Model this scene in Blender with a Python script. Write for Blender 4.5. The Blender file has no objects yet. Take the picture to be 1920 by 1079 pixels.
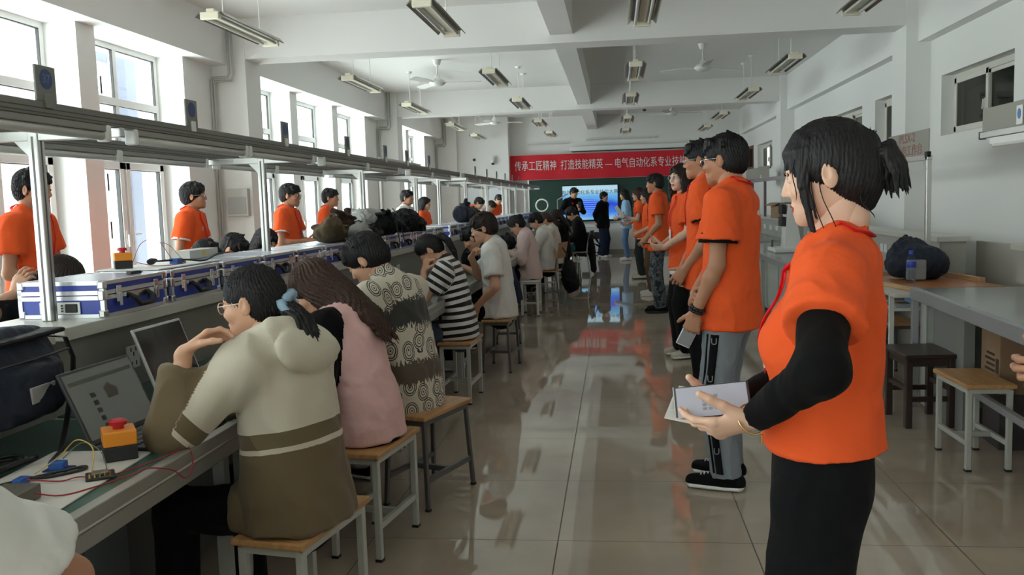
# Workshop classroom: students at island benches, volunteers in orange shirts.
import bpy, bmesh, math, random
import numpy as np
import openvdb
from mathutils import Vector, Matrix, Euler, noise as mnoise

random.seed(7)
SC = bpy.context.scene
COL = SC.collection
PI = math.pi

# ------------------------------------------------------------------ camera
CAM_H = 1.4284
F_PX, YAW, PITCH, ROLL = 1655.06, 0.11873834, 0.09649252, -0.03044327
cam_data = bpy.data.cameras.new('camera')
cam = bpy.data.objects.new('camera', cam_data)
COL.objects.link(cam)
fw = np.array([-math.sin(YAW) * math.cos(PITCH), math.cos(YAW) * math.cos(PITCH), -math.sin(PITCH)])
rt = np.array([math.cos(YAW), math.sin(YAW), 0.0])
up = np.cross(rt, fw)
cr, sr = math.cos(ROLL), math.sin(ROLL)
r2, u2 = cr * rt + sr * up, -sr * rt + cr * up
M = Matrix.Identity(4)
for i in range(3):
    M[i][0], M[i][1], M[i][2] = r2[i], u2[i], -fw[i]
M[2][3] = CAM_H
cam.matrix_world = M
cam_data.sensor_fit = 'HORIZONTAL'
cam_data.sensor_width = 36.0
cam_data.lens = 36.0 * F_PX / 1920.0
cam_data.clip_start, cam_data.clip_end = 0.05, 500
SC.camera = cam

# ------------------------------------------------------------------ world and exposure
SC.view_settings.view_transform = 'Standard'
SC.view_settings.look = 'None'
SC.view_settings.gamma = 1.0
SC.view_settings.use_curve_mapping = False
SC.view_settings.exposure = 0.62
world = bpy.data.worlds.new('sky')
SC.world = world
world.use_nodes = True
bg = world.node_tree.nodes['Background']
bg.inputs['Color'].default_value = (0.90, 1.0, 0.985, 1)
bg.inputs['Strength'].default_value = 6.6
SC.cycles.use_denoising = True
SC.cycles.max_bounces = 12
SC.cycles.diffuse_bounces = 6
SC.cycles.glossy_bounces = 4
SC.cycles.transparent_max_bounces = 12
SC.cycles.sample_clamp_indirect = 6.0
SC.cycles.caustics_reflective = False
SC.cycles.caustics_refractive = False

# ------------------------------------------------------------------ materials
MATS = {}
def mat(name, col, rough=0.6, metal=0.0, bump=0.0, bscale=40.0, var=0.0, vscale=8.0, emit=None, sheen=0.0, spec=0.5, coat=0.0, alpha=None):
    if name in MATS: return MATS[name]
    m = bpy.data.materials.new(name); m.use_nodes = True
    nt = m.node_tree; N = nt.nodes; L = nt.links
    b = N['Principled BSDF']
    c = tuple(col) + (1,) if len(col) == 3 else tuple(col)
    b.inputs['Base Color'].default_value = c
    b.inputs['Roughness'].default_value = rough
    b.inputs['Metallic'].default_value = metal
    b.inputs['Specular IOR Level'].default_value = spec
    if sheen: b.inputs['Sheen Weight'].default_value = sheen
    if coat: b.inputs['Coat Weight'].default_value = coat
    if emit:
        b.inputs['Emission Color'].default_value = tuple(emit[:3]) + (1,)
        b.inputs['Emission Strength'].default_value = emit[3]
    tc = None
    if bump or var:
        tc = N.new('ShaderNodeTexCoord')
    if var:
        nz = N.new('ShaderNodeTexNoise'); nz.inputs['Scale'].default_value = vscale; nz.inputs['Detail'].default_value = 4
        L.new(tc.outputs['Object'], nz.inputs['Vector'])
        mx = N.new('ShaderNodeMixRGB'); mx.blend_type = 'MULTIPLY'; mx.inputs['Fac'].default_value = 1
        rp = N.new('ShaderNodeMapRange'); rp.inputs['To Min'].default_value = 1 - var; rp.inputs['To Max'].default_value = 1 + var * 0.4
        rp.inputs['From Min'].default_value = 0.3; rp.inputs['From Max'].default_value = 0.7
        L.new(nz.outputs['Fac'], rp.inputs['Value'])
        mx.inputs['Color1'].default_value = c
        L.new(rp.outputs['Result'], mx.inputs['Color2'])
        L.new(mx.outputs['Color'], b.inputs['Base Color'])
    if bump:
        nz = N.new('ShaderNodeTexNoise'); nz.inputs['Scale'].default_value = bscale; nz.inputs['Detail'].default_value = 3
        L.new(tc.outputs['Object'], nz.inputs['Vector'])
        bp = N.new('ShaderNodeBump'); bp.inputs['Strength'].default_value = bump; bp.inputs['Distance'].default_value = 0.02 if bscale < 15 else 0.01
        L.new(nz.outputs['Fac'], bp.inputs['Height']); L.new(bp.outputs['Normal'], b.inputs['Normal'])
    MATS[name] = m
    return m

def hexc(r, g, b):
    f = lambda v: (v / 255 / 12.92) if v / 255 <= 0.04045 else ((v / 255 + 0.055) / 1.055) ** 2.4
    return (f(r), f(g), f(b))

WALL = mat('wall_paint', (0.80, 0.80, 0.78), 0.75, bump=0.05, bscale=60)
CEIL = mat('ceiling_paint', (0.80, 0.79, 0.77), 0.8, bump=0.04, bscale=50)
FRAME = mat('white_window_frame', (0.82, 0.83, 0.82), 0.35)
GASKET = mat('dark_gasket', (0.03, 0.03, 0.03), 0.6)
ALU = mat('aluminium_profile', (0.62, 0.62, 0.60), 0.32, 0.85)
ALUG = mat('grey_aluminium_rail', (0.40, 0.39, 0.36), 0.4, 0.6)
TUBE = mat('frosted_lamp_tube', (0.62, 0.62, 0.58), 0.35)
CREAM = mat('cream_enamel', (0.80, 0.75, 0.60), 0.4)
REFL = mat('reflector_metal', (0.30, 0.28, 0.22), 0.3, 0.8)
FANW = mat('fan_enamel', (0.72, 0.72, 0.68), 0.4)
DARK = mat('black_plastic', (0.015, 0.015, 0.016), 0.5)
DGREY = mat('dark_grey_plastic', (0.06, 0.06, 0.065), 0.5)
LAMIN = mat('grey_white_laminate', (0.56, 0.55, 0.50), 0.35)
RISER = mat('grey_riser_panel', (0.27, 0.26, 0.23), 0.5)
GREENMAT = mat('green_antistatic_mat', (0.035, 0.095, 0.075), 0.28, var=0.15, vscale=6)
DESKGREY = mat('grey_desk_mat', (0.20, 0.215, 0.20), 0.18, var=0.12, vscale=5)
STEEL = mat('painted_grey_steel', (0.42, 0.43, 0.41), 0.4)
STEELG = mat('greenish_grey_tube', (0.45, 0.46, 0.42), 0.35)
STEELW = mat('white_tube', (0.74, 0.75, 0.72), 0.35)
CASEBLUE = mat('blue_case_panel', (0.028, 0.055, 0.36), 0.35)
CASETOP = mat('case_lid_sheet', (0.42, 0.47, 0.60), 0.25)
CHROME = mat('chrome', (0.75, 0.75, 0.76), 0.15, 1.0)
ORANGE = mat('orange_enclosure', (0.80, 0.27, 0.015), 0.45)
REDP = mat('red_plastic', (0.50, 0.012, 0.02), 0.35)
WHITEP = mat('white_plastic', (0.78, 0.78, 0.76), 0.4)
GOLD = mat('gold', (0.80, 0.52, 0.22), 0.22, 1.0)
DARKWOOD = mat('dark_stained_wood', (0.035, 0.018, 0.014), 0.35, var=0.2)
CARTON = mat('cardboard', (0.30, 0.19, 0.11), 0.8, var=0.15)

def wood_mat(name, c1, c2, rough=0.35):
    m = mat(name, c1, rough); nt = m.node_tree; N = nt.nodes; L = nt.links
    tc = N.new('ShaderNodeTexCoord'); mp = N.new('ShaderNodeMapping'); mp.inputs['Scale'].default_value = (30, 2.5, 30)
    nz = N.new('ShaderNodeTexNoise'); nz.inputs['Scale'].default_value = 1.6; nz.inputs['Detail'].default_value = 5
    rp = N.new('ShaderNodeValToRGB')
    rp.color_ramp.elements[0].position, rp.color_ramp.elements[1].position = 0.35, 0.68
    rp.color_ramp.elements[0].color = tuple(c1) + (1,); rp.color_ramp.elements[1].color = tuple(c2) + (1,)
    L.new(tc.outputs['Object'], mp.inputs['Vector']); L.new(mp.outputs['Vector'], nz.inputs['Vector'])
    L.new(nz.outputs['Fac'], rp.inputs['Fac']); L.new(rp.outputs['Color'], N['Principled BSDF'].inputs['Base Color'])
    return m
SEATWOOD = wood_mat('varnished_plywood', (0.40, 0.20, 0.075), (0.56, 0.31, 0.13))
BOARDWOOD = wood_mat('orange_brown_board', (0.36, 0.13, 0.045), (0.47, 0.20, 0.08), 0.3)
BOXWOOD = wood_mat('pale_plywood', (0.45, 0.27, 0.13), (0.58, 0.38, 0.20), 0.5)

def glass_mat(name, tint, refl=1.0):
    m = bpy.data.materials.new(name); m.use_nodes = True; nt = m.node_tree; N = nt.nodes; L = nt.links
    N.remove(N['Principled BSDF'])
    tr = N.new('ShaderNodeBsdfTransparent'); tr.inputs['Color'].default_value = tuple(tint) + (1,)
    gl = N.new('ShaderNodeBsdfGlossy'); gl.inputs['Roughness'].default_value = 0.02
    fr = N.new('ShaderNodeLayerWeight'); fr.inputs['Blend'].default_value = 0.5
    p5 = N.new('ShaderNodeMath'); p5.operation = 'POWER'; p5.inputs[1].default_value = 4.0; L.new(fr.outputs['Facing'], p5.inputs[0])
    ma = N.new('ShaderNodeMath'); ma.operation = 'MULTIPLY_ADD'; ma.inputs[1].default_value = 0.45; ma.inputs[2].default_value = 0.03; L.new(p5.outputs[0], ma.inputs[0])
    mx = N.new('ShaderNodeMixShader')
    L.new(ma.outputs[0], mx.inputs['Fac']); L.new(tr.outputs['BSDF'], mx.inputs[1]); L.new(gl.outputs['BSDF'], mx.inputs[2])
    L.new(mx.outputs['Shader'], N['Material Output'].inputs['Surface'])
    MATS[name] = m
    return m
GLASS = glass_mat('window_glass', (0.97, 0.98, 0.98))
BOTTLE = glass_mat('clear_bottle_plastic', (0.86, 0.90, 0.94))
LENS = glass_mat('spectacle_lens', (0.90, 0.91, 0.93))

# ------------------------------------------------------------------ mesh helpers
class MB:
    """collects simple shapes into one mesh"""
    def __init__(s): s.v, s.f, s.m = [], [], []
    def _add(s, vs, fs, mi=0):
        n = len(s.v); s.v += [tuple(v) for v in vs]
        s.f += [tuple(i + n for i in f) for f in fs]; s.m += [mi] * len(fs)
        return s
    def box(s, x0, x1, y0, y1, z0, z1, mi=0, M=None):
        vs = [(x, y, z) for x in (x0, x1) for y in (y0, y1) for z in (z0, z1)]
        if M is not None: vs = [tuple(M @ Vector(v)) for v in vs]
        return s._add(vs, [(0, 1, 3, 2), (4, 6, 7, 5), (0, 4, 5, 1), (2, 3, 7, 6), (0, 2, 6, 4), (1, 5, 7, 3)], mi)
    def cyl(s, a, b, r0, r1=None, n=12, mi=0, caps=True):
        r1 = r0 if r1 is None else r1
        a, b = Vector(a), Vector(b); d = (b - a).normalized()
        q = d.to_track_quat('Z', 'Y'); X, Y = q @ Vector((1, 0, 0)), q @ Vector((0, 1, 0))
        vs = []
        for c, r in ((a, r0), (b, r1)):
            vs += [c + X * r * math.cos(2 * PI * i / n) + Y * r * math.sin(2 * PI * i / n) for i in range(n)]
        fs = [(i, (i + 1) % n, n + (i + 1) % n, n + i) for i in range(n)]
        if caps: fs += [tuple(range(n - 1, -1, -1)), tuple(range(n, 2 * n))]
        return s._add(vs, fs, mi)
    def bar(s, a, b, w, h, mi=0, upv=(0, 0, 1)):
        a, b = Vector(a), Vector(b); d = (b - a).normalized(); U = Vector(upv)
        if abs(d.dot(U)) > 0.95: U = Vector((0, 1, 0))
        S = d.cross(U).normalized(); U = S.cross(d).normalized()
        vs = [c + S * sx * w / 2 + U * sy * h / 2 for c in (a, b) for sx, sy in ((-1, -1), (1, -1), (1, 1), (-1, 1))]
        return s._add(vs, [(0, 1, 5, 4), (1, 2, 6, 5), (2, 3, 7, 6), (3, 0, 4, 7), (3, 2, 1, 0), (4, 5, 6, 7)], mi)
    def tube(s, pts, r, n=8, mi=0, closed=False, flat=None):
        pts = [Vector(p) for p in pts]; vs = []; N = len(pts)
        rs = r if isinstance(r, (list, tuple)) else [r] * N
        prev = None
        for i, p in enumerate(pts):
            t = (pts[(i + 1) % N] - pts[i - 1]) if closed else (pts[min(i + 1, N - 1)] - pts[max(i - 1, 0)])
            t.normalize()
            if prev is None:
                a = Vector((0, 0, 1)) if abs(t.z) < 0.9 else Vector((1, 0, 0)); X = t.cross(a).normalized()
            else:
                X = (prev - t * prev.dot(t)); X = X.normalized() if X.length > 1e-6 else t.orthogonal().normalized()
            prev = X; Y = t.cross(X)
            k = flat or 1.0
            vs += [p + X * rs[i] * math.cos(2 * PI * j / n) + Y * rs[i] * k * math.sin(2 * PI * j / n) for j in range(n)]
        fs = []
        for i in range(N if closed else N - 1):
            for j in range(n):
                a, b = i * n, ((i + 1) % N) * n
                fs.append((a + j, a + (j + 1) % n, b + (j + 1) % n, b + j))
        if not closed: fs += [tuple(range(n - 1, -1, -1)), tuple((N - 1) * n + j for j in range(n))]
        return s._add(vs, fs, mi)
    def lathe(s, prof, c=(0, 0, 0), n=20, mi=0, sx=1, sy=1):
        vs = []; c = Vector(c)
        for r, z in prof:
            vs += [c + Vector((r * sx * math.cos(2 * PI * j / n), r * sy * math.sin(2 * PI * j / n), z)) for j in range(n)]
        fs = []
        for i in range(len(prof) - 1):
            fs += [(i * n + j, i * n + (j + 1) % n, (i + 1) * n + (j + 1) % n, (i + 1) * n + j) for j in range(n)]
        fs += [tuple(range(n - 1, -1, -1)), tuple((len(prof) - 1) * n + j for j in range(n))]
        return s._add(vs, fs, mi)
    def prism(s, poly, a, b, mi=0):
        """poly: points on plane through vector a; extruded by vector b"""
        n = len(poly); a, b = Vector(a), Vector(b)
        vs = [a + Vector(p) for p in poly] + [a + Vector(p) + b for p in poly]
        fs = [tuple(range(n - 1, -1, -1)), tuple(range(n, 2 * n))] + [(i, (i + 1) % n, n + (i + 1) % n, n + i) for i in range(n)]
        return s._add(vs, fs, mi)
    def disc(s, c, nrm, r, th=0.002, n=20, mi=0, ry=None):
        c, nrm = Vector(c), Vector(nrm).normalized()
        q = nrm.to_track_quat('Z', 'Y'); X, Y = q @ Vector((1, 0, 0)), q @ Vector((0, 1, 0))
        ry = ry or r
        vs = [c + nrm * h + X * r * math.cos(2 * PI * i / n) + Y * ry * math.sin(2 * PI * i / n) for h in (0, th) for i in range(n)]
        return s._add(vs, [tuple(range(n - 1, -1, -1)), tuple(range(n, 2 * n))] + [(i, (i + 1) % n, n + (i + 1) % n, n + i) for i in range(n)], mi)

def link_mesh(name, v, f, mats, parent=None, mi=None, smooth=False, fix=False):
    me = bpy.data.meshes.new(name)
    me.from_pydata([tuple(map(float, p)) for p in v], [], [tuple(map(int, q)) for q in f])
    for m in (mats if isinstance(mats, (list, tuple)) else [mats]): me.materials.append(m)
    if mi is not None: me.polygons.foreach_set('material_index', np.asarray(mi, dtype=np.int32))
    if smooth: me.polygons.foreach_set('use_smooth', np.ones(len(me.polygons), dtype=bool))
    if fix:
        bm = bmesh.new(); bm.from_mesh(me); bmesh.ops.recalc_face_normals(bm, faces=bm.faces); bm.to_mesh(me); bm.free()
    me.update()
    o = bpy.data.objects.new(name, me); COL.objects.link(o)
    if parent: o.parent = parent
    return o

def obj(name, mb, mats, parent=None, bevel=0.0, smooth=False, loc=None, rz=None, seg=2):
    o = link_mesh(name, mb.v, mb.f, mats, parent, mb.m if isinstance(mats, (list, tuple)) else None, smooth, fix=True)
    if bevel:
        bv = o.modifiers.new('bevel', 'BEVEL'); bv.width = bevel; bv.segments = seg; bv.limit_method = 'ANGLE'; bv.angle_limit = math.radians(40)
    if loc is not None: o.location = loc
    if rz is not None: o.rotation_euler = (0, 0, rz)
    return o

def tag(o, label=None, cat=None, group=None, kind=None):
    if label: o['label'] = label
    if cat: o['category'] = cat
    if group: o['group'] = group
    if kind: o['kind'] = kind
    return o

def thing(name, label, cat, loc=(0, 0, 0), rz=0.0, group=None):
    o = bpy.data.objects.new(name, None); COL.objects.link(o)
    o.empty_display_size = 0.1
    o.location = loc; o.rotation_euler = (0, 0, rz)
    return tag(o, label, cat, group)

def struct(name, mb, m, bevel=0.0, parent=None):
    o = obj(name, mb, m, parent, bevel)
    if parent is None: o['kind'] = 'structure'
    return o

def dup(root, loc, rz=0.0, label=None, group=None):
    r = root.copy(); COL.objects.link(r); r.location = loc; r.rotation_euler = (0, 0, rz)
    if label: r['label'] = label
    if group: r['group'] = group
    for ch in list(root.children):
        c = ch.copy(); COL.objects.link(c); c.parent = r
        for g in list(ch.children):
            d = g.copy(); COL.objects.link(d); d.parent = c
    return r

def text_obj(name, txt, size, m, parent, M, depth=0.002, sx=1.0, align='CENTER'):
    """lettering as a thin solid mesh; M places it (x along the line, y up, z out)"""
    cu = bpy.data.curves.new(name, 'FONT'); cu.body = txt; cu.size = size; cu.extrude = depth
    cu.align_x = align; cu.align_y = 'CENTER'; cu.resolution_u = 3
    t = bpy.data.objects.new(name, cu); COL.objects.link(t)
    dg = bpy.context.evaluated_depsgraph_get()
    me = bpy.data.meshes.new_from_object(t.evaluated_get(dg)); me.name = name
    bpy.data.objects.remove(t); bpy.data.curves.remove(cu)
    me.transform(Matrix.Diagonal((sx, 1, 1, 1))); me.transform(M)
    me.materials.clear(); me.materials.append(m)
    o = bpy.data.objects.new(name, me); COL.objects.link(o)
    if parent: o.parent = parent
    return o

def basis(o, x, y, z):
    M = Matrix.Identity(4)
    for i in range(3): M[i][0], M[i][1], M[i][2], M[i][3] = x[i], y[i], z[i], o[i]
    return M
# ------------------------------------------------------------------ signed-distance modelling
V3 = lambda *a: np.array(a, dtype=np.float64)
def nrm(v): return v / (np.linalg.norm(v) + 1e-12)

class SDF:
    def __init__(s, lo, hi, v):
        s.lo = np.array(lo, float); s.v = v
        s.n = np.ceil((np.array(hi, float) - s.lo) / v).astype(int) + 1
        s.F = np.full(s.n, 1.0, np.float32)
    def _blk(s, lo, hi):
        a = np.clip(np.floor((lo - s.lo) / s.v).astype(int), 0, s.n); b = np.clip(np.ceil((hi - s.lo) / s.v).astype(int) + 1, 0, s.n)
        sl = tuple(slice(i, j) for i, j in zip(a, b))
        X = [(s.lo[k] + np.arange(a[k], b[k]) * s.v).astype(np.float32) for k in range(3)]
        return sl, X[0][:, None, None], X[1][None, :, None], X[2][None, None, :]
    def add(s, prim, k=0.0):
        fn, lo, hi = prim; pad = k + 3 * s.v
        sl, X, Y, Z = s._blk(lo - pad, hi + pad)
        if any(q.stop <= q.start for q in sl): return s
        d = fn(X, Y, Z).astype(np.float32); F = s.F[sl]
        if k > 0:
            h = np.maximum(k - np.abs(F - d), 0) / k
            s.F[sl] = np.minimum(F, d) - h * h * k * 0.25
        else: s.F[sl] = np.minimum(F, d)
        return s
    def sub(s, prim, k=0.0):
        fn, lo, hi = prim; pad = k + 3 * s.v
        sl, X, Y, Z = s._blk(lo - pad, hi + pad)
        if any(q.stop <= q.start for q in sl): return s
        d = -fn(X, Y, Z).astype(np.float32); F = s.F[sl]
        if k > 0:
            h = np.maximum(k - np.abs(F - d), 0) / k
            s.F[sl] = np.maximum(F, d) + h * h * k * 0.25
        else: s.F[sl] = np.maximum(F, d)
        return s
    def cut(s, p, n):
        """keep the side against n"""
        n = nrm(np.array(n, float)); sl, X, Y, Z = s._blk(s.lo, s.lo + s.n * s.v)
        s.F = np.maximum(s.F, ((X - p[0]) * n[0] + (Y - p[1]) * n[1] + (Z - p[2]) * n[2]).astype(np.float32))
        return s
    def sample(s, P):
        q = (np.asarray(P) - s.lo) / s.v; i = np.clip(np.floor(q).astype(int), 0, s.n - 2); t = np.clip(q - i, 0, 1)
        o = 0
        for a in (0, 1):
            for b in (0, 1):
                for c in (0, 1):
                    w = (t[..., 0] if a else 1 - t[..., 0]) * (t[..., 1] if b else 1 - t[..., 1]) * (t[..., 2] if c else 1 - t[..., 2])
                    o = o + w * s.F[i[..., 0] + a, i[..., 1] + b, i[..., 2] + c]
        return o
    def project(s, P, off=0.003, it=8):
        P = np.array(P, float)
        e = s.v
        for _ in range(it):
            d = s.sample(P) - off
            g = np.stack([s.sample(P + V3(e, 0, 0)) - s.sample(P - V3(e, 0, 0)), s.sample(P + V3(0, e, 0)) - s.sample(P - V3(0, e, 0)), s.sample(P + V3(0, 0, e)) - s.sample(P - V3(0, 0, e))], -1)
            L = np.linalg.norm(g, axis=-1, keepdims=True)
            P = P - np.clip(d, -0.03, 0.03)[..., None] * g / np.maximum(L, 1e-6)
        return P
    def mesh(s):
        F = s.F
        for k in range(3):
            for e in (0, -1):
                ix = [slice(None)] * 3; ix[k] = e; F[tuple(ix)] = np.maximum(F[tuple(ix)], s.v)
        g = openvdb.FloatGrid(background=1.0); g.copyFromArray(F)
        p, q = g.convertToQuads(isovalue=0.0)
        p = p.astype(np.float64) * s.v + s.lo; q = q.astype(np.int64)
        if len(q):
            a, b, c = p[q[:, 0]], p[q[:, 1]], p[q[:, 2]]
            if np.einsum('ij,ij->i', a - p.mean(0), np.cross(b - a, c - a)).sum() < 0: q = q[:, ::-1]
        return p, q

def cone(a, b, ra, rb):
    a, b = np.array(a, float), np.array(b, float); ab = b - a; L2 = max(ab @ ab, 1e-9)
    def fn(X, Y, Z):
        t = np.clip(((X - a[0]) * ab[0] + (Y - a[1]) * ab[1] + (Z - a[2]) * ab[2]) / L2, 0, 1)
        return np.sqrt((X - a[0] - t * ab[0]) ** 2 + (Y - a[1] - t * ab[1]) ** 2 + (Z - a[2] - t * ab[2]) ** 2) - (ra + t * (rb - ra))
    r = max(ra, rb)
    return fn, np.minimum(a, b) - r, np.maximum(a, b) + r

def ell(c, r, R=None):
    c, r = np.array(c, float), np.array(r, float)
    R = np.eye(3) if R is None else np.asarray(R)
    def fn(X, Y, Z):
        x, y, z = X - c[0], Y - c[1], Z - c[2]
        u, v, w = (R[0, i] * x + R[1, i] * y + R[2, i] * z for i in range(3))
        k0 = np.sqrt((u / r[0]) ** 2 + (v / r[1]) ** 2 + (w / r[2]) ** 2)
        k1 = np.sqrt((u / r[0] ** 2) ** 2 + (v / r[1] ** 2) ** 2 + (w / r[2] ** 2) ** 2)
        return np.where(k0 < 1e-3, -r.min(), k0 * (k0 - 1) / np.maximum(k1, 1e-6))
    e = np.abs(R) @ r
    return fn, c - e, c + e

def loft(pts, A, B, right, flat=(False, False)):
    pts = [np.array(p, float) for p in pts]; rights = right if isinstance(right, list) else [right] * len(pts)
    def fn(X, Y, Z):
        out = None
        for i in range(len(pts) - 1):
            a, b = pts[i], pts[i + 1]; ab = b - a; L = np.linalg.norm(ab); ax = ab / L
            r = nrm(rights[i] - ax * (rights[i] @ ax)); f = np.cross(ax, r)
            x, y, z = X - a[0], Y - a[1], Z - a[2]
            s = x * ax[0] + y * ax[1] + z * ax[2]; t = np.clip(s / L, 0, 1)
            u = x * r[0] + y * r[1] + z * r[2]; v = x * f[0] + y * f[1] + z * f[2]
            w = s - np.clip(s, 0, L)
            aa = A[i] + t * (A[i + 1] - A[i]); bb = B[i] + t * (B[i + 1] - B[i]); m = np.minimum(aa, bb)
            d = (np.sqrt((u / aa) ** 2 + (v / bb) ** 2 + (w / m) ** 2) - 1) * m
            if i == 0 and flat[0]: d = np.maximum((np.sqrt((u / aa) ** 2 + (v / bb) ** 2) - 1) * m * (s < L) + d * (s >= L), -s)
            if i == len(pts) - 2 and flat[1]: d = np.maximum((np.sqrt((u / aa) ** 2 + (v / bb) ** 2) - 1) * m * (s > 0) + d * (s <= 0), s - L)
            out = d if out is None else np.minimum(out, d)
        return out
    r = max(max(A), max(B)); P = np.array(pts)
    return fn, P.min(0) - r, P.max(0) + r

def vnormals(p, q):
    n = np.zeros_like(p); c = np.cross(p[q[:, 2]] - p[q[:, 0]], p[q[:, 3]] - p[q[:, 1]])
    for k in range(4): np.add.at(n, q[:, k], c)
    return n / np.maximum(np.linalg.norm(n, axis=1, keepdims=True), 1e-9)

def relax(p, q, it=1):
    for _ in range(it):
        s = np.zeros_like(p); c = np.zeros(len(p))
        for a, b in ((0, 1), (1, 2), (2, 3), (3, 0)):
            np.add.at(s, q[:, a], p[q[:, b]]); np.add.at(s, q[:, b], p[q[:, a]])
            np.add.at(c, q[:, a], 1); np.add.at(c, q[:, b], 1)
        p = 0.5 * p + 0.5 * s / np.maximum(c, 1)[:, None]
    return p

def fold_noise(p, seed, f=14.0, stretch=(1, 1, 0.55)):
    q = p * np.array(stretch) * f + seed * 3.7
    w = q + 0.8 * np.sin(q[:, [1, 2, 0]] * 1.3 + seed) + 0.5 * np.sin(q[:, [2, 0, 1]] * 2.1 + 2 * seed)
    return (np.sin(w[:, 0] + 0.7 * w[:, 2]) + np.sin(1.7 * w[:, 1] - w[:, 2] + seed) + 0.5 * np.sin(2.9 * w[:, 0] + 1.1 * w[:, 1])) / 2.5

def cloth_mesh(name, sdf, mats, parent, amp=0.004, seed=1.0, freq=14.0, fn=None, attr=None, rel=4, crease=True):
    p, q = sdf.mesh()
    if rel: p = relax(p, q, rel)
    n = vnormals(p, q)
    if amp: p = p + n * (amp * (fold_noise(p, seed, freq) + (0.55 * (1 - 2 * np.abs(fold_noise(p, seed + 5, freq * 1.6, (1, 1, 0.8)))) if crease else 0)))[:, None]
    mi = None
    if fn is not None: mi = fn(p[q].mean(1))
    o = link_mesh(name, p, q, mats, parent, mi, smooth=True)
    if attr is not None:
        a = o.data.attributes.new('along', 'FLOAT', 'POINT'); a.data.foreach_set('value', np.asarray(attr(p), dtype=np.float32))
    return o

def ik(a, t, l1, l2, pole):
    d = t - a; D = np.linalg.norm(d); Dm = min(D, (l1 + l2) * 0.995); ax = d / max(D, 1e-6)
    t = a + ax * Dm
    x = (l1 * l1 - l2 * l2 + Dm * Dm) / (2 * Dm); h = math.sqrt(max(l1 * l1 - x * x, 0))
    pv = pole - ax * (pole @ ax); pv = nrm(pv)
    return a + ax * x + pv * h, t

def rotm(yaw=0, pitch=0, roll=0):
    """pitch > 0 looks down, yaw > 0 turns to the left"""
    y, p, r = math.radians(yaw), math.radians(pitch), math.radians(roll)
    Rz = np.array([[math.cos(y), -math.sin(y), 0], [math.sin(y), math.cos(y), 0], [0, 0, 1]])
    Rx = np.array([[1, 0, 0], [0, math.cos(p), math.sin(p)], [0, -math.sin(p), math.cos(p)]])
    Ry = np.array([[math.cos(r), 0, math.sin(r)], [0, 1, 0], [-math.sin(r), 0, math.cos(r)]])
    return Rz @ Rx @ Ry

def rot_about(v, ax, ang):
    ax = nrm(ax); c, s = math.cos(ang), math.sin(ang)
    return v * c + np.cross(ax, v) * s + ax * (ax @ v) * (1 - c)

SKIN = mat('skin', hexc(208, 160, 132), 0.5, spec=0.35)
SKIN2 = mat('skin_tanned', hexc(178, 128, 100), 0.5, spec=0.35)
SKIN3 = mat('skin_light', hexc(222, 180, 156), 0.5, spec=0.35)
LIP = mat('lips', hexc(168, 72, 66), 0.4)
LIPM = mat('lips_pale', hexc(178, 112, 96), 0.5)
EYE = mat('eye_dark', (0.012, 0.009, 0.008), 0.25)
EYEW = mat('eye_white', (0.62, 0.60, 0.57), 0.3)
NAIL = mat('finger_nails', hexc(226, 196, 186), 0.3)
def hair_mat(name, c):
    m = mat(name, c, 0.5, spec=0.3); nt = m.node_tree; N = nt.nodes; L = nt.links
    at = N.new('ShaderNodeTexCoord'); mp = N.new('ShaderNodeMapping'); mp.inputs['Scale'].default_value = (110, 110, 9)
    nz = N.new('ShaderNodeTexNoise'); nz.inputs['Scale'].default_value = 1.0; nz.inputs['Detail'].default_value = 3
    bp = N.new('ShaderNodeBump'); bp.inputs['Strength'].default_value = 0.55; bp.inputs['Distance'].default_value = 0.01
    L.new(at.outputs['Object'], mp.inputs['Vector']); L.new(mp.outputs['Vector'], nz.inputs['Vector'])
    L.new(nz.outputs['Fac'], bp.inputs['Height']); L.new(bp.outputs['Normal'], N['Principled BSDF'].inputs['Normal'])
    return m
HBLACK = hair_mat('black_hair', (0.010, 0.009, 0.010))
HBROWN = hair_mat('brown_hair', (0.050, 0.024, 0.016))
HDARK = hair_mat('dark_brown_hair', (0.022, 0.013, 0.010))

def fabric(name, c, rough=0.85, bump=0.6, bscale=9, sheen=0.02):
    return mat(name, c, rough, bump=bump, bscale=bscale, sheen=sheen, spec=0.12)
F_ORANGE = fabric('orange_jersey', (0.84, 0.110, 0.027))
F_BLACK = fabric('black_fabric', (0.006, 0.006, 0.007))
F_BLACKK = fabric('black_rib_knit', (0.004, 0.004, 0.004))
F_NAVY = fabric('navy_fabric', (0.018, 0.024, 0.055))
F_WHITE = fabric('white_cotton', (0.70, 0.69, 0.66))
F_OFFW = fabric('off_white_cotton', (0.62, 0.57, 0.50))
F_PINK = fabric('pink_cotton', (0.74, 0.46, 0.44))
F_PALEPINK = fabric('pale_pink_shirting', (0.68, 0.52, 0.50))
F_DENIM = fabric('denim', (0.075, 0.10, 0.15), bump=0.4)
F_GREYP = fabric('grey_sweat_fabric', (0.22, 0.24, 0.27))
F_LBLUE = fabric('light_blue_cotton', (0.30, 0.47, 0.68))
F_BJEAN = fabric('blue_jeans', (0.10, 0.18, 0.33))
F_TEAL = fabric('teal_fabric', (0.02, 0.11, 0.12))
F_GREY = fabric('grey_cloth', (0.25, 0.25, 0.26))
F_RED = fabric('red_ribbon', (0.62, 0.012, 0.02), 0.6)
F_DGREEN = fabric('dark_green_grey_fabric', (0.03, 0.04, 0.04))
F_BROWN = fabric('brown_fabric', (0.14, 0.08, 0.05))

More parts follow.
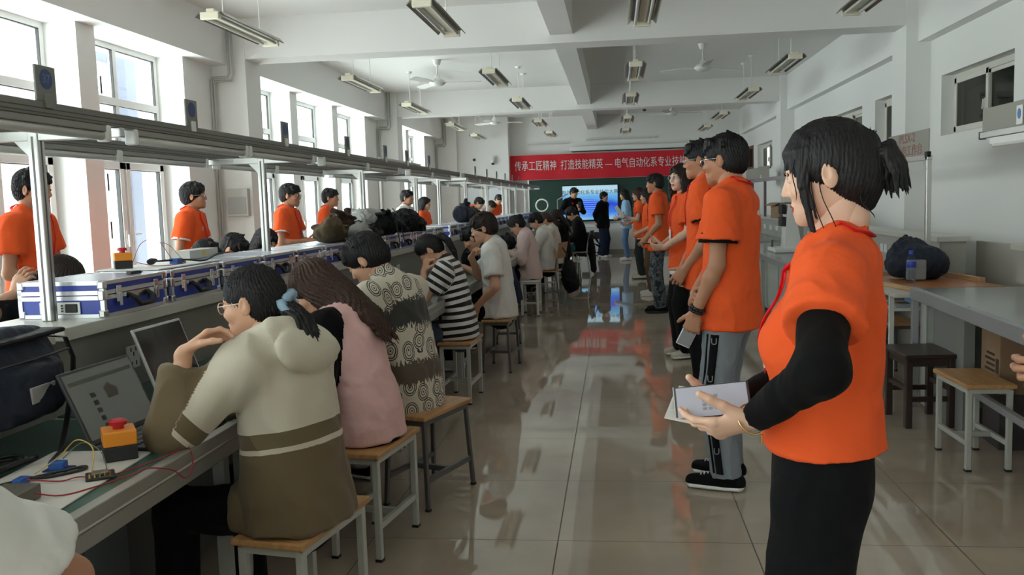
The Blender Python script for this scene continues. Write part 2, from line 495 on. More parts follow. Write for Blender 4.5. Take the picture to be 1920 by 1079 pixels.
def attr_mat(name, build):
    m = mat(name, (0.5, 0.5, 0.5), 0.85, bump=0.2, bscale=400, sheen=0.15, spec=0.25)
    build(m.node_tree, m.node_tree.nodes, m.node_tree.links, m.node_tree.nodes['Principled BSDF']); return m

def ramp(N, L, src, stops, interp='CONSTANT'):
    r = N.new('ShaderNodeValToRGB'); r.color_ramp.interpolation = interp
    e = r.color_ramp.elements
    while len(e) < len(stops): e.new(1.0)
    for i, (p, c) in enumerate(stops): e[i].position = p; e[i].color = tuple(c) + (1,)
    L.new(src, r.inputs['Fac']); return r.outputs['Color']

def _stripes(nt, N, L, b):
    a = N.new('ShaderNodeAttribute'); a.attribute_name = 'along'
    mu = N.new('ShaderNodeMath'); mu.operation = 'MULTIPLY'; mu.inputs[1].default_value = 1 / 0.052; L.new(a.outputs['Fac'], mu.inputs[0])
    fr = N.new('ShaderNodeMath'); fr.operation = 'FRACT'; L.new(mu.outputs[0], fr.inputs[0])
    L.new(ramp(N, L, fr.outputs[0], [(0, (0.68, 0.66, 0.62)), (0.52, (0.012, 0.012, 0.016))]), b.inputs['Base Color'])
F_STRIPE = attr_mat('black_and_white_striped_jersey', _stripes)

def _jacket(nt, N, L, b):
    a = N.new('ShaderNodeAttribute'); a.attribute_name = 'along'
    L.new(ramp(N, L, a.outputs['Fac'], [(0, (0.150, 0.110, 0.060)), (0.245, (0.60, 0.53, 0.43)), (0.260, (0.150, 0.115, 0.062)), (0.305, (0.60, 0.55, 0.44))]), b.inputs['Base Color'])
F_JACKET = attr_mat('cream_and_olive_windbreaker', _jacket)

def _rings(nt, N, L, b):
    tc = N.new('ShaderNodeTexCoord')
    vo = N.new('ShaderNodeTexVoronoi'); vo.voronoi_dimensions = '2D'; vo.inputs['Scale'].default_value = 10.5; vo.inputs['Randomness'].default_value = 0.5
    so = N.new('ShaderNodeSeparateXYZ'); L.new(tc.outputs['Object'], so.inputs[0]); al = N.new('ShaderNodeAttribute'); al.attribute_name = 'along'
    sm_ = N.new('ShaderNodeMath'); sm_.operation = 'MULTIPLY_ADD'; sm_.inputs[1].default_value = -0.85; L.new(so.outputs['Y'], sm_.inputs[0]); L.new(so.outputs['X'], sm_.inputs[2])
    cb_ = N.new('ShaderNodeCombineXYZ'); L.new(sm_.outputs[0], cb_.inputs[0]); L.new(al.outputs['Fac'], cb_.inputs[1])
    nz = N.new('ShaderNodeTexNoise'); nz.inputs['Scale'].default_value = 14
    mxv = N.new('ShaderNodeVectorMath'); mxv.operation = 'MULTIPLY_ADD'; mxv.inputs[1].default_value = (0.012,) * 3
    L.new(nz.outputs['Color'], mxv.inputs[0]); L.new(cb_.outputs[0], mxv.inputs[2]); L.new(tc.outputs['Object'], nz.inputs['Vector'])
    L.new(mxv.outputs[0], vo.inputs['Vector'])
    W, K = (0.60, 0.55, 0.45), (0.035, 0.03, 0.025)
    ring = ramp(N, L, vo.outputs['Distance'], [(0, K), (0.05, W), (0.13, K), (0.17, W), (0.27, K), (0.33, W), (0.38, K), (0.43, W)])
    a = N.new('ShaderNodeAttribute'); a.attribute_name = 'along'
    mp = N.new('ShaderNodeMapping'); mp.inputs['Scale'].default_value = (95, 95, 4); L.new(tc.outputs['Object'], mp.inputs['Vector'])
    st = N.new('ShaderNodeTexNoise'); st.inputs['Scale'].default_value = 1; L.new(mp.outputs['Vector'], st.inputs['Vector'])
    ad = N.new('ShaderNodeMath'); ad.operation = 'MULTIPLY_ADD'; ad.inputs[1].default_value = 0.11; L.new(st.outputs['Fac'], ad.inputs[0]); L.new(a.outputs['Fac'], ad.inputs[2])
    f = ramp(N, L, ad.outputs[0], [(0, (0, 0, 0)), (0.195, (1, 1, 1)), (0.30, (0, 0, 0)), (0.45, (1, 1, 1)), (0.575, (0, 0, 0))])
    band = ramp(N, L, ad.outputs[0], [(0, (0.11, 0.085, 0.065)), (0.38, (0.045, 0.045, 0.042))])
    mx = N.new('ShaderNodeMixRGB'); L.new(f, mx.inputs['Fac']); L.new(ring, mx.inputs['Color1']); L.new(band, mx.inputs['Color2'])
    L.new(mx.outputs['Color'], b.inputs['Base Color'])
F_RINGS = attr_mat('log_ring_printed_shirting', _rings)

def _camo(nt, N, L, b):
    tc = N.new('ShaderNodeTexCoord'); nz = N.new('ShaderNodeTexNoise'); nz.inputs['Scale'].default_value = 16; nz.inputs['Detail'].default_value = 2
    L.new(tc.outputs['Object'], nz.inputs['Vector'])
    L.new(ramp(N, L, nz.outputs['Fac'], [(0, (0.02, 0.025, 0.03)), (0.45, (0.07, 0.085, 0.095)), (0.53, (0.13, 0.15, 0.155)), (0.6, (0.04, 0.05, 0.06))]), b.inputs['Base Color'])
F_CAMO = attr_mat('blue_grey_camouflage', _camo)

def _floral(nt, N, L, b):
    tc = N.new('ShaderNodeTexCoord'); vo = N.new('ShaderNodeTexVoronoi'); vo.inputs['Scale'].default_value = 30
    L.new(tc.outputs['Object'], vo.inputs['Vector'])
    L.new(ramp(N, L, vo.outputs['Distance'], [(0, (0.45, 0.16, 0.14)), (0.28, (0.70, 0.55, 0.52))]), b.inputs['Base Color'])
F_FLORAL = attr_mat('pink_patterned_cotton', _floral)

def _spots(nt, N, L, b):
    tc = N.new('ShaderNodeTexCoord'); vo = N.new('ShaderNodeTexVoronoi'); vo.inputs['Scale'].default_value = 22
    L.new(tc.outputs['Object'], vo.inputs['Vector'])
    L.new(ramp(N, L, vo.outputs['Distance'], [(0, (0.07, 0.035, 0.03)), (0.36, (0.60, 0.55, 0.48))]), b.inputs['Base Color'])
F_SPOTS = attr_mat('brown_spotted_cloth', _spots)

# ------------------------------------------------------------------ people
def hand_prims(S, O, d, n, side, curl, s, spread=0.10, fin=None, thumb=None):
    """palm, four fingers and a thumb; O wrist, d finger direction, n palm normal, side -1 left hand, +1 right hand"""
    d = nrm(d); n = nrm(n - d * (n @ d)); t = np.cross(n, d) if side < 0 else np.cross(d, n)
    k = 0.006 * s
    S.add(loft([O - d * 0.015 * s, O + d * 0.03 * s, O + d * 0.088 * s], [0.025 * s, 0.034 * s, 0.040 * s], [0.019 * s, 0.017 * s, 0.0125 * s], t), 0.01 * s)
    lens = [(0.042, 0.025, 0.02), (0.046, 0.029, 0.022), (0.042, 0.027, 0.021), (0.033, 0.02, 0.018)]
    tips = []
    for i in range(4):
        c = fin[i] if fin is not None else curl + 0.05 * i
        b = O + (d * (0.086 - 0.004 * abs(i - 1)) + t * (0.0295 - i * 0.0198)) * s
        dr = nrm(d + t * spread * (1.4 - i))
        ax = np.cross(dr, n); r = 0.0089 - 0.0006 * (i == 3)
        for j, L in enumerate(lens[i]):
            dr = rot_about(dr, ax, (0.75, 1.0, 0.7)[j] * c * 1.5)
            e = b + dr * L * s
            S.add(cone(b, e, r * s, (r - 0.0009) * s), k if j else 0.008 * s)
            b, r = e, r - 0.0008
        tips.append((b, dr))
    tc = 0.35 if thumb is None else thumb
    b = O + (d * 0.022 + t * 0.024 + n * 0.006) * s
    dr = nrm(d * 0.75 + t * 0.75 + n * (0.25 + 0.5 * tc)); ax = np.cross(dr, nrm(n - t * 0.8))
    r = 0.0125
    for j, L in enumerate((0.042, 0.032, 0.025)):
        if j: dr = rot_about(dr, ax, 0.45 * tc)
        e = b + dr * L * s
        S.add(cone(b, e, r * s, (r - 0.0014) * s), 0.012 * s if j == 0 else k); b, r = e, r - 0.0014
    tips.append((b, dr))
    return tips

def head_sdf(v, fem=False, ears=True, open_mouth=False):
    S = SDF((-0.105, -0.125, -0.21), (0.105, 0.135, 0.14), v)
    S.add(ell((0, -0.014, 0.028), (0.072, 0.093, 0.084)))
    S.add(ell((0, 0.020, -0.035), (0.060, 0.066, 0.074)), 0.03)
    S.add(ell((0, 0.045, -0.078), (0.040, 0.038, 0.030)), 0.025)
    S.add(cone((0, 0.068, -0.099), (0, 0.070, -0.099), 0.0125, 0.0125), 0.02)
    for x in (-1, 1):
        S.add(ell((x * 0.040, 0.058, -0.028), (0.022, 0.022, 0.020)), 0.02)          # cheeks
        S.add(cone((x * 0.012, 0.083, 0.020), (x * 0.042, 0.070, 0.019), 0.008, 0.007), 0.014)
    for x in (-1, 1): S.sub(ell((x * 0.031, 0.095, 0.001), (0.019, 0.017, 0.011)), 0.012)
    for x in (-1, 1): S.add(ell((x * 0.031, 0.0725, 0.0), (0.0145, 0.013, 0.0125)), 0.003)
    S.add(cone((0, 0.081, 0.012), (0, 0.098, -0.030), 0.0065, 0.0095), 0.012)        # nose
    for x in (-1, 1): S.add(ell((x * 0.011, 0.087, -0.034), (0.0085, 0.009, 0.0075)), 0.006)
    S.add(ell((0, 0.081, -0.0615), (0.023, 0.0105, 0.0060)), 0.006)                   # lips
    S.add(ell((0, 0.0785, -0.0745), (0.020, 0.0105, 0.0068)), 0.006)
    S.sub(cone((-0.022, 0.0895, -0.0678), (0.022, 0.0895, -0.0678), 0.0022, 0.0022), 0.003)
    S.add(cone((0, -0.030, -0.06), (0, -0.036, -0.112), 0.053, 0.052) if not fem else cone((0, -0.030, -0.06), (0, -0.036, -0.112), 0.048, 0.046), 0.03)
    if ears:
        for x in (-1, 1):
            R = rotm(yaw=-x * 22)
            S.add(ell((x * 0.0775, -0.012, -0.006), (0.0065, 0.019, 0.031), R), 0.006)
            S.sub(ell((x * 0.0875, -0.006, 0.000), (0.006, 0.010, 0.017), R), 0.004)
    return S

def hair_sdf(style, v, seed=0, HR=None):
    hang = lambda pts: pts if HR is None else [tuple(np.array(pts[0]) + HR.T @ (np.array(q) - np.array(pts[0]))) for q in pts]
    S = SDF((-0.15, -0.30, -0.46), (0.15, 0.16, 0.19), v) if style in ('long', 'longback', 'pony', 'ponylow', 'ponyback', 'hero') else SDF((-0.14, -0.16, -0.20), (0.14, 0.16, 0.19), v)
    rnd = random.Random(seed)
    if style in ('short', 'shortfluff', 'crop'):
        t = {'short': 0.0, 'shortfluff': 0.006, 'crop': -0.006}[style]
        S.add(ell((0, -0.016, 0.038), (0.082 + t, 0.104 + t, 0.090 + t)))
        S.add(ell((0, -0.045, -0.010), (0.074 + t, 0.072 + t, 0.075)), 0.02)
        S.sub(ell((0, 0.105, -0.035), (0.072, 0.080, 0.088)), 0.008)
        S.sub(ell((0, 0.03, -0.110), (0.12, 0.085, 0.085)), 0.01)
        S.cut((0, -0.06, -0.072), (0, 0.25, -1))
        for x in (-1, 1): S.sub(ell((x * 0.085, -0.008, -0.016), (0.02, 0.026, 0.034)), 0.006)
        for i in range(15 if style != 'crop' else 6):                                   # fringe and crown locks
            a = (i - 7) / 7
            p = np.array((a * 0.062, 0.066 - 0.03 * a * a, 0.085)); e = p + np.array((a * 0.012 + rnd.uniform(-.008, .008), 0.020 + rnd.uniform(0, .012), -0.030 - rnd.uniform(0, 0.018)))
            S.add(cone(p, e, 0.017, 0.005), 0.010)
        for i in range(16 if style == 'shortfluff' else 8):
            a = rnd.uniform(0, 2 * PI); z = rnd.uniform(0.3, 1)
            u = np.array((math.cos(a) * math.sqrt(1 - z * z), math.sin(a) * math.sqrt(1 - z * z), z)); p = np.array((0, -0.016, 0.038)) + u * 0.085
            S.add(cone(p, p + u * 0.018 + np.array((rnd.uniform(-.02, .02), 0.012, 0)), 0.016, 0.005), 0.010)
        return S
    # long styles share the cap
    t = -0.004 if style in ('pony', 'ponylow', 'ponyback') else 0.0
    S.add(ell((0, -0.016, 0.036), (0.083 + t, 0.104 + t, 0.092 + t)))
    S.add(ell((0, -0.050, -0.005), (0.078 + t, 0.074 + t, 0.085)), 0.02)
    if style in ('long', 'longback'):
        for x in (-1, 1):
            S.add(loft([(x * 0.055, 0.0, 0.06), (x * 0.082, 0.018 if style == 'long' else -0.02, -0.04), (x * 0.088, 0.01 if style == 'long' else -0.05, -0.16), (x * 0.085, 0.0 if style == 'long' else -0.08, -0.27)], [0.03, 0.024, 0.026, 0.008], [0.05, 0.045, 0.04, 0.015], V3(1, 0, 0)), 0.02)
        S.add(loft([(0, -0.07, 0.04), (0, -0.105, -0.08), (0, -0.125, -0.20), (0, -0.125, -0.36)], [0.07, 0.088, 0.095, 0.055], [0.05, 0.042, 0.035, 0.012], V3(1, 0, 0)), 0.03)
        for i in range(9):
            x = (i - 4) * 0.02
            S.add(cone((x, -0.135, -0.24), (x * 1.15 + rnd.uniform(-.01, .01), -0.125, -0.38 - rnd.uniform(0, .05)), 0.017, 0.004), 0.01)
    if style in ('long', 'longback', 'pony', 'ponylow', 'ponyback', 'bun'):
        S.sub(ell((0, 0.110, -0.045), (0.069, 0.092, 0.092)), 0.008)
        if style in ('pony', 'ponylow', 'ponyback', 'bun'):
            S.sub(ell((0, 0.03, -0.115), (0.12, 0.085, 0.085)), 0.01); S.cut((0, -0.06, -0.085), (0, 0.3, -1))
            for x in (-1, 1): S.sub(ell((x * 0.086, -0.006, -0.018), (0.02, 0.028, 0.036)), 0.006)
        if style not in ('pony', 'ponyback'):
            for x in (-1, 1): S.add(cone((x * 0.02, 0.08, 0.075), (x * 0.066, 0.052, 0.005), 0.014, 0.008), 0.012)
    if style == 'pony':
        tail = [(0, -0.105, 0.030), (0, -0.155, 0.045), (0, -0.205, 0.005), (0, -0.250, -0.08), (0, -0.275, -0.16)]
        S.add(loft(hang(tail), [0.016, 0.026, 0.036, 0.030, 0.004], [0.016, 0.024, 0.026, 0.020, 0.004], V3(1, 0, 0)), 0.01)
    if style == 'ponylow':
        tail = [(0, -0.095, -0.045), (0, -0.130, -0.055), (0, -0.160, -0.11), (0, -0.165, -0.19), (0, -0.17, -0.25)]
        S.add(loft(hang(tail), [0.020, 0.030, 0.044, 0.042, 0.012], [0.018, 0.026, 0.034, 0.026, 0.008], V3(1, 0, 0)), 0.012)
        for i in range(6):
            x = (i - 2.5) * 0.014
            q0, q1 = hang([tail[0], (x, -0.165, -0.2), (x * 1.4, -0.17 + rnd.uniform(-.03, .01), -0.27 - rnd.uniform(0, .05))])[1:]; S.add(cone(q0, q1, 0.012, 0.003), 0.006)
    if style == 'ponyback':
        tail = [(0, -0.095, -0.030), (0, -0.135, -0.040), (0, -0.175, -0.075), (0, -0.210, -0.12), (0, -0.250, -0.18)]
        S.add(loft(hang(tail), [0.020, 0.034, 0.050, 0.048, 0.014], [0.020, 0.032, 0.038, 0.030, 0.010], V3(1, 0, 0)), 0.012)
    if style == 'bun':
        S.add(ell((0, -0.10, 0.06), (0.04, 0.036, 0.036)), 0.01)
    return S

def person(label, x, y, face, H=1.70, seat=None, lean=0.0, side=0.0, v=0.010, fem=False, skin=SKIN, head=(0, 0, 0), neck=10, hair='short', hmat=None,
           top=('tee', F_ORANGE), pants=('slim', F_BLACK), shoes=None, arms=(None, None), legs=(None, None), extra=(), seed=1, girth=1.0, twist=0.0, hem=None, group=None, pose='standing', lip=None, nofeet=False, hdrop=0.0, bust=0.0, torso=1.0, neckl=0.092):
    s = H / 1.70; w = (0.94 if fem else 1.0) * girth
    root = thing('person', label, 'person', (x, y, 0), math.radians(face - 90), group)
    rng = random.Random(seed)
    # ---- skeleton, in the person's own axes: +y forward, +x right
    pz = (seat + 0.095 * s) if seat is not None else 0.935 * s
    rad = math.radians
    def u(a): return V3(math.sin(rad(side)), math.sin(rad(a)) * math.cos(rad(side)), math.cos(rad(a)) * math.cos(rad(side)))
    l = (lean * 0.55, lean, lean * 1.35)
    P0 = V3(0, 0.0, pz); P1 = P0 + u(l[0]) * 0.165 * s * torso; P2 = P1 + u(l[1]) * 0.185 * s * torso; P3 = P2 + u(l[2]) * 0.148 * s * torso
    R = V3(math.cos(rad(twist)), math.sin(rad(twist)), 0)
    Fd = lambda a: nrm(np.cross(u(a), R))   # forward at lean a (may point back); fixed below
    fwd = lambda a: nrm(np.cross(u(a), V3(1, 0, 0))) * 1.0
    f2 = np.cross(u(l[2]), R); f2 = f2 if f2[1] > 0 else -f2
    HR = rotm(*head)
    N1 = P3 + (u(l[2] + neck) * neckl) * s
    HC = N1 + (HR @ V3(0, 0.026, 0.062)) * s + V3(0, 0, -hdrop)
    sh = (0.168 if fem else 0.182) * s * (0.5 + 0.5 * girth)
    SJ = {-1: P2 + u(l[2]) * 0.098 * s - R * sh, 1: P2 + u(l[2]) * 0.098 * s + R * sh}
    la, lf, ll, lc = 0.285 * s, 0.245 * s, 0.412 * s, 0.410 * s
    A = {}
    for sd, a in ((-1, arms[0]), (1, arms[1])):
        a = dict(a or {})
        tgt = a.get('w')
        if tgt is None: tgt = SJ[sd] + V3(sd * 0.06, 0.03, -0.525) * s
        tgt = np.array(tgt, float)
        E, W = ik(SJ[sd], tgt, la, lf, np.array(a.get('pole', (sd * 0.4, -1.0, -0.2)), float))
        dd = np.array(a.get('d', nrm(W - E)), float)
        n = np.array(a.get('n', (-sd, 0, 0)), float)
        A[sd] = dict(E=E, W=W, d=dd, n=n, curl=a.get('curl', 0.35), fin=a.get('fin'), thumb=a.get('thumb'), spread=a.get('spread', 0.08))
    Lg = {}
    for sd, a in ((-1, legs[0]), (1, legs[1])):
        a = dict(a or {})
        hj = P0 + V3(sd * 0.088 * s * w, 0, -0.035 * s)
        if seat is not None:
            ank = np.array(a.get('a', (sd * 0.12, 0.40, 0.085)), float); pole = np.array(a.get('pole', (sd * 0.1, 0.4, 1.0)), float)
        else:
            ank = np.array(a.get('a', (sd * 0.09, -0.02, 0.085 * s)), float); pole = np.array(a.get('pole', (0, 1, 0)), float)
        K, ank = ik(hj, ank, ll, lc, pole)
        Lg[sd] = dict(H=hj, K=K, A=ank, d=nrm(np.array(a.get('d', (sd * 0.15, 1, 0)), float)))
    UB = (top[2] if len(top) > 2 else {}).get('ub', 1.0)
    # ---- body: one continuous skin
    pts = [P0, P1, P2, P3, HC] + [q for a in A.values() for q in (a['E'], a['W'], a['W'] + nrm(a['d']) * 0.2)] + [q for g in Lg.values() for q in (g['H'], g['K'], g['A'], g['A'] + g['d'] * 0.2)]
    lo, hi = np.min(pts, 0) - 0.30, np.max(pts, 0) + 0.30
    lo[2] = max(lo[2], -0.02)
    B = SDF(lo, hi, v)
    B.add(loft([P0 - u(l[0]) * 0.05 * s, P0 + u(l[0]) * 0.06 * s, P1, P2, P2 + u(l[2]) * 0.09 * s * torso], [0.150 * s * w, 0.145 * s * w, 0.118 * s * w, 0.138 * s * w, 0.125 * s * w], [0.090 * s, 0.090 * s, 0.078 * s, 0.092 * s * UB, 0.075 * s * UB], R))
    B.add(cone(P2 + u(l[2]) * 0.08 * s, N1, 0.062 * s, (0.046 if fem else 0.052) * s), 0.05 * s)
    B.add(cone(N1 - u(l[2]) * 0.02 * s, HC + HR @ V3(0, -0.030, -0.05) * s, (0.049 if fem else 0.054) * s, (0.046 if fem else 0.052) * s), 0.02)
    for sd, a in A.items():
        B.add(cone(P2 + u(l[2]) * 0.10 * s, SJ[sd], 0.050 * s, 0.045 * s), 0.04 * s)
        B.add(cone(SJ[sd], a['E'], 0.046 * s * w, 0.036 * s * w), 0.03 * s)
        m = a['E'] * 0.72 + a['W'] * 0.28
        B.add(cone(a['E'], m, 0.036 * s * w, 0.037 * s * w), 0.02 * s); B.add(cone(m, a['W'], 0.037 * s * w, 0.0235 * s), 0.02 * s)
    if not nofeet:
        for sd, g in Lg.items():
            B.add(cone(g['H'], g['K'], 0.068 * s, 0.050 * s), 0.04 * s)
            m = g['K'] * 0.7 + g['A'] * 0.3
            B.add(cone(g['K'], m, 0.048 * s, 0.046 * s), 0.02); B.add(cone(m, g['A'], 0.046 * s, 0.032 * s), 0.02)
            B.add(cone(g['A'] + V3(0, 0, -0.03), g['A'] + g['d'] * 0.11 * s + V3(0, 0, -0.045), 0.032 * s, 0.024 * s), 0.02)
    parts = [B.mesh()]
    vh = max(0.0026, v * 0.5)
    Hs = head_sdf(max(0.0026, v * 0.42), fem)
    hp, hq = Hs.mesh()
    parts.append((HC + (hp * s) @ HR.T, hq))
    tips = {}
    for sd, a in A.items():
        hl = a['W'] - 0.03; 
        S = SDF(a['W'] - 0.215 * s, a['W'] + 0.215 * s, min(max(0.0028, v * 0.42), 0.0052))
        S.add(cone(a['W'] * 0.75 + a['E'] * 0.25, a['W'], 0.0295 * s, 0.0235 * s))
        tips[sd] = hand_prims(S, a['W'], a['d'], a['n'], sd, a['curl'], s, a['spread'], a['fin'], a['thumb'])
        parts.append(S.mesh())
    vv, qq, off, own = [], [], 0, []
    for i, (p, q) in enumerate(parts):
        vv.append(p); qq.append(q + off); off += len(p); own += [i] * len(q)
    vv = np.concatenate(vv); qq = np.concatenate(qq); own = np.array(own)
    fc = vv[qq].mean(1); hl = ((fc - HC) @ HR) / s; mi = np.zeros(len(qq), int); ish = own == 1
    ax_ = np.abs(hl[:, 0])
    mi[ish & (hl[:, 1] > 0.072) & (((hl[:, 2] + 0.0675) / 0.0125) ** 2 + (hl[:, 0] / 0.0235) ** 2 < 1)] = 1
    eyem = ish & (hl[:, 1] > 0.066) & (((hl[:, 2] + 0.0005) / 0.0055) ** 2 + ((ax_ - 0.031) / 0.0125) ** 2 < 1)
    mi[eyem] = 3; mi[eyem & ((((ax_ - 0.031) / 0.0062) ** 2 + (hl[:, 2] / 0.0075) ** 2 < 1) | (hl[:, 2] > 0.0028))] = 2
    brz = 0.0235 + 0.004 * np.cos((ax_ - 0.032) * 60)
    mi[ish & (hl[:, 1] > 0.05) & (np.abs(hl[:, 2] - brz) < 0.0036) & (ax_ > 0.014) & (ax_ < 0.050)] = 4
    hm = hmat or HBLACK
    body = link_mesh('body', vv, qq, [skin, lip or (LIP if fem else LIPM), EYE, EYEW, hm], root, mi, smooth=True)
    # ---- hair
    if hair:
        if callable(hair): hs = hair(max(0.003, vh))
        else: hs = hair_sdf(hair, max(0.0032, vh), seed, HR)
        p, q = hs.mesh(); n = vnormals(p, q)
        an = np.arctan2(p[:, 0], p[:, 1] + 0.016)
        g_ = 0.0034 if isinstance(hair, str) and hair.startswith('long') else 0.0022
        p = p + n * (g_ * np.sin(an * (30 if g_ > 0.003 else 46) + 9 * np.sin(p[:, 2] * 22 + seed)) + 0.002 * np.sin(an * 83 + p[:, 2] * 60))[:, None]
        link_mesh('hair', HC + (p * s) @ HR.T, q, hm, root, smooth=True)
    # ---- trousers or skirt
    Q = None
    if pants:
        pk, pm = pants[0], pants[1]; popt = pants[2] if len(pants) > 2 else {}
        Q = SDF(lo, hi, v)
        th, kn, an = {'slim': (0.084, 0.062, 0.058), 'wide': (0.098, 0.102, 0.112), 'straight': (0.090, 0.072, 0.072), 'skirt': (0.1, 0.09, 0.09)}[pk]
        th *= popt.get('k', 1.0); kn *= popt.get('k', 1.0)
        Q.add(loft([P0 - u(l[0] * 0.4) * 0.09 * s, P0, P0 + u(l[0]) * 0.10 * s], [0.155 * s * w, 0.162 * s * w, 0.140 * s * w], [0.112 * s * girth, 0.115 * s * girth, 0.098 * s], V3(1, 0, 0)))
        for sd, g in Lg.items():
            Q.add(cone(g['H'], g['K'], th * s * (0.6 + 0.4 * girth), kn * s), 0.05 * s)
            if pk == 'skirt': continue
            e = g['A'] + V3(0, 0, popt.get('cuff', -0.02))
            Q.add(loft([g['K'], e], [kn * s, an * s], [kn * s, an * s], V3(1, 0, 0) if abs((e - g['K'])[2]) > 0.1 else V3(0, 0, 1), flat=(False, True)), 0.03 * s)
        Q.cut((0, 0, 0.012), (0, 0, -1))
        if popt.get('short'): pass
        cloth_mesh('skirt' if pk == 'skirt' else 'trousers', Q, pm, root, popt.get('amp', 0.004), seed + 3, 11)
    # ---- top
    kind, tm = top[0], top[1]
    opt = top[2] if len(top) > 2 else {}
    fit = opt.get('fit', 1.0)
    hz = hem if hem is not None else (-0.17 if seat is None else -0.09)
    T = SDF(lo, hi, v)
    ex = {'tee': 0.022, 'long': 0.024, 'jacket': 0.045}[kind] * fit
    hemP = P0 + u(l[0] * 0.4) * hz * s
    wA = [0.158 * s * w + ex * 1.25, 0.155 * s * w + ex * 1.15, 0.140 * s * w + ex, 0.150 * s * w + ex * 0.8, 0.128 * s * w + ex * 0.4, 0.065 * s + ex * 0.5]
    wB = [0.112 * s * girth + ex * 1.1, 0.108 * s * girth + ex, 0.097 * s * girth + ex * 0.9, (0.103 * s * girth + ex * 0.75) * UB, (0.084 * s + ex * 0.5) * UB, 0.058 * s + ex * 0.4]
    bo = f2 * opt.get('bo', 0.0)
    T.add(loft([hemP, P0 + u(l[0]) * 0.03 * s, P1, P2 - bo, P2 - bo + u(l[2]) * 0.10 * s, P3 + u(l[2]) * 0.012 * s], wA, wB, R, flat=(True, False)))
    if Q is not None:
        dz = T.F + 0.0; T.F = np.minimum(T.F, np.maximum(Q.F - 0.011, dz - (0.06 if seat is None else 0.035)))
        T.cut(hemP, -u(l[0] * 0.4))
    if bust:
        for sd in (-1, 1): T.add(ell(P2 + R * sd * 0.07 * s + f2 * 0.072 * s - u(l[2]) * opt.get('bd', 0.065) * s, (0.07 * s, 0.055 * s * bust, 0.075 * s)), 0.07 * s)
    slv = opt.get('sleeve', {'tee': 0.62, 'long': 1.9, 'jacket': 1.9}[kind])
    sr = opt.get('sr', 1.0)
    for sd, a in A.items():
        T.add(cone(P2 + u(l[2]) * 0.10 * s, SJ[sd] - u(l[2]) * 0.004, 0.060 * s + ex * 0.4, 0.050 * s + ex * 0.55), 0.07 * s)
        if slv <= 1.0:
            e = SJ[sd] + (a['E'] - SJ[sd]) * slv
            T.add(loft([SJ[sd], e], [0.054 * s + ex * 0.55, (0.052 * s + ex * 0.95) * sr], [0.052 * s + ex * 0.55, (0.050 * s + ex * 0.85) * sr], f2, flat=(False, True)), 0.035 * s)
            T.sub(cone(e - (a['E'] - SJ[sd]) * 0.10, e + (a['E'] - SJ[sd]) * 0.1, 0.040 * s * w + 0.006, 0.040 * s * w + 0.009))
        else:
            T.add(cone(SJ[sd], a['E'], 0.052 * s + ex * 0.5, 0.044 * s + ex * 0.6), 0.04 * s)
            e = a['E'] + (a['W'] - a['E']) * (slv - 1)
            T.add(loft([a['E'], e], [0.044 * s + ex * 0.6, 0.033 * s + ex * 0.5], [0.044 * s + ex * 0.6, 0.033 * s + ex * 0.5], f2, flat=(False, True)), 0.03 * s)
    rg = SDF(lo, hi, v); rg.add(ell(P2 + u(l[2]) * 0.03 * s, (0.20 * s, 0.17 * s, 0.20 * s))).cut(P3 + u(l[2]) * 0.012 * s, u(l[2]) + f2 * 0.75)
    T.F = np.minimum(T.F, np.maximum(B.F - 0.010, rg.F))
    # neck opening
    T.sub(cone(P3 + u(l[2]) * 0.020 * s + f2 * 0.030 * s, N1 + u(l[2]) * 0.06 * s + f2 * 0.065 * s, opt.get('nk', 0.054) * s, 0.078 * s), 0.010)
    if opt.get('scoop'): T.sub(cone(P3 + f2 * 0.060 * s - u(l[2]) * 0.035 * s, N1 + u(l[2]) * 0.06 * s + f2 * 0.075 * s, 0.040 * s, 0.070 * s), 0.015)
    if opt.get('vneck', 0.0): T.sub(cone(P3 + f2 * 0.05 * s, P3 + f2 * 0.115 * s - u(l[2]) * opt['vneck'] * s, 0.035 * s, 0.016 * s), 0.01)
    if opt.get('collar'):
        T.add(loft([P3 - u(l[2]) * 0.012 * s, N1 - u(l[2]) * 0.01 * s], [0.072 * s, 0.066 * s], [0.068 * s, 0.064 * s], R, flat=(True, True)), 0.01)
        T.sub(cone(P3 - u(l[2]) * 0.02 + f2 * 0.005 * s, N1 + u(l[2]) * 0.05 * s + f2 * 0.02 * s, 0.058 * s, 0.064 * s))
    if opt.get('hood'):
        U, q = u(l[2]), s
        ringp = [P3 + (R * math.sin(t_) * 0.098 - f2 * math.cos(t_) * 0.088) * q + U * (0.022 + 0.030 * math.cos(t_)) * q for t_ in np.linspace(-2.5, 2.5, 13)]
        for i_ in range(12): T.add(cone(ringp[i_], ringp[i_ + 1], 0.030 * q, 0.030 * q), 0.012 if i_ else 0.01)
        T.add(ell(P3 - f2 * 0.122 * q - U * 0.036 * q, (0.150 * q, 0.036 * q, 0.080 * q), rotm(pitch=lean * 1.3 + 14)), 0.018)
        T.sub(cone(P3 - f2 * 0.02 * q - U * 0.01, N1 + U * 0.06 * q + f2 * 0.02 * q, 0.066 * q, 0.088 * q), 0.008)
    ax0, L0 = u(l[1]), 1.0
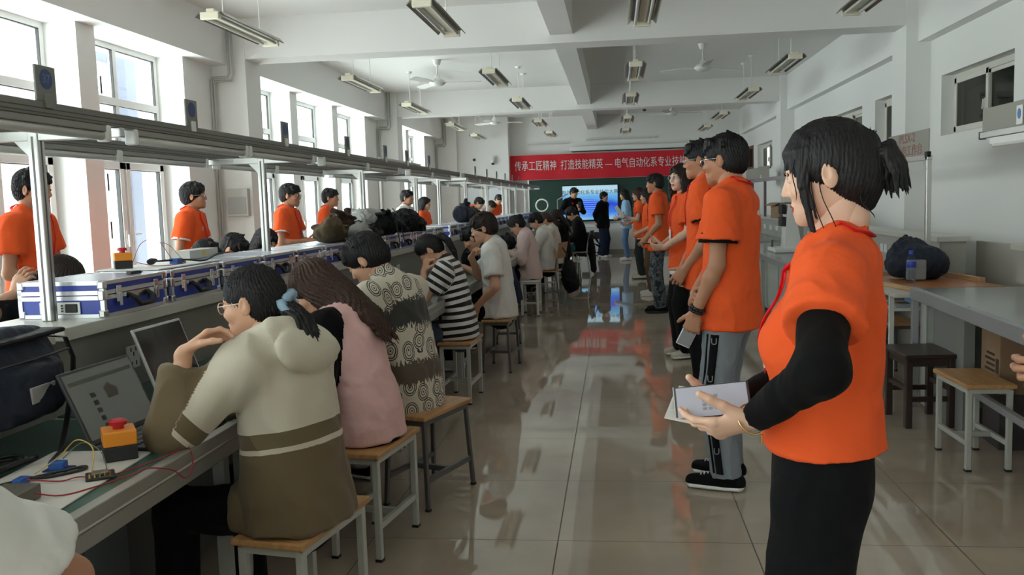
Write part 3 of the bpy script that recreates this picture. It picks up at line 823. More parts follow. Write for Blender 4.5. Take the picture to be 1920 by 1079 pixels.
    def along(p):
        segs = [(hemP, P1, 0), (P1, P2, 1), (P2, P3, 2)]
        best = np.full(len(p), 9.0); t_ = np.zeros(len(p)); base = 0.0
        for a, b, i in segs:
            ab = b - a; L = np.linalg.norm(ab); tt = ((p - a) @ ab) / (L * L)
            tcl = np.clip(tt, 0 if i else -1, 1 if i < 2 else 2); d = np.linalg.norm(p - a - tcl[:, None] * ab, axis=1)
            m = d < best; best[m] = d[m]; t_[m] = base + tcl[m] * L; base += L
        best -= 0.06
        for sd, a in A.items():
            segs2 = [(SJ[sd], a['E'])] + ([(a['E'], a['W'])] if slv > 1 else [])
            q0 = base - 0.05
            for aa, bb in segs2:
                ab = bb - aa; L = np.linalg.norm(ab); t0_ = ((p - aa) @ ab) / (L * L); tt = np.clip(t0_, 0, 1); d = np.linalg.norm(p - aa - tt[:, None] * ab, axis=1); tt = np.clip(t0_, -0.5, 1)
                m = d < best; best[m] = d[m]; t_[m] = q0 - tt[m] * L * opt.get('armk', 1.0); q0 -= L * opt.get('armk', 1.0)
        return t_ * opt.get('ts', 1.0) + opt.get('t0', 0.0)
    fnm = opt.get('fn')
    tmats = [tm] + list(opt.get('mats', []))
    fn = (lambda c: fnm(c, dict(A=A, SJ=SJ, P=(P0, P1, P2, P3), R=R, s=s))) if fnm else None
    shirt = cloth_mesh('jacket' if kind == 'jacket' else 'shirt', T, tmats, root, opt.get('amp', 0.006), seed, opt.get('freq', 13), fn, along if opt.get('along') else None)
    if shoes:
        for sd, g in Lg.items():
            sm, so, st = (shoes + ('sneaker',))[:3]
            c = V3(g['A'][0], g['A'][1], g['A'][2] - 0.085); d = nrm(V3(g['d'][0], g['d'][1], 0)); r = np.cross(d, V3(0, 0, 1))
            S = SDF(c - 0.2 * s - V3(0, 0, 0.02), c + 0.25 * s, max(0.0032, v * 0.55))
            k = s
            S.add(loft([c - d * 0.058 * k + V3(0, 0, 0.045), c + d * 0.06 * k + V3(0, 0, 0.043), c + d * 0.165 * k + V3(0, 0, 0.034)], [0.036 * k, 0.042 * k, 0.036 * k], [0.044 * k, 0.042 * k, 0.032 * k], r))
            S.add(cone(c + V3(0, 0, 0.055), c + V3(0, 0, 0.095), 0.042 * k, 0.040 * k), 0.03)
            S.add(loft([c - d * 0.062 * k + V3(0, 0, 0.018), c + d * 0.06 * k + V3(0, 0, 0.017), c + d * 0.168 * k + V3(0, 0, 0.017)], [0.040 * k, 0.047 * k, 0.041 * k], [0.015, 0.015, 0.015], r), 0.004)
            S.cut(c + V3(0, 0, 0.003), (0, 0, -1))
            p, q = S.mesh(); cz = p[q].mean(1)[:, 2] - c[2]
            sh_o = link_mesh('shoe', p, q, [sm, so], root, (cz < 0.027).astype(int), smooth=True)
            if v < 0.0105:
                mb = MB()
                for i in range(5):
                    q0 = c + d * (0.055 + 0.016 * i) * k + V3(0, 0, 0.1)
                    a_ = S.project(q0 - r * 0.020, 0.002, 12); b_ = S.project(q0 + r * 0.020, 0.002, 12); m_ = S.project(q0, 0.004, 12)
                    mb.tube([a_, m_, b_], 0.0032, 6)
                obj('lace', mb, WHITEP if st == 'sneaker' else DARK, sh_o, smooth=True)
    info = dict(root=root, s=s, P=(P0, P1, P2, P3), N1=N1, HC=HC, HR=HR, SJ=SJ, A=A, L=Lg, T=T, f2=f2, u2=u(l[2]), R=R, tips=tips, v=v, B=B, Q=Q)
    for e in extra: EXTRA[e[0] if isinstance(e, tuple) else e](info, *(e[1:] if isinstance(e, tuple) else ()))
    return info

def ex_glasses(I, m=None, r=0.021):
    HC, HR, s = I['HC'], I['HR'], I['s']; m = m or DARK; mb = MB(); T = lambda *q: HC + HR @ (V3(*q) * s)
    for x in (-1, 1):
        ring = [T(x * 0.032 + r * 1.08 * math.cos(a), 0.094 - 0.25 * abs(r * math.cos(a)) * 0.3, -0.003 + r * 0.9 * math.sin(a)) for a in np.linspace(0, 2 * PI, 20, endpoint=False)]
        mb.tube(ring, 0.0017 * s, 6, closed=True)
        mb.tube([T(x * 0.054, 0.092, 0.004), T(x * 0.074, 0.06, 0.005), T(x * 0.080, 0.0, 0.006), T(x * 0.079, -0.022, -0.010)], 0.0016 * s, 6)
    mb.tube([T(-0.011, 0.096, 0.0), T(0, 0.100, 0.003), T(0.011, 0.096, 0.0)], 0.0015 * s, 6)
    g = obj('glasses', mb, m, I['root'], smooth=True)
    for x in (-1, 1):
        mb = MB(); c = T(x * 0.032, 0.093, -0.003); n_ = HR @ V3(0, 1, 0)
        mb.disc(c, n_, r * 1.06 * s, 0.001, 20, 0, r * 0.88 * s); obj('lens', mb, LENS, g)

def ex_lanyard(I, badge=True, drop=0.26, cardm=None):
    s, (P0, P1, P2, P3), f2, u2, R, T = I['s'], I['P'], I['f2'], I['u2'], I['R'], I['T']
    end = P3 + f2 * 0.13 * s - u2 * drop * s
    def side(x): return [P3 - f2 * 0.075 * s + u2 * 0.025 * s, P3 + R * x * 0.058 * s - f2 * 0.035 * s + u2 * 0.03 * s, P3 + R * x * 0.072 * s + f2 * 0.02 * s + u2 * 0.012 * s, P3 + R * x * 0.060 * s + f2 * 0.075 * s - u2 * 0.05 * s, P3 + R * x * 0.030 * s + f2 * 0.11 * s - u2 * 0.6 * drop * s, end]
    mb = MB()
    for x in (-1, 1):
        P = np.array(side(x)); Q = np.concatenate([np.linspace(P[i], P[i + 1], 5)[:-1] for i in range(len(P) - 1)] + [P[-1:]])
        Qp = T.project(Q, 0.0105, 12); mb.tube([tuple(q) for q in Qp], 0.0085 * s, 6, flat=0.28)
    ln = obj('lanyard', mb, F_RED, I['root'], smooth=True)
    if badge:
        e = T.project(np.array([end, end - u2 * 0.10 * s]), 0.007, 10); a, b = e
        mb = MB(); mb.bar(a, a + (b - a) * 0.25, 0.008, 0.004, upv=tuple(f2)); obj('clip', mb, WHITEP, ln)
        mb = MB(); mb.bar(a + (b - a) * 0.25, a + (b - a) * 1.35, 0.055 * s, 0.004, upv=tuple(f2)); obj('badge', mb, cardm or WHITEP, ln)

def ex_emblem(I, at, m, r=0.028, ring=None):
    """round chest print: at = (across, up) from the chest centre, front side"""
    s, (P0, P1, P2, P3), f2, u2, R, T = I['s'], I['P'], I['f2'], I['u2'], I['R'], I['T']
    sgn = at[2] if len(at) > 2 else 1
    c = P2 + R * at[0] * s + u2 * at[1] * s + f2 * sgn * 0.16 * s
    c = T.project(c[None], 0.001, 14)[0]
    gr = nrm(T.project((c + f2 * sgn * 0.03)[None], 0.02, 6)[0] - c)
    mb = MB(); mb.disc(c, gr, r * s, 0.0035, 18); e = obj('emblem', mb, m, I['root'])
    if ring: mb = MB(); mb.disc(c + gr * 0.002, gr, r * 0.6 * s, 0.0035, 14); obj('emblem_centre', mb, ring, e)

EXTRA = dict(glasses=ex_glasses, lanyard=ex_lanyard, emblem=ex_emblem)

def to_world(I, P):
    """points in a person's axes -> world"""
    r = I['root']; a = r.rotation_euler[2]; c, s = math.cos(a), math.sin(a); P = np.atleast_2d(P)
    return np.stack([r.location[0] + c * P[:, 0] - s * P[:, 1], r.location[1] + s * P[:, 0] + c * P[:, 1], P[:, 2]], -1)
def loc_of(x, y, face, p):
    """world point -> axes of a person standing at x, y"""
    a = math.radians(face - 90); c, s = math.cos(a), math.sin(a); dx, dy = p[0] - x, p[1] - y
    return V3(c * dx + s * dy, -s * dx + c * dy, p[2])
# ------------------------------------------------------------------ the room
YB, YF = 23.4, -5.0                     # board wall, wall behind the camera
XL, XLW, XR = -4.6, -4.9, 3.33          # pier face, left glazing plane, right wall face
ZC, ZB = 3.62, 3.16
# floor tiles
fm = mat('polished_floor_tile', hexc(168, 154, 138), 0.06, spec=0.55)
nt = fm.node_tree; N = nt.nodes; L = nt.links; pb = N['Principled BSDF']
tc = N.new('ShaderNodeTexCoord'); sp = N.new('ShaderNodeSeparateXYZ'); L.new(tc.outputs['Object'], sp.inputs[0])
def _grout(out, off):
    a = N.new('ShaderNodeMath'); a.operation = 'SUBTRACT'; a.inputs[1].default_value = off - 0.4 + 80 * 0 ; L.new(out, a.inputs[0])
    m = N.new('ShaderNodeMath'); m.operation = 'PINGPONG'; m.inputs[1].default_value = 0.4; L.new(a.outputs[0], m.inputs[0])
    g = N.new('ShaderNodeMath'); g.operation = 'GREATER_THAN'; g.inputs[1].default_value = 0.3975; L.new(m.outputs[0], g.inputs[0]); return g.outputs[0]
gx, gy = _grout(sp.outputs['X'], -0.2664), _grout(sp.outputs['Y'], 3.5996)
mxg = N.new('ShaderNodeMath'); mxg.operation = 'MAXIMUM'; L.new(gx, mxg.inputs[0]); L.new(gy, mxg.inputs[1])
nz = N.new('ShaderNodeTexNoise'); nz.inputs['Scale'].default_value = 1.3; nz.inputs['Detail'].default_value = 6; L.new(tc.outputs['Object'], nz.inputs['Vector'])
cr_ = N.new('ShaderNodeValToRGB'); cr_.color_ramp.elements[0].color = hexc(160, 146, 130) + (1,); cr_.color_ramp.elements[1].color = hexc(180, 166, 150) + (1,)
cr_.color_ramp.elements[0].position, cr_.color_ramp.elements[1].position = 0.35, 0.65
L.new(nz.outputs['Fac'], cr_.inputs['Fac'])
mc = N.new('ShaderNodeMixRGB'); mc.inputs['Color2'].default_value = (0.085, 0.065, 0.05, 1); L.new(mxg.outputs[0], mc.inputs['Fac']); L.new(cr_.outputs['Color'], mc.inputs['Color1'])
L.new(mc.outputs['Color'], pb.inputs['Base Color'])
rm = N.new('ShaderNodeMapRange'); rm.inputs['To Min'].default_value = 0.028; rm.inputs['To Max'].default_value = 0.5; L.new(mxg.outputs[0], rm.inputs['Value']); L.new(rm.outputs['Result'], pb.inputs['Roughness'])
struct('floor', MB().box(-5.3, 3.6, YF - 0.2, YB + 0.3, -0.15, 0), fm)
struct('ceiling', MB().box(-5.3, 3.6, YF - 0.2, YB + 0.3, ZC, ZC + 0.15), CEIL)
# beams
BY = [(-5.0, -4.6), (2.6, 3.0), (9.95, 10.35), (17.2, 17.6)]
for i, (a, b) in enumerate(BY[1:]):
    struct('trim_%d' % (i + 1), MB().box(-4.62, 3.35, a, b, ZB, ZC + 0.01), CEIL)
struct('trim_5', MB().box(-0.68, -0.43, YF, YB, ZB + 0.09, ZC + 0.01), CEIL)
struct('trim_6', MB().box(3.20, 3.60, YF, YB, 2.98, ZC + 0.01), WALL)
struct('trim_7', MB().box(-5.25, -4.40, YF, YB, 3.10, ZC + 0.01), WALL)
# columns
for i, (a, b) in enumerate([(2.6, 3.0), (9.94, 10.36), (17.1, 17.5)]):
    struct('trim_%d' % (8 + i), MB().box(-4.62, -4.20, a, b, 0, ZC), WALL)
    struct('trim_%d' % (12 + i), MB().box(3.08, 3.36, a, b + 0.05, 0, ZC), WALL)
struct('trim_16', MB().box(-4.62, -4.05, 22.75, YB, 0, ZC), WALL)
# left wall: sill wall, piers, and the windows between them
OPEN = []
bays = [(-5.0, 2.6, [-4.9, -2.99, -1.08, 0.83]), (3.0, 9.95, [3.78, 5.69, 7.60]), (10.35, 17.1, [10.76, 12.67, 14.58]), (17.5, 22.75, [17.85, 19.75])]
lw = MB().box(-5.15, XL, YF, YB, 0, 0.42)
for a, b, st in bays:
    e = a
    for y0 in st:
        if y0 > e: lw.box(-5.15, XL, e, y0, 0.4, 3.12)
        e = y0 + 1.63; OPEN.append((y0, e))
    lw.box(-5.15, XL, e, b + 0.01, 0.4, 3.12)
lw.box(-5.15, XL, 2.59, 3.01, 0.4, 3.12).box(-5.15, XL, 9.94, 10.36, 0.4, 3.12).box(-5.15, XL, 17.09, 17.51, 0.4, 3.12).box(-5.15, XL, 22.74, YB, .4, 3.12)
struct('wall_left', lw, WALL)
for i, (y0, y1) in enumerate(OPEN):
    w = struct('window_%d' % (i + 1), MB().box(XLW - 0.06, XLW + 0.0, y0, y1, 0.40, 0.46).box(XLW - 0.06, XLW, y0, y1, 3.045, 3.11)
               .box(XLW - 0.06, XLW, y0, y0 + 0.06, 0.46, 3.05).box(XLW - 0.06, XLW, y1 - 0.06, y1, 0.46, 3.05)
               .box(XLW - 0.06, XLW + 0.005, y0 + 0.06, y1 - 0.06, 2.50, 2.575).box(XLW - 0.06, XLW + 0.005, y0 + 0.06, y1 - 0.06, 1.93, 2.02)
               .box(XLW - 0.055, XLW - 0.004, (y0 + y1) / 2 - 0.035, (y0 + y1) / 2 + 0.035, 0.46, 3.05), FRAME, 0.004)
    gm = MB(); ym = (y0 + y1) / 2
    for a, b in ((y0 + 0.06, ym - 0.035), (ym + 0.035, y1 - 0.06)):
        gm.box(XLW - 0.034, XLW - 0.030, a, b, 0.5, 3.04)
    g = obj('glass', gm, GLASS, w)
    for k, (a, b) in enumerate(((y0 + 0.05, ym - 0.02), (ym + 0.02, y1 - 0.05))):
        sb = MB(); z0, z1 = 0.46, 1.94
        sb.box(XLW - 0.03, XLW + 0.03, a, b, z0, z0 + 0.07).box(XLW - 0.03, XLW + 0.03, a, b, z1 - 0.07, z1).box(XLW - 0.03, XLW + 0.03, a, a + 0.075, z0, z1).box(XLW - 0.03, XLW + 0.03, b - 0.075, b, z0, z1)
        sash = obj('sash', sb, FRAME, w, 0.004)
        gk = MB()
        for (p, q, r, t) in ((a + 0.075, a + 0.083, z0 + .07, z1 - .07), (b - 0.083, b - 0.075, z0 + .07, z1 - .07), (a + .075, b - .075, z1 - .078, z1 - .07)): gk.box(XLW - 0.02, XLW + 0.02, p, q, r, t)
        obj('gasket', gk, GASKET, sash)
        hb = MB(); hy = b - 0.04 if k == 0 else a + 0.04
        hb.box(XLW + 0.03, XLW + 0.042, hy - 0.014, hy + 0.014, 1.12, 1.26).bar((XLW + 0.055, hy, 1.22), (XLW + 0.055, hy + (0.11 if k else -0.0) + (0 if k else 0.0), 1.22 if k else 1.10), 0.018, 0.016)
        obj('handle', hb, WHITEP, sash, 0.003)
    for zz in ((2.575, 3.045), (2.02, 2.50)):
        gk = MB()
        for a, b in ((y0 + 0.06, ym - 0.035), (ym + 0.035, y1 - 0.06)):
            gk.box(XLW - 0.03, XLW - 0.003, b - 0.008, b, zz[0], zz[1]).box(XLW - 0.03, XLW - 0.003, a, b, zz[1] - 0.008, zz[1])
        obj('gasket', gk, GASKET, w)
# a light portal in every bay lets the sky's light in with less noise
for a, b in ((-4.9, 2.5), (3.7, 9.25), (10.7, 16.25), (17.8, 21.4)):
    pl = bpy.data.lights.new('window_portal', 'AREA'); pl.shape = 'RECTANGLE'; pl.size, pl.size_y = 2.7, b - a
    pl.cycles.is_portal = True
    po = bpy.data.objects.new('window_portal', pl); po.location = (XLW - 0.3, (a + b) / 2, 1.75); po.rotation_euler = (0, -PI / 2, 0); COL.objects.link(po)
    po['kind'] = 'helper'
# right wall with corridor windows and a door
RW = [(-3.4, -1.6), (-0.6, 1.2), (4.0, 5.5), (7.95, 9.62), (10.75, 11.95), (12.55, 14.35), (19.45, 21.4)]
DOOR = (22.0, 23.1)
rw = MB(); e = YF
for y0, y1 in RW:
    rw.box(XR, XR + 0.22, e, y0, 0, ZC); rw.box(XR, XR + 0.22, y0, y1, 0, 1.97).box(XR, XR + 0.22, y0, y1, 2.58, ZC); e = y1
rw.box(XR, XR + 0.22, e, DOOR[0], 0, ZC).box(XR, XR + 0.22, DOOR[0], DOOR[1], 2.62, ZC).box(XR, XR + 0.22, DOOR[1], YB, 0, ZC)
struct('wall_right', rw, WALL)
struct('wall_corridor', MB().box(5.6, 5.75, YF, YB, 0, ZC).box(XR + .2, 5.7, YF, YB, -0.15, -0.001).box(XR + .2, 5.7, YF, YB, 3.0, 3.1), mat('corridor_paint', (0.35, 0.34, 0.30), 0.8))
CORR = mat('dim_corridor_glass', (0.09, 0.09, 0.08), 0.12, spec=0.6)
CREAMFR = mat('beige_window_frame', (0.66, 0.64, 0.58), 0.4)
for i, (y0, y1) in enumerate(RW):
    x = XR + 0.12; ym = (y0 + y1) / 2
    w = struct('window_%d' % (len(OPEN) + 1 + i), MB().box(x, x + 0.07, y0, y1, 1.97, 2.02).box(x, x + 0.07, y0, y1, 2.52, 2.58).box(x, x + 0.07, y0, y0 + 0.04, 2.02, 2.52).box(x, x + 0.07, y1 - 0.04, y1, 2.02, 2.52), CREAMFR, 0.004)
    for k, (a, b, dx) in enumerate(((y0 + 0.03, ym + 0.04, 0.0), (ym - 0.02, y1 - 0.03, -0.025))):
        xs = x + 0.02 + dx; sb = MB().box(xs, xs + 0.025, a, a + 0.055, 2.0, 2.54).box(xs, xs + 0.025, b - 0.055, b, 2.0, 2.54).box(xs, xs + 0.025, a, b, 2.0, 2.055).box(xs, xs + 0.025, a, b, 2.485, 2.54)
        sash = obj('sash', sb, CREAMFR, w, 0.003)
        obj('pane', MB().box(xs + 0.01, xs + 0.014, a + 0.05, b - 0.05, 2.05, 2.49), glass_mat('corridor_pane', (0.45, 0.46, 0.42)) if i + k == 0 else MATS['corridor_pane'], sash)
    lb = MB().box(x - 0.022, x + 0.0, ym - 0.0, ym + 0.02, 2.14, 2.26).bar((x - 0.03, ym + 0.01, 2.25), (x - 0.04, ym + 0.01, 2.16), 0.016, 0.014); obj('latch', lb, WHITEP, w)
dr = struct('door_1', MB().box(XR + 0.06, XR + 0.11, DOOR[0] + 0.05, DOOR[1] - 0.05, 0.02, 2.05), mat('dark_red_door', (0.09, 0.022, 0.018), 0.4), 0.004)
obj('door_frame', MB().box(XR - 0.01, XR + 0.15, DOOR[0], DOOR[0] + 0.06, 0, 2.62).box(XR - 0.01, XR + 0.15, DOOR[1] - 0.06, DOOR[1], 0, 2.62).box(XR - 0.01, XR + 0.15, DOOR[0], DOOR[1], 2.05, 2.11).box(XR - 0.01, XR + 0.15, DOOR[0], DOOR[1], 2.56, 2.62), MATS['dark_red_door'], dr)
obj('pane', MB().box(XR + 0.07, XR + 0.08, DOOR[0] + 0.06, DOOR[1] - 0.06, 2.11, 2.56), MATS['corridor_pane'], dr)
obj('door_handle', MB().box(XR + 0.03, XR + 0.06, DOOR[0] + 0.12, DOOR[0] + 0.16, 0.95, 1.15), CHROME, dr)
# board wall, its side bay with white doors, wall behind the camera
bw = MB().box(-2.72, 3.6, YB, YB + 0.2, 0, ZC)
struct('wall_front', bw, WALL)
struct('wall_side', MB().box(-5.2, -2.72, YB - 0.5, YB + 0.2, 0, ZC), WALL)
bw_ = MB(); e = -5.3
for a, b in ((-4.2, -2.3),):  # opening added in this unseen wall to let in frontal fill light
    bw_.box(e, a, YF - 0.2, YF, 0, ZC).box(a, b, YF - 0.2, YF, 0, 0.9).box(a, b, YF - 0.2, YF, 3.0, ZC); e = b
struct('wall_back', bw_.box(e, 3.6, YF - 0.2, YF, 0, ZC), WALL)
for i, (a, b) in enumerate(((-4.2, -2.3),)):  # unseen window, added only to brighten the room from behind the camera
    w = struct('window_%d' % (30 + i), MB().box(a, b, YF - 0.12, YF - 0.06, 0.9, 0.97).box(a, b, YF - 0.12, YF - 0.06, 2.93, 3.0).box(a, a + 0.06, YF - 0.12, YF - 0.06, 0.97, 2.93).box(b - 0.06, b, YF - 0.12, YF - 0.06, 0.97, 2.93).box((a + b) / 2 - 0.03, (a + b) / 2 + 0.03, YF - 0.12, YF - 0.06, 0.97, 2.93), FRAME, 0.004)
    obj('glass', MB().box(a + 0.05, b - 0.05, YF - 0.093, YF - 0.089, 0.95, 2.95), GLASS, w)
pl = bpy.data.lights.new('window_portal', 'AREA'); pl.shape = 'RECTANGLE'; pl.size, pl.size_y = 2.0, 2.2; pl.cycles.is_portal = True
po = bpy.data.objects.new('window_portal', pl); po.location = (-3.25, YF - 0.3, 1.95); po.rotation_euler = (PI / 2, 0, 0); COL.objects.link(po); po['kind'] = 'helper'
struct('baseboard_front', MB().box(-2.72, 3.08, YB - 0.015, YB + 0.001, 0, 0.11), mat('grey_skirting_tile', (0.30, 0.29, 0.27), 0.3))
struct('baseboard_right', MB().box(XR - 0.012, XR + 0.001, YF, DOOR[0], 0, 0.11), MATS['grey_skirting_tile'])
PALEDOOR = mat('pale_door_panel', (0.74, 0.79, 0.84), 0.3)
for i, (a, b) in enumerate([(-4.02, -3.42), (-3.38, -2.78)]):
    d = struct('door_%d' % (2 + i), MB().box(a, b, YB - 0.54, YB - 0.495, 0.02, 2.02), FRAME, 0.004)
    obj('panel', MB().box(a + 0.11, b - 0.11, YB - 0.546, YB - 0.538, 0.95, 1.88), PALEDOOR, d, 0.003)
    obj('panel', MB().box(a + 0.11, b - 0.11, YB - 0.546, YB - 0.538, 0.18, 0.80), PALEDOOR, d, 0.003)
    obj('handle', MB().box(b - 0.07, b - 0.045, YB - 0.57, YB - 0.54, 0.95, 1.10), CHROME, d)
# buildings across the street
def block(name, x0, x1, y0, y1, h, c, label, rows, cols):
    t = thing(name, label, 'building', ((x0 + x1) / 2, (y0 + y1) / 2, -6))
    dx, dy = (x1 - x0) / 2, (y1 - y0) / 2
    obj('wall', MB().box(-dx, dx, -dy, dy, 0, h), mat(name + '_render_%d' % int(y0), c, 0.9), t)
    for j in range(cols):
        for r in range(rows):
            yy = -dy + (j + 0.5) * 2 * dy / cols; zz = (r + 0.5) * h / rows
            obj('window', MB().box(dx - 0.02, dx + 0.05, yy - 0.75, yy + 0.75, zz - 0.6, zz + 0.8), mat('far_window', (0.22, 0.23, 0.26), 0.25), t)
block('apartment_block', -52, -42, 77, 93, 44, (0.105, 0.115, 0.15), 'tall blue-grey tower seen through the second window pane', 10, 3)
block('office_building', -50, -42, 66, 71, 20, (0.17, 0.135, 0.125), 'low pinkish building outside beside the blue-grey tower', 5, 4)
block('office_building', -80, -66, 40, 70, 17, (0.2, 0.19, 0.185), 'pale building outside the window nearest the camera', 4, 5)
# conduits where the pipes run down each left column
for i, y in enumerate((9.90, 17.05, 22.70)):
    p = MB(); x0 = -4.17 if i < 2 else -4.05
    p.tube([(-4.36, y - 0.05, ZC), (-4.36, y - 0.05, 3.0), (-4.385, y - 0.05, 2.95), (-4.56, y - 0.05, 2.95), (-4.575, y - 0.05, 2.92), (-4.575, y - 0.05, 0.3)], 0.016, 8)
    p.tube([(-4.31, y - 0.05, ZC), (-4.31, y - 0.05, 2.97), (-4.335, y - 0.05, 2.91), (-4.54, y - 0.05, 2.91), (-4.545, y - 0.05, 2.88), (-4.545, y - 0.05, 0.3)], 0.012, 8)
    tag(obj('conduit_pipe', p, mat('grey_conduit', (0.42, 0.42, 0.40), 0.5), smooth=True), 'grey conduit stepping down the window-side column, %s' % ('beside the near hanging lamp', 'above the middle of the bench row', 'in the far corner by the board wall')[i], 'pipe', 'column conduits')
# ------------------------------------------------------------------ hanging lamps and fans
def make_lamp():
    t = thing('hanging_lamp', 'x', 'lamp')
    L_ = 0.66
    h = MB().box(-0.035, 0.035, -L_, L_, 0.045, 0.10)
    obj('housing', h, CREAM, t, 0.006)
    w = MB()
    for s in (-1, 1):
        w.prism([(s * 0.03, 0, 0.06), (s * 0.10, 0, 0.075), (s * 0.135, 0, 0.035), (s * 0.130, 0, 0.030), (s * 0.095, 0, 0.066), (s * 0.03, 0, 0.05)], (0, -L_, 0), (0, 2 * L_, 0))
    obj('reflector', w, REFL, t)
    for s in (-1, 1):
        obj('lamp_tube', MB().cyl((s * 0.062, -L_ + 0.05, 0.030), (s * 0.062, L_ - 0.05, 0.030), 0.0135, n=10), TUBE, t, smooth=False)
    for s in (-1, 1): obj('end_cap', MB().box(-0.082, 0.082, s * L_ - 0.02, s * L_ + 0.02, 0.008, 0.07), CREAM, t, 0.008)
    for s in (-1, 1):
        r = MB().cyl((0, s * 0.40, 0.10), (0, s * 0.40, ZC - 3.02), 0.006, n=8).cyl((0, s * 0.40, ZC - 3.05), (0, s * 0.40, ZC - 3.02), 0.035, 0.05, n=14)
        obj('hanger_rod', r, WHITEP, t)
    return t
LX = [(-3.34, 'window-side'), (-1.53, 'bench-side'), (0.28, 'aisle'), (2.17, 'corridor-side')]
LY = [(3.55, 'just overhead'), (7.9, 'before the first crossbeam'), (11.75, 'just past the first crossbeam'), (14.95, 'before the second crossbeam'), (18.8, 'just past the second crossbeam'), (21.9, 'closest to the red banner')]
lamp0 = None
for xi, (x, xn) in enumerate(LX):
    for yi, (y, yn) in enumerate(LY):
        if yi == 0: continue
        lb = 'unlit twin-tube hanging lamp in the %s row, %s' % (xn, yn)
        if lamp0 is None: lamp0 = make_lamp(); lamp0.location = (x, y, 3.02); lamp0['label'] = lb; lamp0['group'] = 'hanging fluorescent lamps'
        else: dup(lamp0, (x, y, 3.02), 0, lb, 'hanging fluorescent lamps')
def make_fan():
    t = thing('ceiling_fan', 'x', 'fan')
    obj('canopy', MB().lathe([(0.02, ZC - 3.28 - 0.09), (0.045, ZC - 3.28 - 0.08), (0.07, ZC - 3.28 - 0.01), (0.072, ZC - 3.28)]), FANW, t, smooth=False)
    obj('down_rod', MB().cyl((0, 0, 0.08), (0, 0, ZC - 3.28 - 0.07), 0.013), FANW, t)
    obj('motor', MB().lathe([(0.03, -0.055), (0.085, -0.045), (0.125, -0.012), (0.125, 0.012), (0.09, 0.045), (0.05, 0.06), (0.045, 0.09), (0.02, 0.13)], n=28), FANW, t, smooth=True)
    for k in range(3):
        a = k * 2 * PI / 3; M = Matrix.Rotation(a, 4, 'Z')
        b = MB().box(0.10, 0.20, -0.02, 0.02, -0.004, 0.006, M=M)
        Mt = M @ Matrix.Rotation(math.radians(13), 4, 'X')
        vs = [(0.18, -0.045), (0.32, -0.062), (0.62, -0.068), (0.67, -0.04), (0.67, 0.04), (0.62, 0.068), (0.32, 0.055), (0.18, 0.04)]
        n = len(vs); P = [Mt @ Vector((x, y, z)) for z in (-0.003, 0.003) for x, y in vs]
        b._add(P, [tuple(range(n - 1, -1, -1)), tuple(range(n, 2 * n))] + [(i, (i + 1) % n, n + (i + 1) % n, n + i) for i in range(n)])
        obj('blade', b, FANW, t)
    return t
fan0 = make_fan(); fan0['group'] = 'ceiling fans'
for i, (x, y, a, lb) in enumerate([(-2.66, 13.5, 0.12, 'white ceiling fan over the student benches past the first crossbeam'), (1.30, 13.25, 0.55, 'white ceiling fan over the aisle past the first crossbeam'), (-2.75, 20.6, 0.3, 'small far ceiling fan above the benches near the board wall'), (1.28, 20.05, 0.2, 'far ceiling fan above the aisle near the red banner')]):
    if i == 0: fan0.location = (x, y, 3.28); fan0.rotation_euler = (0, 0, a); fan0['label'] = lb
    else: dup(fan0, (x, y, 3.28), a, lb, 'ceiling fans')
for x, y, lb in ((-0.02, 12.3, 'round smoke detector on the ceiling between the fans'), (0.75, 22.2, 'small smoke detector on the ceiling before the banner')):
    t = thing('smoke_detector', lb, 'smoke detector', (x, y, ZC - 0.05), group='smoke detectors')
    obj('base', MB().cyl((0, 0, 0.03), (0, 0, 0.05), 0.055, n=20), WHITEP, t); obj('sensor', MB().lathe([(0.02, -0.02), (0.04, -0.01), (0.045, 0.03)]), DGREY, t)
# ------------------------------------------------------------------ board wall fittings
BG = mat('green_chalkboard', (0.012, 0.055, 0.042), 0.5)
t = thing('chalkboard', 'long dark green chalkboard behind the screen on the front wall', 'chalkboard', (0.45, YB - 0.03, 0))
obj('board', MB().box(-2.7, 2.5, -0.01, 0.02, 0.86, 1.98), BG, t)
fb = MB().box(-2.74, 2.54, -0.02, 0.025, 1.98, 2.02).box(-2.74, 2.54, -0.02, 0.025, 0.82, 0.86).box(-2.74, -2.70, -0.02, 0.025, 0.86, 1.98).box(2.5, 2.54, -0.02, 0.025, 0.86, 1.98)
obj('frame', fb, ALU, t)
tv = thing('display_screen', 'large lit screen with blue slide mounted on the chalkboard', 'screen', (-0.65, YB - 0.14, 0))
obj('bezel', MB().box(-0.735, 0.735, -0.03, 0.08, 0.88, 1.82), DARK, tv, 0.006)
sm = mat('screen_slide', (0.02, 0.02, 0.02), 0.3); n_ = sm.node_tree; q = n_.nodes; lk = n_.links
tcx = q.new('ShaderNodeTexCoord'); sx = q.new('ShaderNodeSeparateXYZ'); lk.new(tcx.outputs['Generated'], sx.inputs[0])
gz = q.new('ShaderNodeTexNoise'); gz.inputs['Scale'].default_value = 3; lk.new(tcx.outputs['Generated'], gz.inputs['Vector'])
ad = q.new('ShaderNodeMath'); ad.operation = 'MULTIPLY_ADD'; ad.inputs[1].default_value = 0.25; lk.new(gz.outputs['Fac'], ad.inputs[0]); lk.new(sx.outputs['Z'], ad.inputs[2])
rc = q.new('ShaderNodeValToRGB'); el = rc.color_ramp.elements
for _ in range(3): el.new(0.5)
for e_, (p_, c_) in zip(el, [(0.12, (0.35, 0.75, 1.0)), (0.34, (0.05, 0.25, 0.95)), (0.55, (0.02, 0.06, 0.75)), (0.78, (0.12, 0.50, 0.95)), (1.05, (0.55, 0.85, 1.0))]): e_.position = min(p_, 1); e_.color = c_ + (1,)
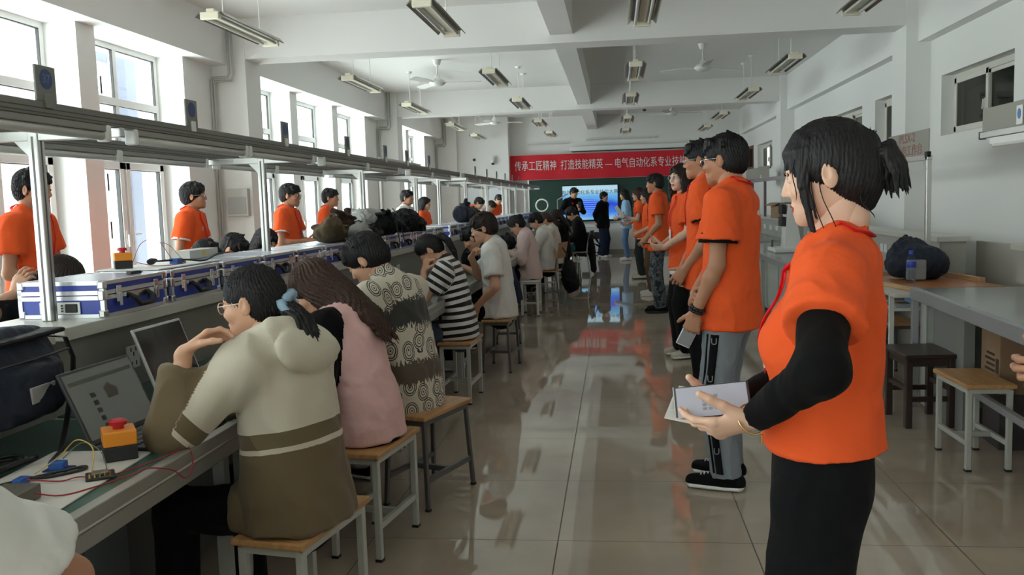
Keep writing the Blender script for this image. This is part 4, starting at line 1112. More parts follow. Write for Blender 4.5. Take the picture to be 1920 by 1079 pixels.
lk.new(ad.outputs[0], rc.inputs['Fac']); lk.new(rc.outputs['Color'], q['Principled BSDF'].inputs['Emission Color']); q['Principled BSDF'].inputs['Emission Strength'].default_value = 0.5
pic = obj('picture', MB().box(-0.715, 0.715, -0.034, -0.029, 0.91, 1.795), sm, tv)
text_obj('title', '电气自动化系专业技能大赛', 0.125, mat('slide_ink', (0.01, 0.03, 0.08), 0.6), pic, basis((0, -0.037, 1.62), (1, 0, 0), (0, 0, 1), (0, -1, 0)), 0.001, 0.98)
for i in range(8):
    obj('slide_line', MB().box(-0.33 + 0.03 * (i % 3), 0.30 - 0.04 * (i % 2), -0.037, -0.0345, 1.46 - i * 0.055, 1.475 - i * 0.055), MATS['slide_ink'] if 0 else mat('slide_pale_line', (0.1, 0.2, 0.8), 0.6, emit=(0.15, 0.3, 1.0, 0.7)), pic)
obj('bracket', MB().box(-0.25, 0.25, 0.08, 0.12, 1.1, 1.6), DARK, tv)
obj('logo', MB().box(0.60, 0.70, -0.032, -0.028, 0.885, 0.9), WHITEP, tv)
RB = mat('red_banner_cloth', (0.62, 0.008, 0.022), 0.65, bump=0.3, bscale=5)
bn = thing('banner', 'wide red cloth banner with white lettering above the chalkboard', 'banner', (0, YB - 0.20, 0))
mb = MB(); NX = 40; x0, x1 = -2.72, 2.55
P = [(x0 + (x1 - x0) * i / NX, 0.012 * math.sin(i * 0.9) + 0.006 * math.sin(i * 2.3), z) for i in range(NX + 1) for z in (1.985, 2.30, 2.632)]
mb._add(P + [(a, b + 0.004, c) for a, b, c in P], [(i * 3 + k, (i + 1) * 3 + k, (i + 1) * 3 + k + 1, i * 3 + k + 1) for i in range(NX) for k in (0, 1)])
obj('cloth', mb, RB, bn, smooth=True)
text_obj('lettering', '传承工匠精神  打造技能精英 — 电气自动化系专业技能大赛', 0.275, mat('banner_white', (0.80, 0.74, 0.74), 0.6), bn, basis((-0.20, -0.026, 2.335), (1, 0, 0), (0, 0, 1), (0, -1, 0)), 0.003, 0.668)
# camera dome, projector screen case, wall strips
t = thing('security_camera', 'white wall camera with dark lens on the side wall', 'camera', (-3.12, YB - 0.5, 2.50))
obj('bracket', MB().box(-0.05, 0.05, -0.10, 0.0, 0.06, 0.12), WHITEP, t, 0.008); obj('housing', MB().lathe([(0.03, -0.06), (0.055, -0.03), (0.055, 0.07), (0.02, 0.09)], (0, -0.10, 0)), WHITEP, t, smooth=True); obj('lens', MB().lathe([(0.01, -0.105), (0.04, -0.08), (0.045, -0.055)], (0, -0.10, 0)), DARK, t, smooth=True)
tag(obj('sensor_button', MB().cyl((-3.62, YB - 0.53, 2.55), (-3.62, YB - 0.5, 2.55), 0.035, n=16), DARK, bevel=0.004), 'small black round sensor high on the side wall', 'sensor')
t = thing('projector_screen', 'white rolled-up projector screen case above the red banner', 'projector screen', (0.75, YB - 0.12, 2.72))
obj('case', MB().box(-1.9, 1.9, -0.05, 0.06, -0.02, 0.10), WHITEP, t, 0.01); obj('pull_bar', MB().box(-1.85, 1.5, -0.07, -0.05, -0.05, -0.03), DARK, t)
for i, (x, z, w_) in enumerate(((-1.75, 2.90, 0.55), (0.15, 2.96, 0.9))):
    t = thing('wall_lamp', ('short', 'long')[i] + ' white tube lamp on the front wall above the banner', 'lamp', (x, YB - 0.02, z), group='front wall tube lamps')
    obj('housing', MB().box(-w_, w_, -0.05, 0.02, 0.0, 0.06), WHITEP, t, 0.006); obj('lamp_tube', MB().cyl((-w_ + 0.05, -0.07, 0.02), (w_ - 0.05, -0.07, 0.02), 0.013), TUBE, t)
# ------------------------------------------------------------------ island benches with light racks
SHX0, SHX1 = -2.23, -1.85
def make_bench(y0, y1, label, near_end=False):
    t = thing('workbench', label, 'workbench', (-2.04, (y0 + y1) / 2, 0), group='island workbenches'); h = (y1 - y0) / 2
    for s in (1, -1):                                   # aisle side and window side
        obj('desk_top', MB().box(s * 0.13, s * 0.82, -h, h, 0.705, 0.742) if s > 0 else MB().box(-0.82, -0.13, -h, h, 0.705, 0.742), LAMIN, t)
        e = MB(); xo = s * 0.82
        e.box(min(xo - s * 0.03, xo + s * 0.004), max(xo - s * 0.03, xo + s * 0.004), -h, h, 0.715, 0.752).box(min(xo - s * 0.02, xo), max(xo - s * 0.02, xo), -h, h, 0.66, 0.71)
        obj('edge_trim', e, ALUG, t, 0.003)
        m = MB(); m.box(min(s * 0.14, s * 0.79), max(s * 0.14, s * 0.79), -h, h, 0.742, 0.748); obj('desk_mat', m, GREENMAT, t)
    obj('riser_panel', MB().box(-0.13, 0.13, -h + 0.01, h - 0.01, 0.60, 1.005), RISER, t)
    sy = -h - (0.0 if not near_end else 0.0)
    obj('shelf', MB().box(-0.19, 0.19, sy, h, 1.005, 1.05), LAMIN, t, 0.003)
    for s in (1, -1):
        for yy in (-h * 0.55, h * 0.45):
            p = MB().box(0.131, 0.139, yy - 0.045, yy + 0.045, 0.82, 0.91) if s > 0 else MB().box(-0.139, -0.131, yy - 0.045, yy + 0.045, 0.82, 0.91)
            so = obj('wall_socket', p, WHITEP, t, 0.003)
            if s > 0:
                k = MB()
                for a, b in ((-0.018, 0.03), (0.018, 0.03), (0.0, 0.012), (-0.016, -0.025), (0.016, -0.025)): k.box(0.138, 0.1402, yy + a - 0.003, yy + a + 0.003, 0.865 + b - 0.008, 0.865 + b + 0.008)
                obj('socket_holes', k, DARK, so)
    for yy in (-h + 0.05, h - 0.05):
        lg = MB()
        for x in (-0.76, 0.76): lg.box(x - 0.02, x + 0.02, yy - 0.02, yy + 0.02, 0.0, 0.705)
        lg.box(-0.76, 0.76, yy - 0.015, yy + 0.015, 0.62, 0.66).box(-0.76, 0.76, yy - 0.015, yy + 0.015, 0.10, 0.14)
        obj('leg_frame', lg, STEEL, t, 0.003)
    obj('cabinet', MB().box(-0.30, 0.30, -h + 0.10, h - 0.10, 0.02, 0.62), mat('dark_grey_cabinet', (0.11, 0.11, 0.105), 0.5), t)
    return t
units = [(0.62, 2.70, 'island bench unit nearest the camera, under the black shoulder bag'), (2.75, 4.97, 'island bench unit where the jacketed student sits with two laptops'), (4.97, 7.03, 'island bench unit under the brown jacket pile'), (7.03, 9.45, 'island bench unit ending at the gap before the far benches'),
         (9.78, 12.06, 'far island bench unit whose blue case end faces the camera'), (12.06, 14.10, 'far island bench unit second beyond the gap'), (14.10, 16.14, 'far island bench unit third beyond the gap'), (16.14, 18.2, 'far island bench unit fourth beyond the gap'), (18.2, 20.4, 'last island bench unit before the front wall')]
for i, (a, b, lb) in enumerate(units): make_bench(a, b, lb, i == 1)

RAILX = 0.31
RAILM = mat('rail_grey', (0.20, 0.195, 0.175), 0.42, 0.3)
def make_rack(y0, y1, poles, lamps, rear, label):
    t = thing('light_rack', label, 'rack', (-2.04, y0, 1.05), group='aluminium light racks')
    for s in (1, -1):
        r = MB(); x = s * RAILX; z = 0.68
        r.box(x - 0.02, x + 0.02, 0, y1 - y0, z, z + 0.045)
        ra = obj('rail', r, RAILM, t, 0.003)
        g = MB()
        for zz in (0.690, 0.704): g.box(x - 0.0212, x + 0.0212, 0.001, y1 - y0 - 0.001, z + zz - 0.68 - 0.0015, z + zz - 0.68 + 0.0015)
        obj('rail_groove', g, DGREY, ra)
        obj('rail_cap', MB().box(x - 0.022, x + 0.022, y1 - y0, y1 - y0 + 0.012, z - 0.002, z + 0.047), DARK, ra)
        for a, b in (lamps if s > 0 else rear):
            a, b = a - y0, b - y0
            lp = obj('strip_lamp', MB().box(x - 0.018, x + 0.018, a, b, z - 0.022, z), mat('grey_lamp_housing', (0.27, 0.265, 0.24), 0.4), t, 0.003)
            obj('lamp_tube', MB().cyl((x + 0.002, a + 0.02, z - 0.036), (x + 0.002, b - 0.02, z - 0.036), 0.0155, n=12), TUBE, lp, smooth=True)
            for e in (a, b): obj('end_cap', MB().box(x - 0.022, x + 0.024, e - 0.014, e + 0.014, z - 0.055, z + 0.002), WHITEP, lp, 0.008)
    for p in poles:
        p -= y0
        po = obj('pole', MB().box(-0.02, 0.02, p - 0.02, p + 0.02, 0.0, 0.68), ALU, t, 0.004)
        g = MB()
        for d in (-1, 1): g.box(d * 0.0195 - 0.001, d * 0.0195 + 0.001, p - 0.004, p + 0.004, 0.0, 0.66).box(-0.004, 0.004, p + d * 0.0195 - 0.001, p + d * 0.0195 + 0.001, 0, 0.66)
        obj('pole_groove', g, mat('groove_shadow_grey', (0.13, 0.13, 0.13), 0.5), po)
        obj('cross_arm', MB().box(-RAILX - 0.02, RAILX + 0.02, p - 0.015, p + 0.015, 0.645, 0.68), ALU, t, 0.003)
        obj('arm_cap', MB().box(-RAILX - 0.032, -RAILX - 0.02, p - 0.017, p + 0.017, 0.643, 0.682), DARK, t)
        for s in (-1,):
            q = MB().prism([(s * 0.02, 0, 0.645), (s * 0.075, 0, 0.645), (s * 0.02, 0, 0.59)], (0, p - 0.012, 0), (0, 0.024, 0)); obj('gusset', q, ALU, t)
    return t
make_rack(0.9, 9.73, [2.955, 4.985, 7.03, 8.985], [(1.70, 2.87), (3.045, 4.015), (4.06, 4.94), (5.13, 6.05), (6.08, 6.95), (7.35, 8.25), (8.3, 9.2)], [(1.9, 2.9), (3.05, 3.98), (4.0, 4.90), (5.05, 5.95), (5.98, 6.95), (7.2, 8.1), (8.12, 8.96)], 'near aluminium light rack over the benches, carrying the plate numbered 37')
make_rack(10.08, 20.3, [10.2, 12.06, 14.1, 16.14, 18.2, 20.2], [(10.3, 11.2), (11.3, 12.2), (12.4, 13.3), (13.4, 14.3), (14.5, 15.4), (15.5, 16.4), (16.6, 17.5), (18, 18.9)], [(10.3, 11.2), (11.3, 12.2), (12.4, 13.3), (13.4, 14.3), (14.5, 15.4), (15.5, 16.4)], 'far aluminium light rack over the benches near the banner')

PLATE = mat('grey_sign_plate', (0.20, 0.205, 0.185), 0.5)
PBLUE = mat('blue_disc_print', (0.045, 0.075, 0.20), 0.5)
PINK_ = mat('pale_blue_digits', (0.14, 0.19, 0.32), 0.5)
ORD = ['', 'second', 'third', 'fourth', 'fifth', 'sixth', 'seventh', 'eighth', 'ninth', 'tenth', 'eleventh', 'twelfth', 'thirteenth', 'fourteenth', 'fifteenth', 'sixteenth', 'seventeenth', 'eighteenth', 'nineteenth', 'twentieth']
for i, y in enumerate((2.55, 3.485, 4.52, 5.61, 6.565, 7.266, 8.15, 10.9, 11.9, 12.9, 13.9, 14.9, 15.9)):
    far = y > 10; k = i if not far else i - 7
    lb = 'grey number plate 37 with blue disc on the near rack rail' if i == 0 else 'small grey number plate with blue disc, %s along the %s rack rail' % (ORD[k] if k else 'first', 'far' if far else 'near')
    t = thing('number_plate', lb, 'sign', (-1.715, y, 1.775), group='rack number plates')
    obj('plate', MB().box(-0.004, 0.004, -0.048, 0.048, 0.0, 0.108), PLATE, t, 0.002)
    d = obj('disc', MB().disc((0.004, 0, 0.068), (1, 0, 0), 0.030, 0.001, 24), PBLUE, t)
    if i == 0: text_obj('digits', '37', 0.038, PINK_, t, basis((0.0052, 0, 0.068), (0, 1, 0), (0, 0, 1), (1, 0, 0)), 0.0004)
    obj('clip', MB().box(-0.012, 0.012, -0.016, 0.016, -0.02, 0.022), WHITEP if i else PLATE, t, 0.002)

# ------------------------------------------------------------------ blue instrument cases
CW, CL_, CH = 0.34, 0.455, 0.135
def make_case():
    t = thing('instrument_case', 'x', 'case')
    x, l, h = CW / 2, CL_ / 2, CH
    obj('body', MB().box(-x + .004, x - .004, -l + .004, l - .004, 0.004, 0.082), CASEBLUE, t)
    obj('lid', MB().box(-x + .004, x - .004, -l + .004, l - .004, 0.084, h - 0.006), CASEBLUE, t)
    obj('lid_sheet', MB().box(-x + .012, x - .012, -l + .012, l - .012, h - 0.007, h - 0.001), CASETOP, t)
    e = MB()
    for z0, z1 in ((0.0, 0.014), (0.066, 0.081), (0.085, 0.100), (h - 0.014, h)):
        e.box(-x, -x + 0.012, -l, l, z0, z1).box(x - 0.012, x, -l, l, z0, z1).box(-x, x, -l, -l + 0.012, z0, z1).box(-x, x, l - 0.012, l, z0, z1)
    for sx in (-1, 1):
        for sy in (-1, 1): e.box(min(sx * x, sx * (x - 0.016)), max(sx * x, sx * (x - 0.016)), min(sy * l, sy * (l - 0.016)), max(sy * l, sy * (l - 0.016)), 0, h)
    obj('edge_frame', e, mat('bright_edge_aluminium', (0.72, 0.73, 0.74), 0.28, 0.7), t)
    for sx in (-1, 1):
        for sy in (-1, 1):
            for z0, z1 in ((-0.001, 0.03), (h - 0.03, h + 0.002), (0.062, 0.104)):
                if sx < 0 and z0 > 0.04 and z1 < 0.12: continue
                a, b = sx * (x + 0.002), sx * (x - 0.026); c, d = sy * (l + 0.002), sy * (l - 0.026)
                obj('corner_cap', MB().box(min(a, b), max(a, b), min(c, d), max(c, d), z0, z1), CHROME, t, 0.006)
    for sy in (-1, 1):
        k = MB().box(x, x + 0.008, sy * 0.135 - 0.016, sy * 0.135 + 0.016, 0.05, 0.112).box(x + 0.006, x + 0.014, sy * 0.135 - 0.009, sy * 0.135 + 0.009, 0.035, 0.085)
        obj('latch', k, CHROME, t, 0.003)
    hb = MB().tube([(x + 0.005, -0.065, 0.07), (x + 0.028, -0.062, 0.058), (x + 0.032, -0.04, 0.030), (x + 0.032, 0.04, 0.030), (x + 0.028, 0.062, 0.058), (x + 0.005, 0.065, 0.07)], 0.010, 8)
    obj('handle', hb, DARK, t, smooth=True)
    obj('handle_plate', MB().box(x, x + 0.004, -0.085, 0.085, 0.058, 0.082), CHROME, t)
    obj('label_holder', MB().box(x, x + 0.004, 0.088, 0.118, 0.035, 0.08), WHITEP, t)
    return t
case0 = make_case(); first = True
CY = [2.99 + 0.5 * k for k in range(13)] + [9.90 + 0.5 * k for k in range(20)]
seen_c = 0
for i, y in enumerate(CY):
    far = i >= 13; k = i - 13 if far else i
    if far and k == 0: lb = 'blue case with bright blue end panel facing the camera at the gap between benches'
    elif i == 0: lb = 'blue aluminium-edged case with end panel standing nearest the camera'
    else: lb = 'blue aluminium-edged case, %s from the near end of the %s bench row' % (ORD[k], 'far' if far else 'near')
    loc = (-2.03, y + CL_ / 2 + (0.02 if not far else 0.0), 1.051)
    if first: case0.location = loc; case0['label'] = lb; case0['group'] = 'blue instrument cases'; first = False
    else: dup(case0, loc, 0, lb, 'blue instrument cases')
# end panels with the inlet socket, on the first case of each row
for root, in ((case0,), ([o for o in bpy.data.objects if o.get('label', '').startswith('blue case with bright')][0],)):
    l = CL_ / 2
    p = obj('end_plate', MB().box(-0.085, 0.075, -l - 0.003, -l + 0.002, 0.016, 0.060), WHITEP, root, 0.002)
    obj('inlet_socket', MB().box(0.018, 0.066, -l - 0.008, -l + 0.002, 0.022, 0.054), DARK, p, 0.003)
    obj('red_switch', MB().cyl((-0.058, -l - 0.007, 0.038), (-0.058, -l, 0.038), 0.008, n=14), REDP, p)
    b = MB()
    for z in (0.028, 0.038, 0.048): b.box(0.002, 0.008, -l - 0.006, -l, z - 0.003, z + 0.003)
    obj('terminals', b, DARK, p)

# ------------------------------------------------------------------ soft things: jackets, bags
def blob(name, label, cat, loc, prims, m, rz=0, v=0.008, amp=0.013, freq=20, seed=1.0, floor=True, parent=None, lo=(-.35, -.35, -.02), hi=(.35, .35, .45), k=0.03, subs=(), lump=9, zs=1.0):
    S = SDF(lo, hi, v)
    for p in prims: S.add(p, k)
    if lump:
        rb = random.Random(int(seed * 10)); bb = [(p[1] + p[2]) / 2 for p in prims]; ext = [(p[2] - p[1]) / 2 for p in prims]
        for i in range(lump):
            j = rb.randrange(len(prims)); a = rb.uniform(0, 2 * PI); e = rb.uniform(-0.3, 0.9); uu = np.array((math.cos(a) * math.cos(e), math.sin(a) * math.cos(e), math.sin(e)))
            c = bb[j] + uu * ext[j] * 0.82; t2 = np.cross(uu, (rb.uniform(-1, 1), rb.uniform(-1, 1), rb.uniform(-1, 1))); t2 = nrm(t2) * rb.uniform(0.04, 0.11); r_ = rb.uniform(0.014, 0.034)
            S.add(cone(c - t2, c + t2 * 0.8, r_, r_ * 0.6), 0.014)
    for p in subs: S.sub(p, 0.01)
    if floor: S.cut((0, 0, 0.0), (0, 0, -1))
    o = cloth_mesh(name, S, m, parent, amp, seed, freq, rel=2)
    if floor:
        me = o.data; n = len(me.vertices); a = np.empty(n * 3); me.vertices.foreach_get('co', a); a[2::3] = np.maximum(a[2::3], 0.0005) * zs; me.vertices.foreach_set('co', a)
    if parent is None:
        o.location = loc; o.rotation_euler = (0, 0, rz); tag(o, label, cat)
    return o
F_OLIVEJ = fabric('olive_brown_jacket_cloth', (0.085, 0.062, 0.035)); F_DKBROWN = fabric('dark_brown_leather_cloth', (0.045, 0.026, 0.017), 0.6)
F_GRAYLIN = fabric('light_grey_lining', (0.30, 0.30, 0.29)); F_CHAR = fabric('charcoal_nylon', (0.012, 0.012, 0.014), 0.6); F_NAVYN = fabric('navy_nylon', (0.022, 0.027, 0.042), 0.55); F_LGREY = fabric('pale_grey_fleece', (0.36, 0.36, 0.35))
CZ = 1.187
blob('jacket', 'olive-brown jacket heaped on the blue cases', 'jacket', (-1.96, 5.92, CZ), [ell((0, 0, 0.10), (0.11, 0.15, 0.10)), ell((0.04, -0.06, 0.16), (0.07, 0.09, 0.08)), ell((-0.02, 0.1, 0.05), (0.10, 0.14, 0.06))], F_OLIVEJ, seed=2.1, zs=0.72)
blob('leather_jacket', 'dark brown hooded jacket slumped behind the olive one on the cases', 'jacket', (-1.98, 6.22, CZ), [ell((0, -0.02, 0.13), (0.12, 0.13, 0.13)), ell((0.03, -0.06, 0.24), (0.07, 0.09, 0.05)), ell((0, 0.14, 0.07), (0.12, 0.18, 0.08))], F_DKBROWN, seed=3.3, zs=0.72)
blob('sun_hat', 'grey hat lying upside down among the jackets', 'hat', (-1.84, 6.17, CZ), [ell((0, 0, 0.095), (0.06, 0.09, 0.07)), ell((0.03, -0.03, 0.04), (0.05, 0.05, 0.04))], F_GRAYLIN, seed=1.2, amp=0.005, zs=0.72)
blob('dark_scarf', 'black sweater trailing off the jacket heap along the cases', 'sweater', (-1.90, 6.58, CZ), [ell((0, 0, 0.05), (0.13, 0.22, 0.055)), ell((0.02, -0.1, 0.09), (0.08, 0.1, 0.05))], F_CHAR, seed=4.2, zs=0.72)
t = thing('backpack', 'bulky black backpack lying on the cases behind the striped student', 'backpack', (-1.95, 7.18, CZ))
blob('bag_body', '', '', (0, 0, 0), [ell((0, 0, 0.12), (0.15, 0.24, 0.12)), ell((0.02, -0.05, 0.2), (0.12, 0.15, 0.07)), ell((0.08, 0.1, 0.10), (0.08, 0.12, 0.09))], F_CHAR, seed=5.1, parent=t, zs=0.72)
sp_ = MB()
for yy in (-0.10, 0.06): sp_.tube([(0.10, yy, 0.22), (0.16, yy + 0.02, 0.14), (0.175, yy + 0.01, 0.03), (0.185, yy + 0.03, -0.06), (0.18, yy, -0.10)], 0.012, 6, flat=0.4)
obj('strap', sp_, DARK, t, smooth=True)
blob('grey_hoodie', 'pale grey hoodie draped on top of the black backpack', 'hoodie', (-2.02, 6.98, CZ+0.10), [ell((0, 0, 0.06), (0.11, 0.12, 0.08)), ell((0, 0.06, 0.12), (0.08, 0.10, 0.06))], F_LGREY, seed=6.4, zs=0.72)
blob('shaggy_bag', 'black shaggy bag hanging its fringe over the last near cases', 'bag', (-1.90, 7.85, CZ), [ell((0, 0, 0.14), (0.14, 0.22, 0.15)), ell((0.06, 0.12, 0.09), (0.08, 0.14, 0.09))], F_CHAR, seed=7.7, amp=0.016, freq=30, lump=40, zs=0.72)
blob('duffel_bag', 'navy cylindrical duffel bag on the first far cases', 'bag', (-1.95, 11.5, CZ), [cone((-0.02, -0.28, 0.11), (0.0, 0.26, 0.10), 0.11, 0.10), ell((0, -0.1, 0.2), (0.06, 0.1, 0.05))], F_NAVYN, seed=8.2, amp=0.006)
blob('dark_coat', 'dark folded coat beyond the navy duffel on the far cases', 'coat', (-1.98, 12.05, CZ), [ell((0, 0, 0.08), (0.14, 0.28, 0.09))], F_CHAR, seed=9.2)
# shoulder bag at the near end of the shelf
t = thing('shoulder_bag', 'black laptop shoulder bag with loose strap at the near shelf end', 'bag', (-1.735, 2.32, 0.86), math.radians(4)); t.scale = (1, 1, 0.8)
S = SDF((-.2, -.35, -.02), (.2, .35, .34), 0.006)
S.add(loft([(0.02, 0, 0.0), (0.0, 0, 0.16), (-0.04, 0, 0.27)], [0.21, 0.23, 0.22], [0.055, 0.06, 0.045], V3(0, 1, 0)), 0.02); S.add(loft([(0.05, 0.02, 0.03), (0.045, 0.02, 0.15)], [0.15, 0.15], [0.05, 0.045], V3(0, 1, 0)), 0.01)
cloth_mesh('bag_body', S, F_NAVYN, t, 0.004, 3.3, 18)
obj('flap', MB().box(-0.10, 0.045, -0.225, 0.225, 0.262, 0.282), F_CHAR, t, 0.01)
obj('pocket_window', MB().box(0.083, 0.094, -0.06, 0.06, 0.05, 0.11), F_LGREY, t, 0.003)
obj('zip', MB().tube([(0.06, -0.2, 0.2), (0.066, 0, 0.2), (0.06, 0.2, 0.2)], 0.005, 6), DARK, t)
obj('strap', MB().tube([(-0.02, 0.21, 0.25), (0.02, 0.255, 0.235), (0.03, 0.275, 0.15), (0.035, 0.255, 0.06), (0.05, 0.20, -0.01), (0.08, 0.12, -0.08), (0.13, 0.0, -0.13), (0.16, -0.12, -0.14)], 0.022, 8, flat=0.18), DARK, t, smooth=True)
obj('hanging_loop', MB().tube([(-0.03, -0.12, 0.26), (-0.10, -0.12, 0.17), (-0.18, -0.11, 0.15), (-0.18, 0.11, 0.15), (-0.10, 0.12, 0.17), (-0.03, 0.12, 0.26)], 0.010, 8, flat=0.3), DARK, t, smooth=True)

# ------------------------------------------------------------------ things on the near desk
DZ = 0.748
def make_laptop(label, loc, rz, w, d, hgt, tilt, body, scr, keys, lit=None):
    """hinge along local x at the origin, keyboard towards -y"""
    t = thing('laptop', label, 'laptop', loc, rz)
    obj('base', MB().box(-w / 2, w / 2, -d, 0, 0.0, 0.016), body, t, 0.004)
    kb = obj('keyboard', MB().box(-w / 2 + 0.025, w / 2 - 0.025, -d * 0.55, -0.02, 0.0155, 0.0175), keys, t)
    for r in range(4):
        for c in range(13):
            if r == 0 and c == 0: mb = MB()
            x0 = -w / 2 + 0.03 + c * (w - 0.06) / 13; y0 = -d * 0.54 + r * (d * 0.5 / 4)
            mb.box(x0, x0 + (w - 0.06) / 13 - 0.004, y0, y0 + d * 0.5 / 4 - 0.005, 0.0175, 0.0195)
    obj('keys', mb, keys, kb)
    obj('touchpad', MB().box(-0.05, 0.05, -d + 0.015, -d * 0.62, 0.0155, 0.0168), scr if scr is DARK else DGREY, t)
    M = Matrix.Translation((0, 0.0, 0.014)) @ Matrix.Rotation(-tilt, 4, 'X')
    obj('lid', MB().box(-w / 2, w / 2, 0.0, 0.010, 0, hgt, M=M), body, t, 0.003)
    sc = obj('screen', MB().box(-w / 2 + 0.010, w / 2 - 0.010, -0.0012, 0.001, 0.016, hgt - 0.010, M=M), scr, t)
    return t, sc, M
SCRD = mat('sleeping_screen', (0.035, 0.032, 0.028), 0.18)
SCRL = mat('dim_lit_screen', (0.11, 0.113, 0.105), 0.25, emit=(0.75, 0.78, 0.70, 0.02))
LT1 = mat('dark_laptop_body', (0.045, 0.045, 0.048), 0.4); LT2 = mat('silver_laptop_body', (0.66, 0.66, 0.66), 0.35, 0.3)
lap1, sc1, M1 = make_laptop('dark laptop showing a document with small pictures on the green desk mat', (-1.50, 2.50, DZ), math.radians(88), 0.35, 0.235, 0.232, math.radians(24), LT1, SCRL, DGREY)
ink = mat('screen_ink', (0.03, 0.026, 0.02), 0.4); toolb = mat('screen_toolbar', (0.075, 0.085, 0.065), 0.4)
b1 = MB().box(-0.155, 0.155, -0.0022, -0.0013, 0.185, 0.197, M=M1); obj('toolbar', b1, toolb, sc1)
for i in range(5): obj('small_icon', MB().box(-0.085 + i * 0.001, -0.063, -0.0022, -0.0013, 0.135 - i * 0.025, 0.150 - i * 0.025, M=M1), ink, sc1)
obj('picture', MB().prism([(-0.012, -0.0013, 0.118), (0.038, -0.0013, 0.118), (0.044, -0.0013, 0.146), (0.024, -0.0013, 0.155), (0.012, -0.0013, 0.166), (-0.014, -0.0013, 0.154)], (0, 0, 0), (0, -0.001, 0)), mat('screen_brown', (0.07, 0.055, 0.04), 0.4), sc1).matrix_local = M1
lap2, sc2, M2 = make_laptop('silver laptop with blank dark screen beyond the dark one', (-1.655, 3.155, DZ), math.radians(89), 0.34, 0.24, 0.262, math.radians(20), LT2, SCRD, LT2)
# electronics: board, enclosures, wires
t = thing('circuit_board', 'white mounting board carrying wired modules on the green mat', 'circuit board', (-1.40, 2.06, DZ), math.radians(4))
obj('board', MB().box(-0.20, 0.095, -0.26, 0.27, 0.0, 0.005), mat('white_perforated_board', (0.66, 0.62, 0.58), 0.5), t, 0.002)
md = MB().box(-0.02, 0.05, -0.02, 0.05, 0.006, 0.012); m1 = obj('sensor_module', md, DARK, t, 0.002, rz=0.5, loc=(0.06, 0.0, 0))
obj('module_chip', MB().box(-0.005, 0.035, 0.0, 0.032, 0.012, 0.020), REFL, m1, 0.002)
for i in range(5): obj('pin', MB().box(-0.012 + i * 0.012, -0.008 + i * 0.012, -0.016, -0.012, 0.012, 0.024), GOLD, m1)
r1 = obj('relay_module', MB().box(-0.105, -0.062, 0.075, 0.10, 0.005, 0.03), mat('blue_relay', (0.02, 0.10, 0.36), 0.4), t, 0.003)
obj('relay_base', MB().box(-0.115, -0.05, 0.065, 0.115, 0.005, 0.009), mat('blue_board', (0.01, 0.04, 0.16), 0.4), r1)
obj('terminal_block', MB().box(-0.12, -0.095, -0.06, -0.02, 0.005, 0.025), mat('blue_relay', (0, 0, 0)), t, 0.003)
obj('power_supply', MB().box(-0.09, 0.0, -0.235, -0.13, 0.005, 0.04), mat('brown_grey_metal', (0.16, 0.145, 0.12), 0.45, 0.5), t, 0.003)
# wires are parts of the wired board
def wire(name, pts, r, m, parent):
    P = [Vector(p) for p in pts]; out = []
    for i in range(len(P) - 1):
        p0, p1, p2, p3 = P[max(i - 1, 0)], P[i], P[i + 1], P[min(i + 2, len(P) - 1)]
        for k in range(6):
            u_ = k / 6; out.append(0.5 * ((2 * p1) + (-p0 + p2) * u_ + (2 * p0 - 5 * p1 + 4 * p2 - p3) * u_ ** 2 + (-p0 + 3 * p1 - 3 * p2 + p3) * u_ ** 3))
    out.append(P[-1]); return obj(name, MB().tube(out, r, 6), m, parent, smooth=True)
WRED = mat('red_wire', (0.36, 0.012, 0.02), 0.4); WYEL = mat('yellow_wire', (0.62, 0.40, 0.08), 0.4); WGRN = mat('green_wire', (0.10, 0.16, 0.10), 0.4)
wire('red_wire', [(-0.10, -0.04, 0.02), (-0.02, -0.02, 0.008), (0.02, 0.0, 0.012), (0.09, 0.02, 0.008), (0.16, 0.16, 0.010), (0.175, 0.26, 0.014), (0.13, 0.33, 0.03)], 0.0018, WRED, t)
wire('red_wire', [(-0.04, -0.17, 0.04), (0.04, -0.14, 0.01), (0.10, -0.07, 0.008), (0.15, 0.02, 0.01), (0.175, 0.06, 0.014), (0.212, 0.12, -0.01), (0.218, 0.19, -0.055), (0.214, 0.25, -0.02), (0.185, 0.28, 0.016), (0.14, 0.32, 0.03)], 0.0018, WRED, t)
wire('yellow_wire', [(0.05, 0.01, 0.02), (0.03, 0.06, 0.07), (-0.03, 0.09, 0.085), (-0.08, 0.09, 0.04), (-0.12, 0.04, 0.01)], 0.0016, WYEL, t)
wire('green_wire', [(0.08, 0.03, 0.02), (0.04, 0.08, 0.055), (-0.02, 0.10, 0.075), (-0.07, 0.09, 0.035)], 0.0014, WGRN, t)
wire('black_cable', [(-0.12, -0.02, 0.02), (-0.07, 0.01, 0.01), (-0.01, 0.07, 0.01), (-0.02, 0.09, 0.012), (-0.10, 0.0, 0.012), (-0.17, -0.08, 0.01), (-0.2, -0.2, 0.01)], 0.004, DARK, t)
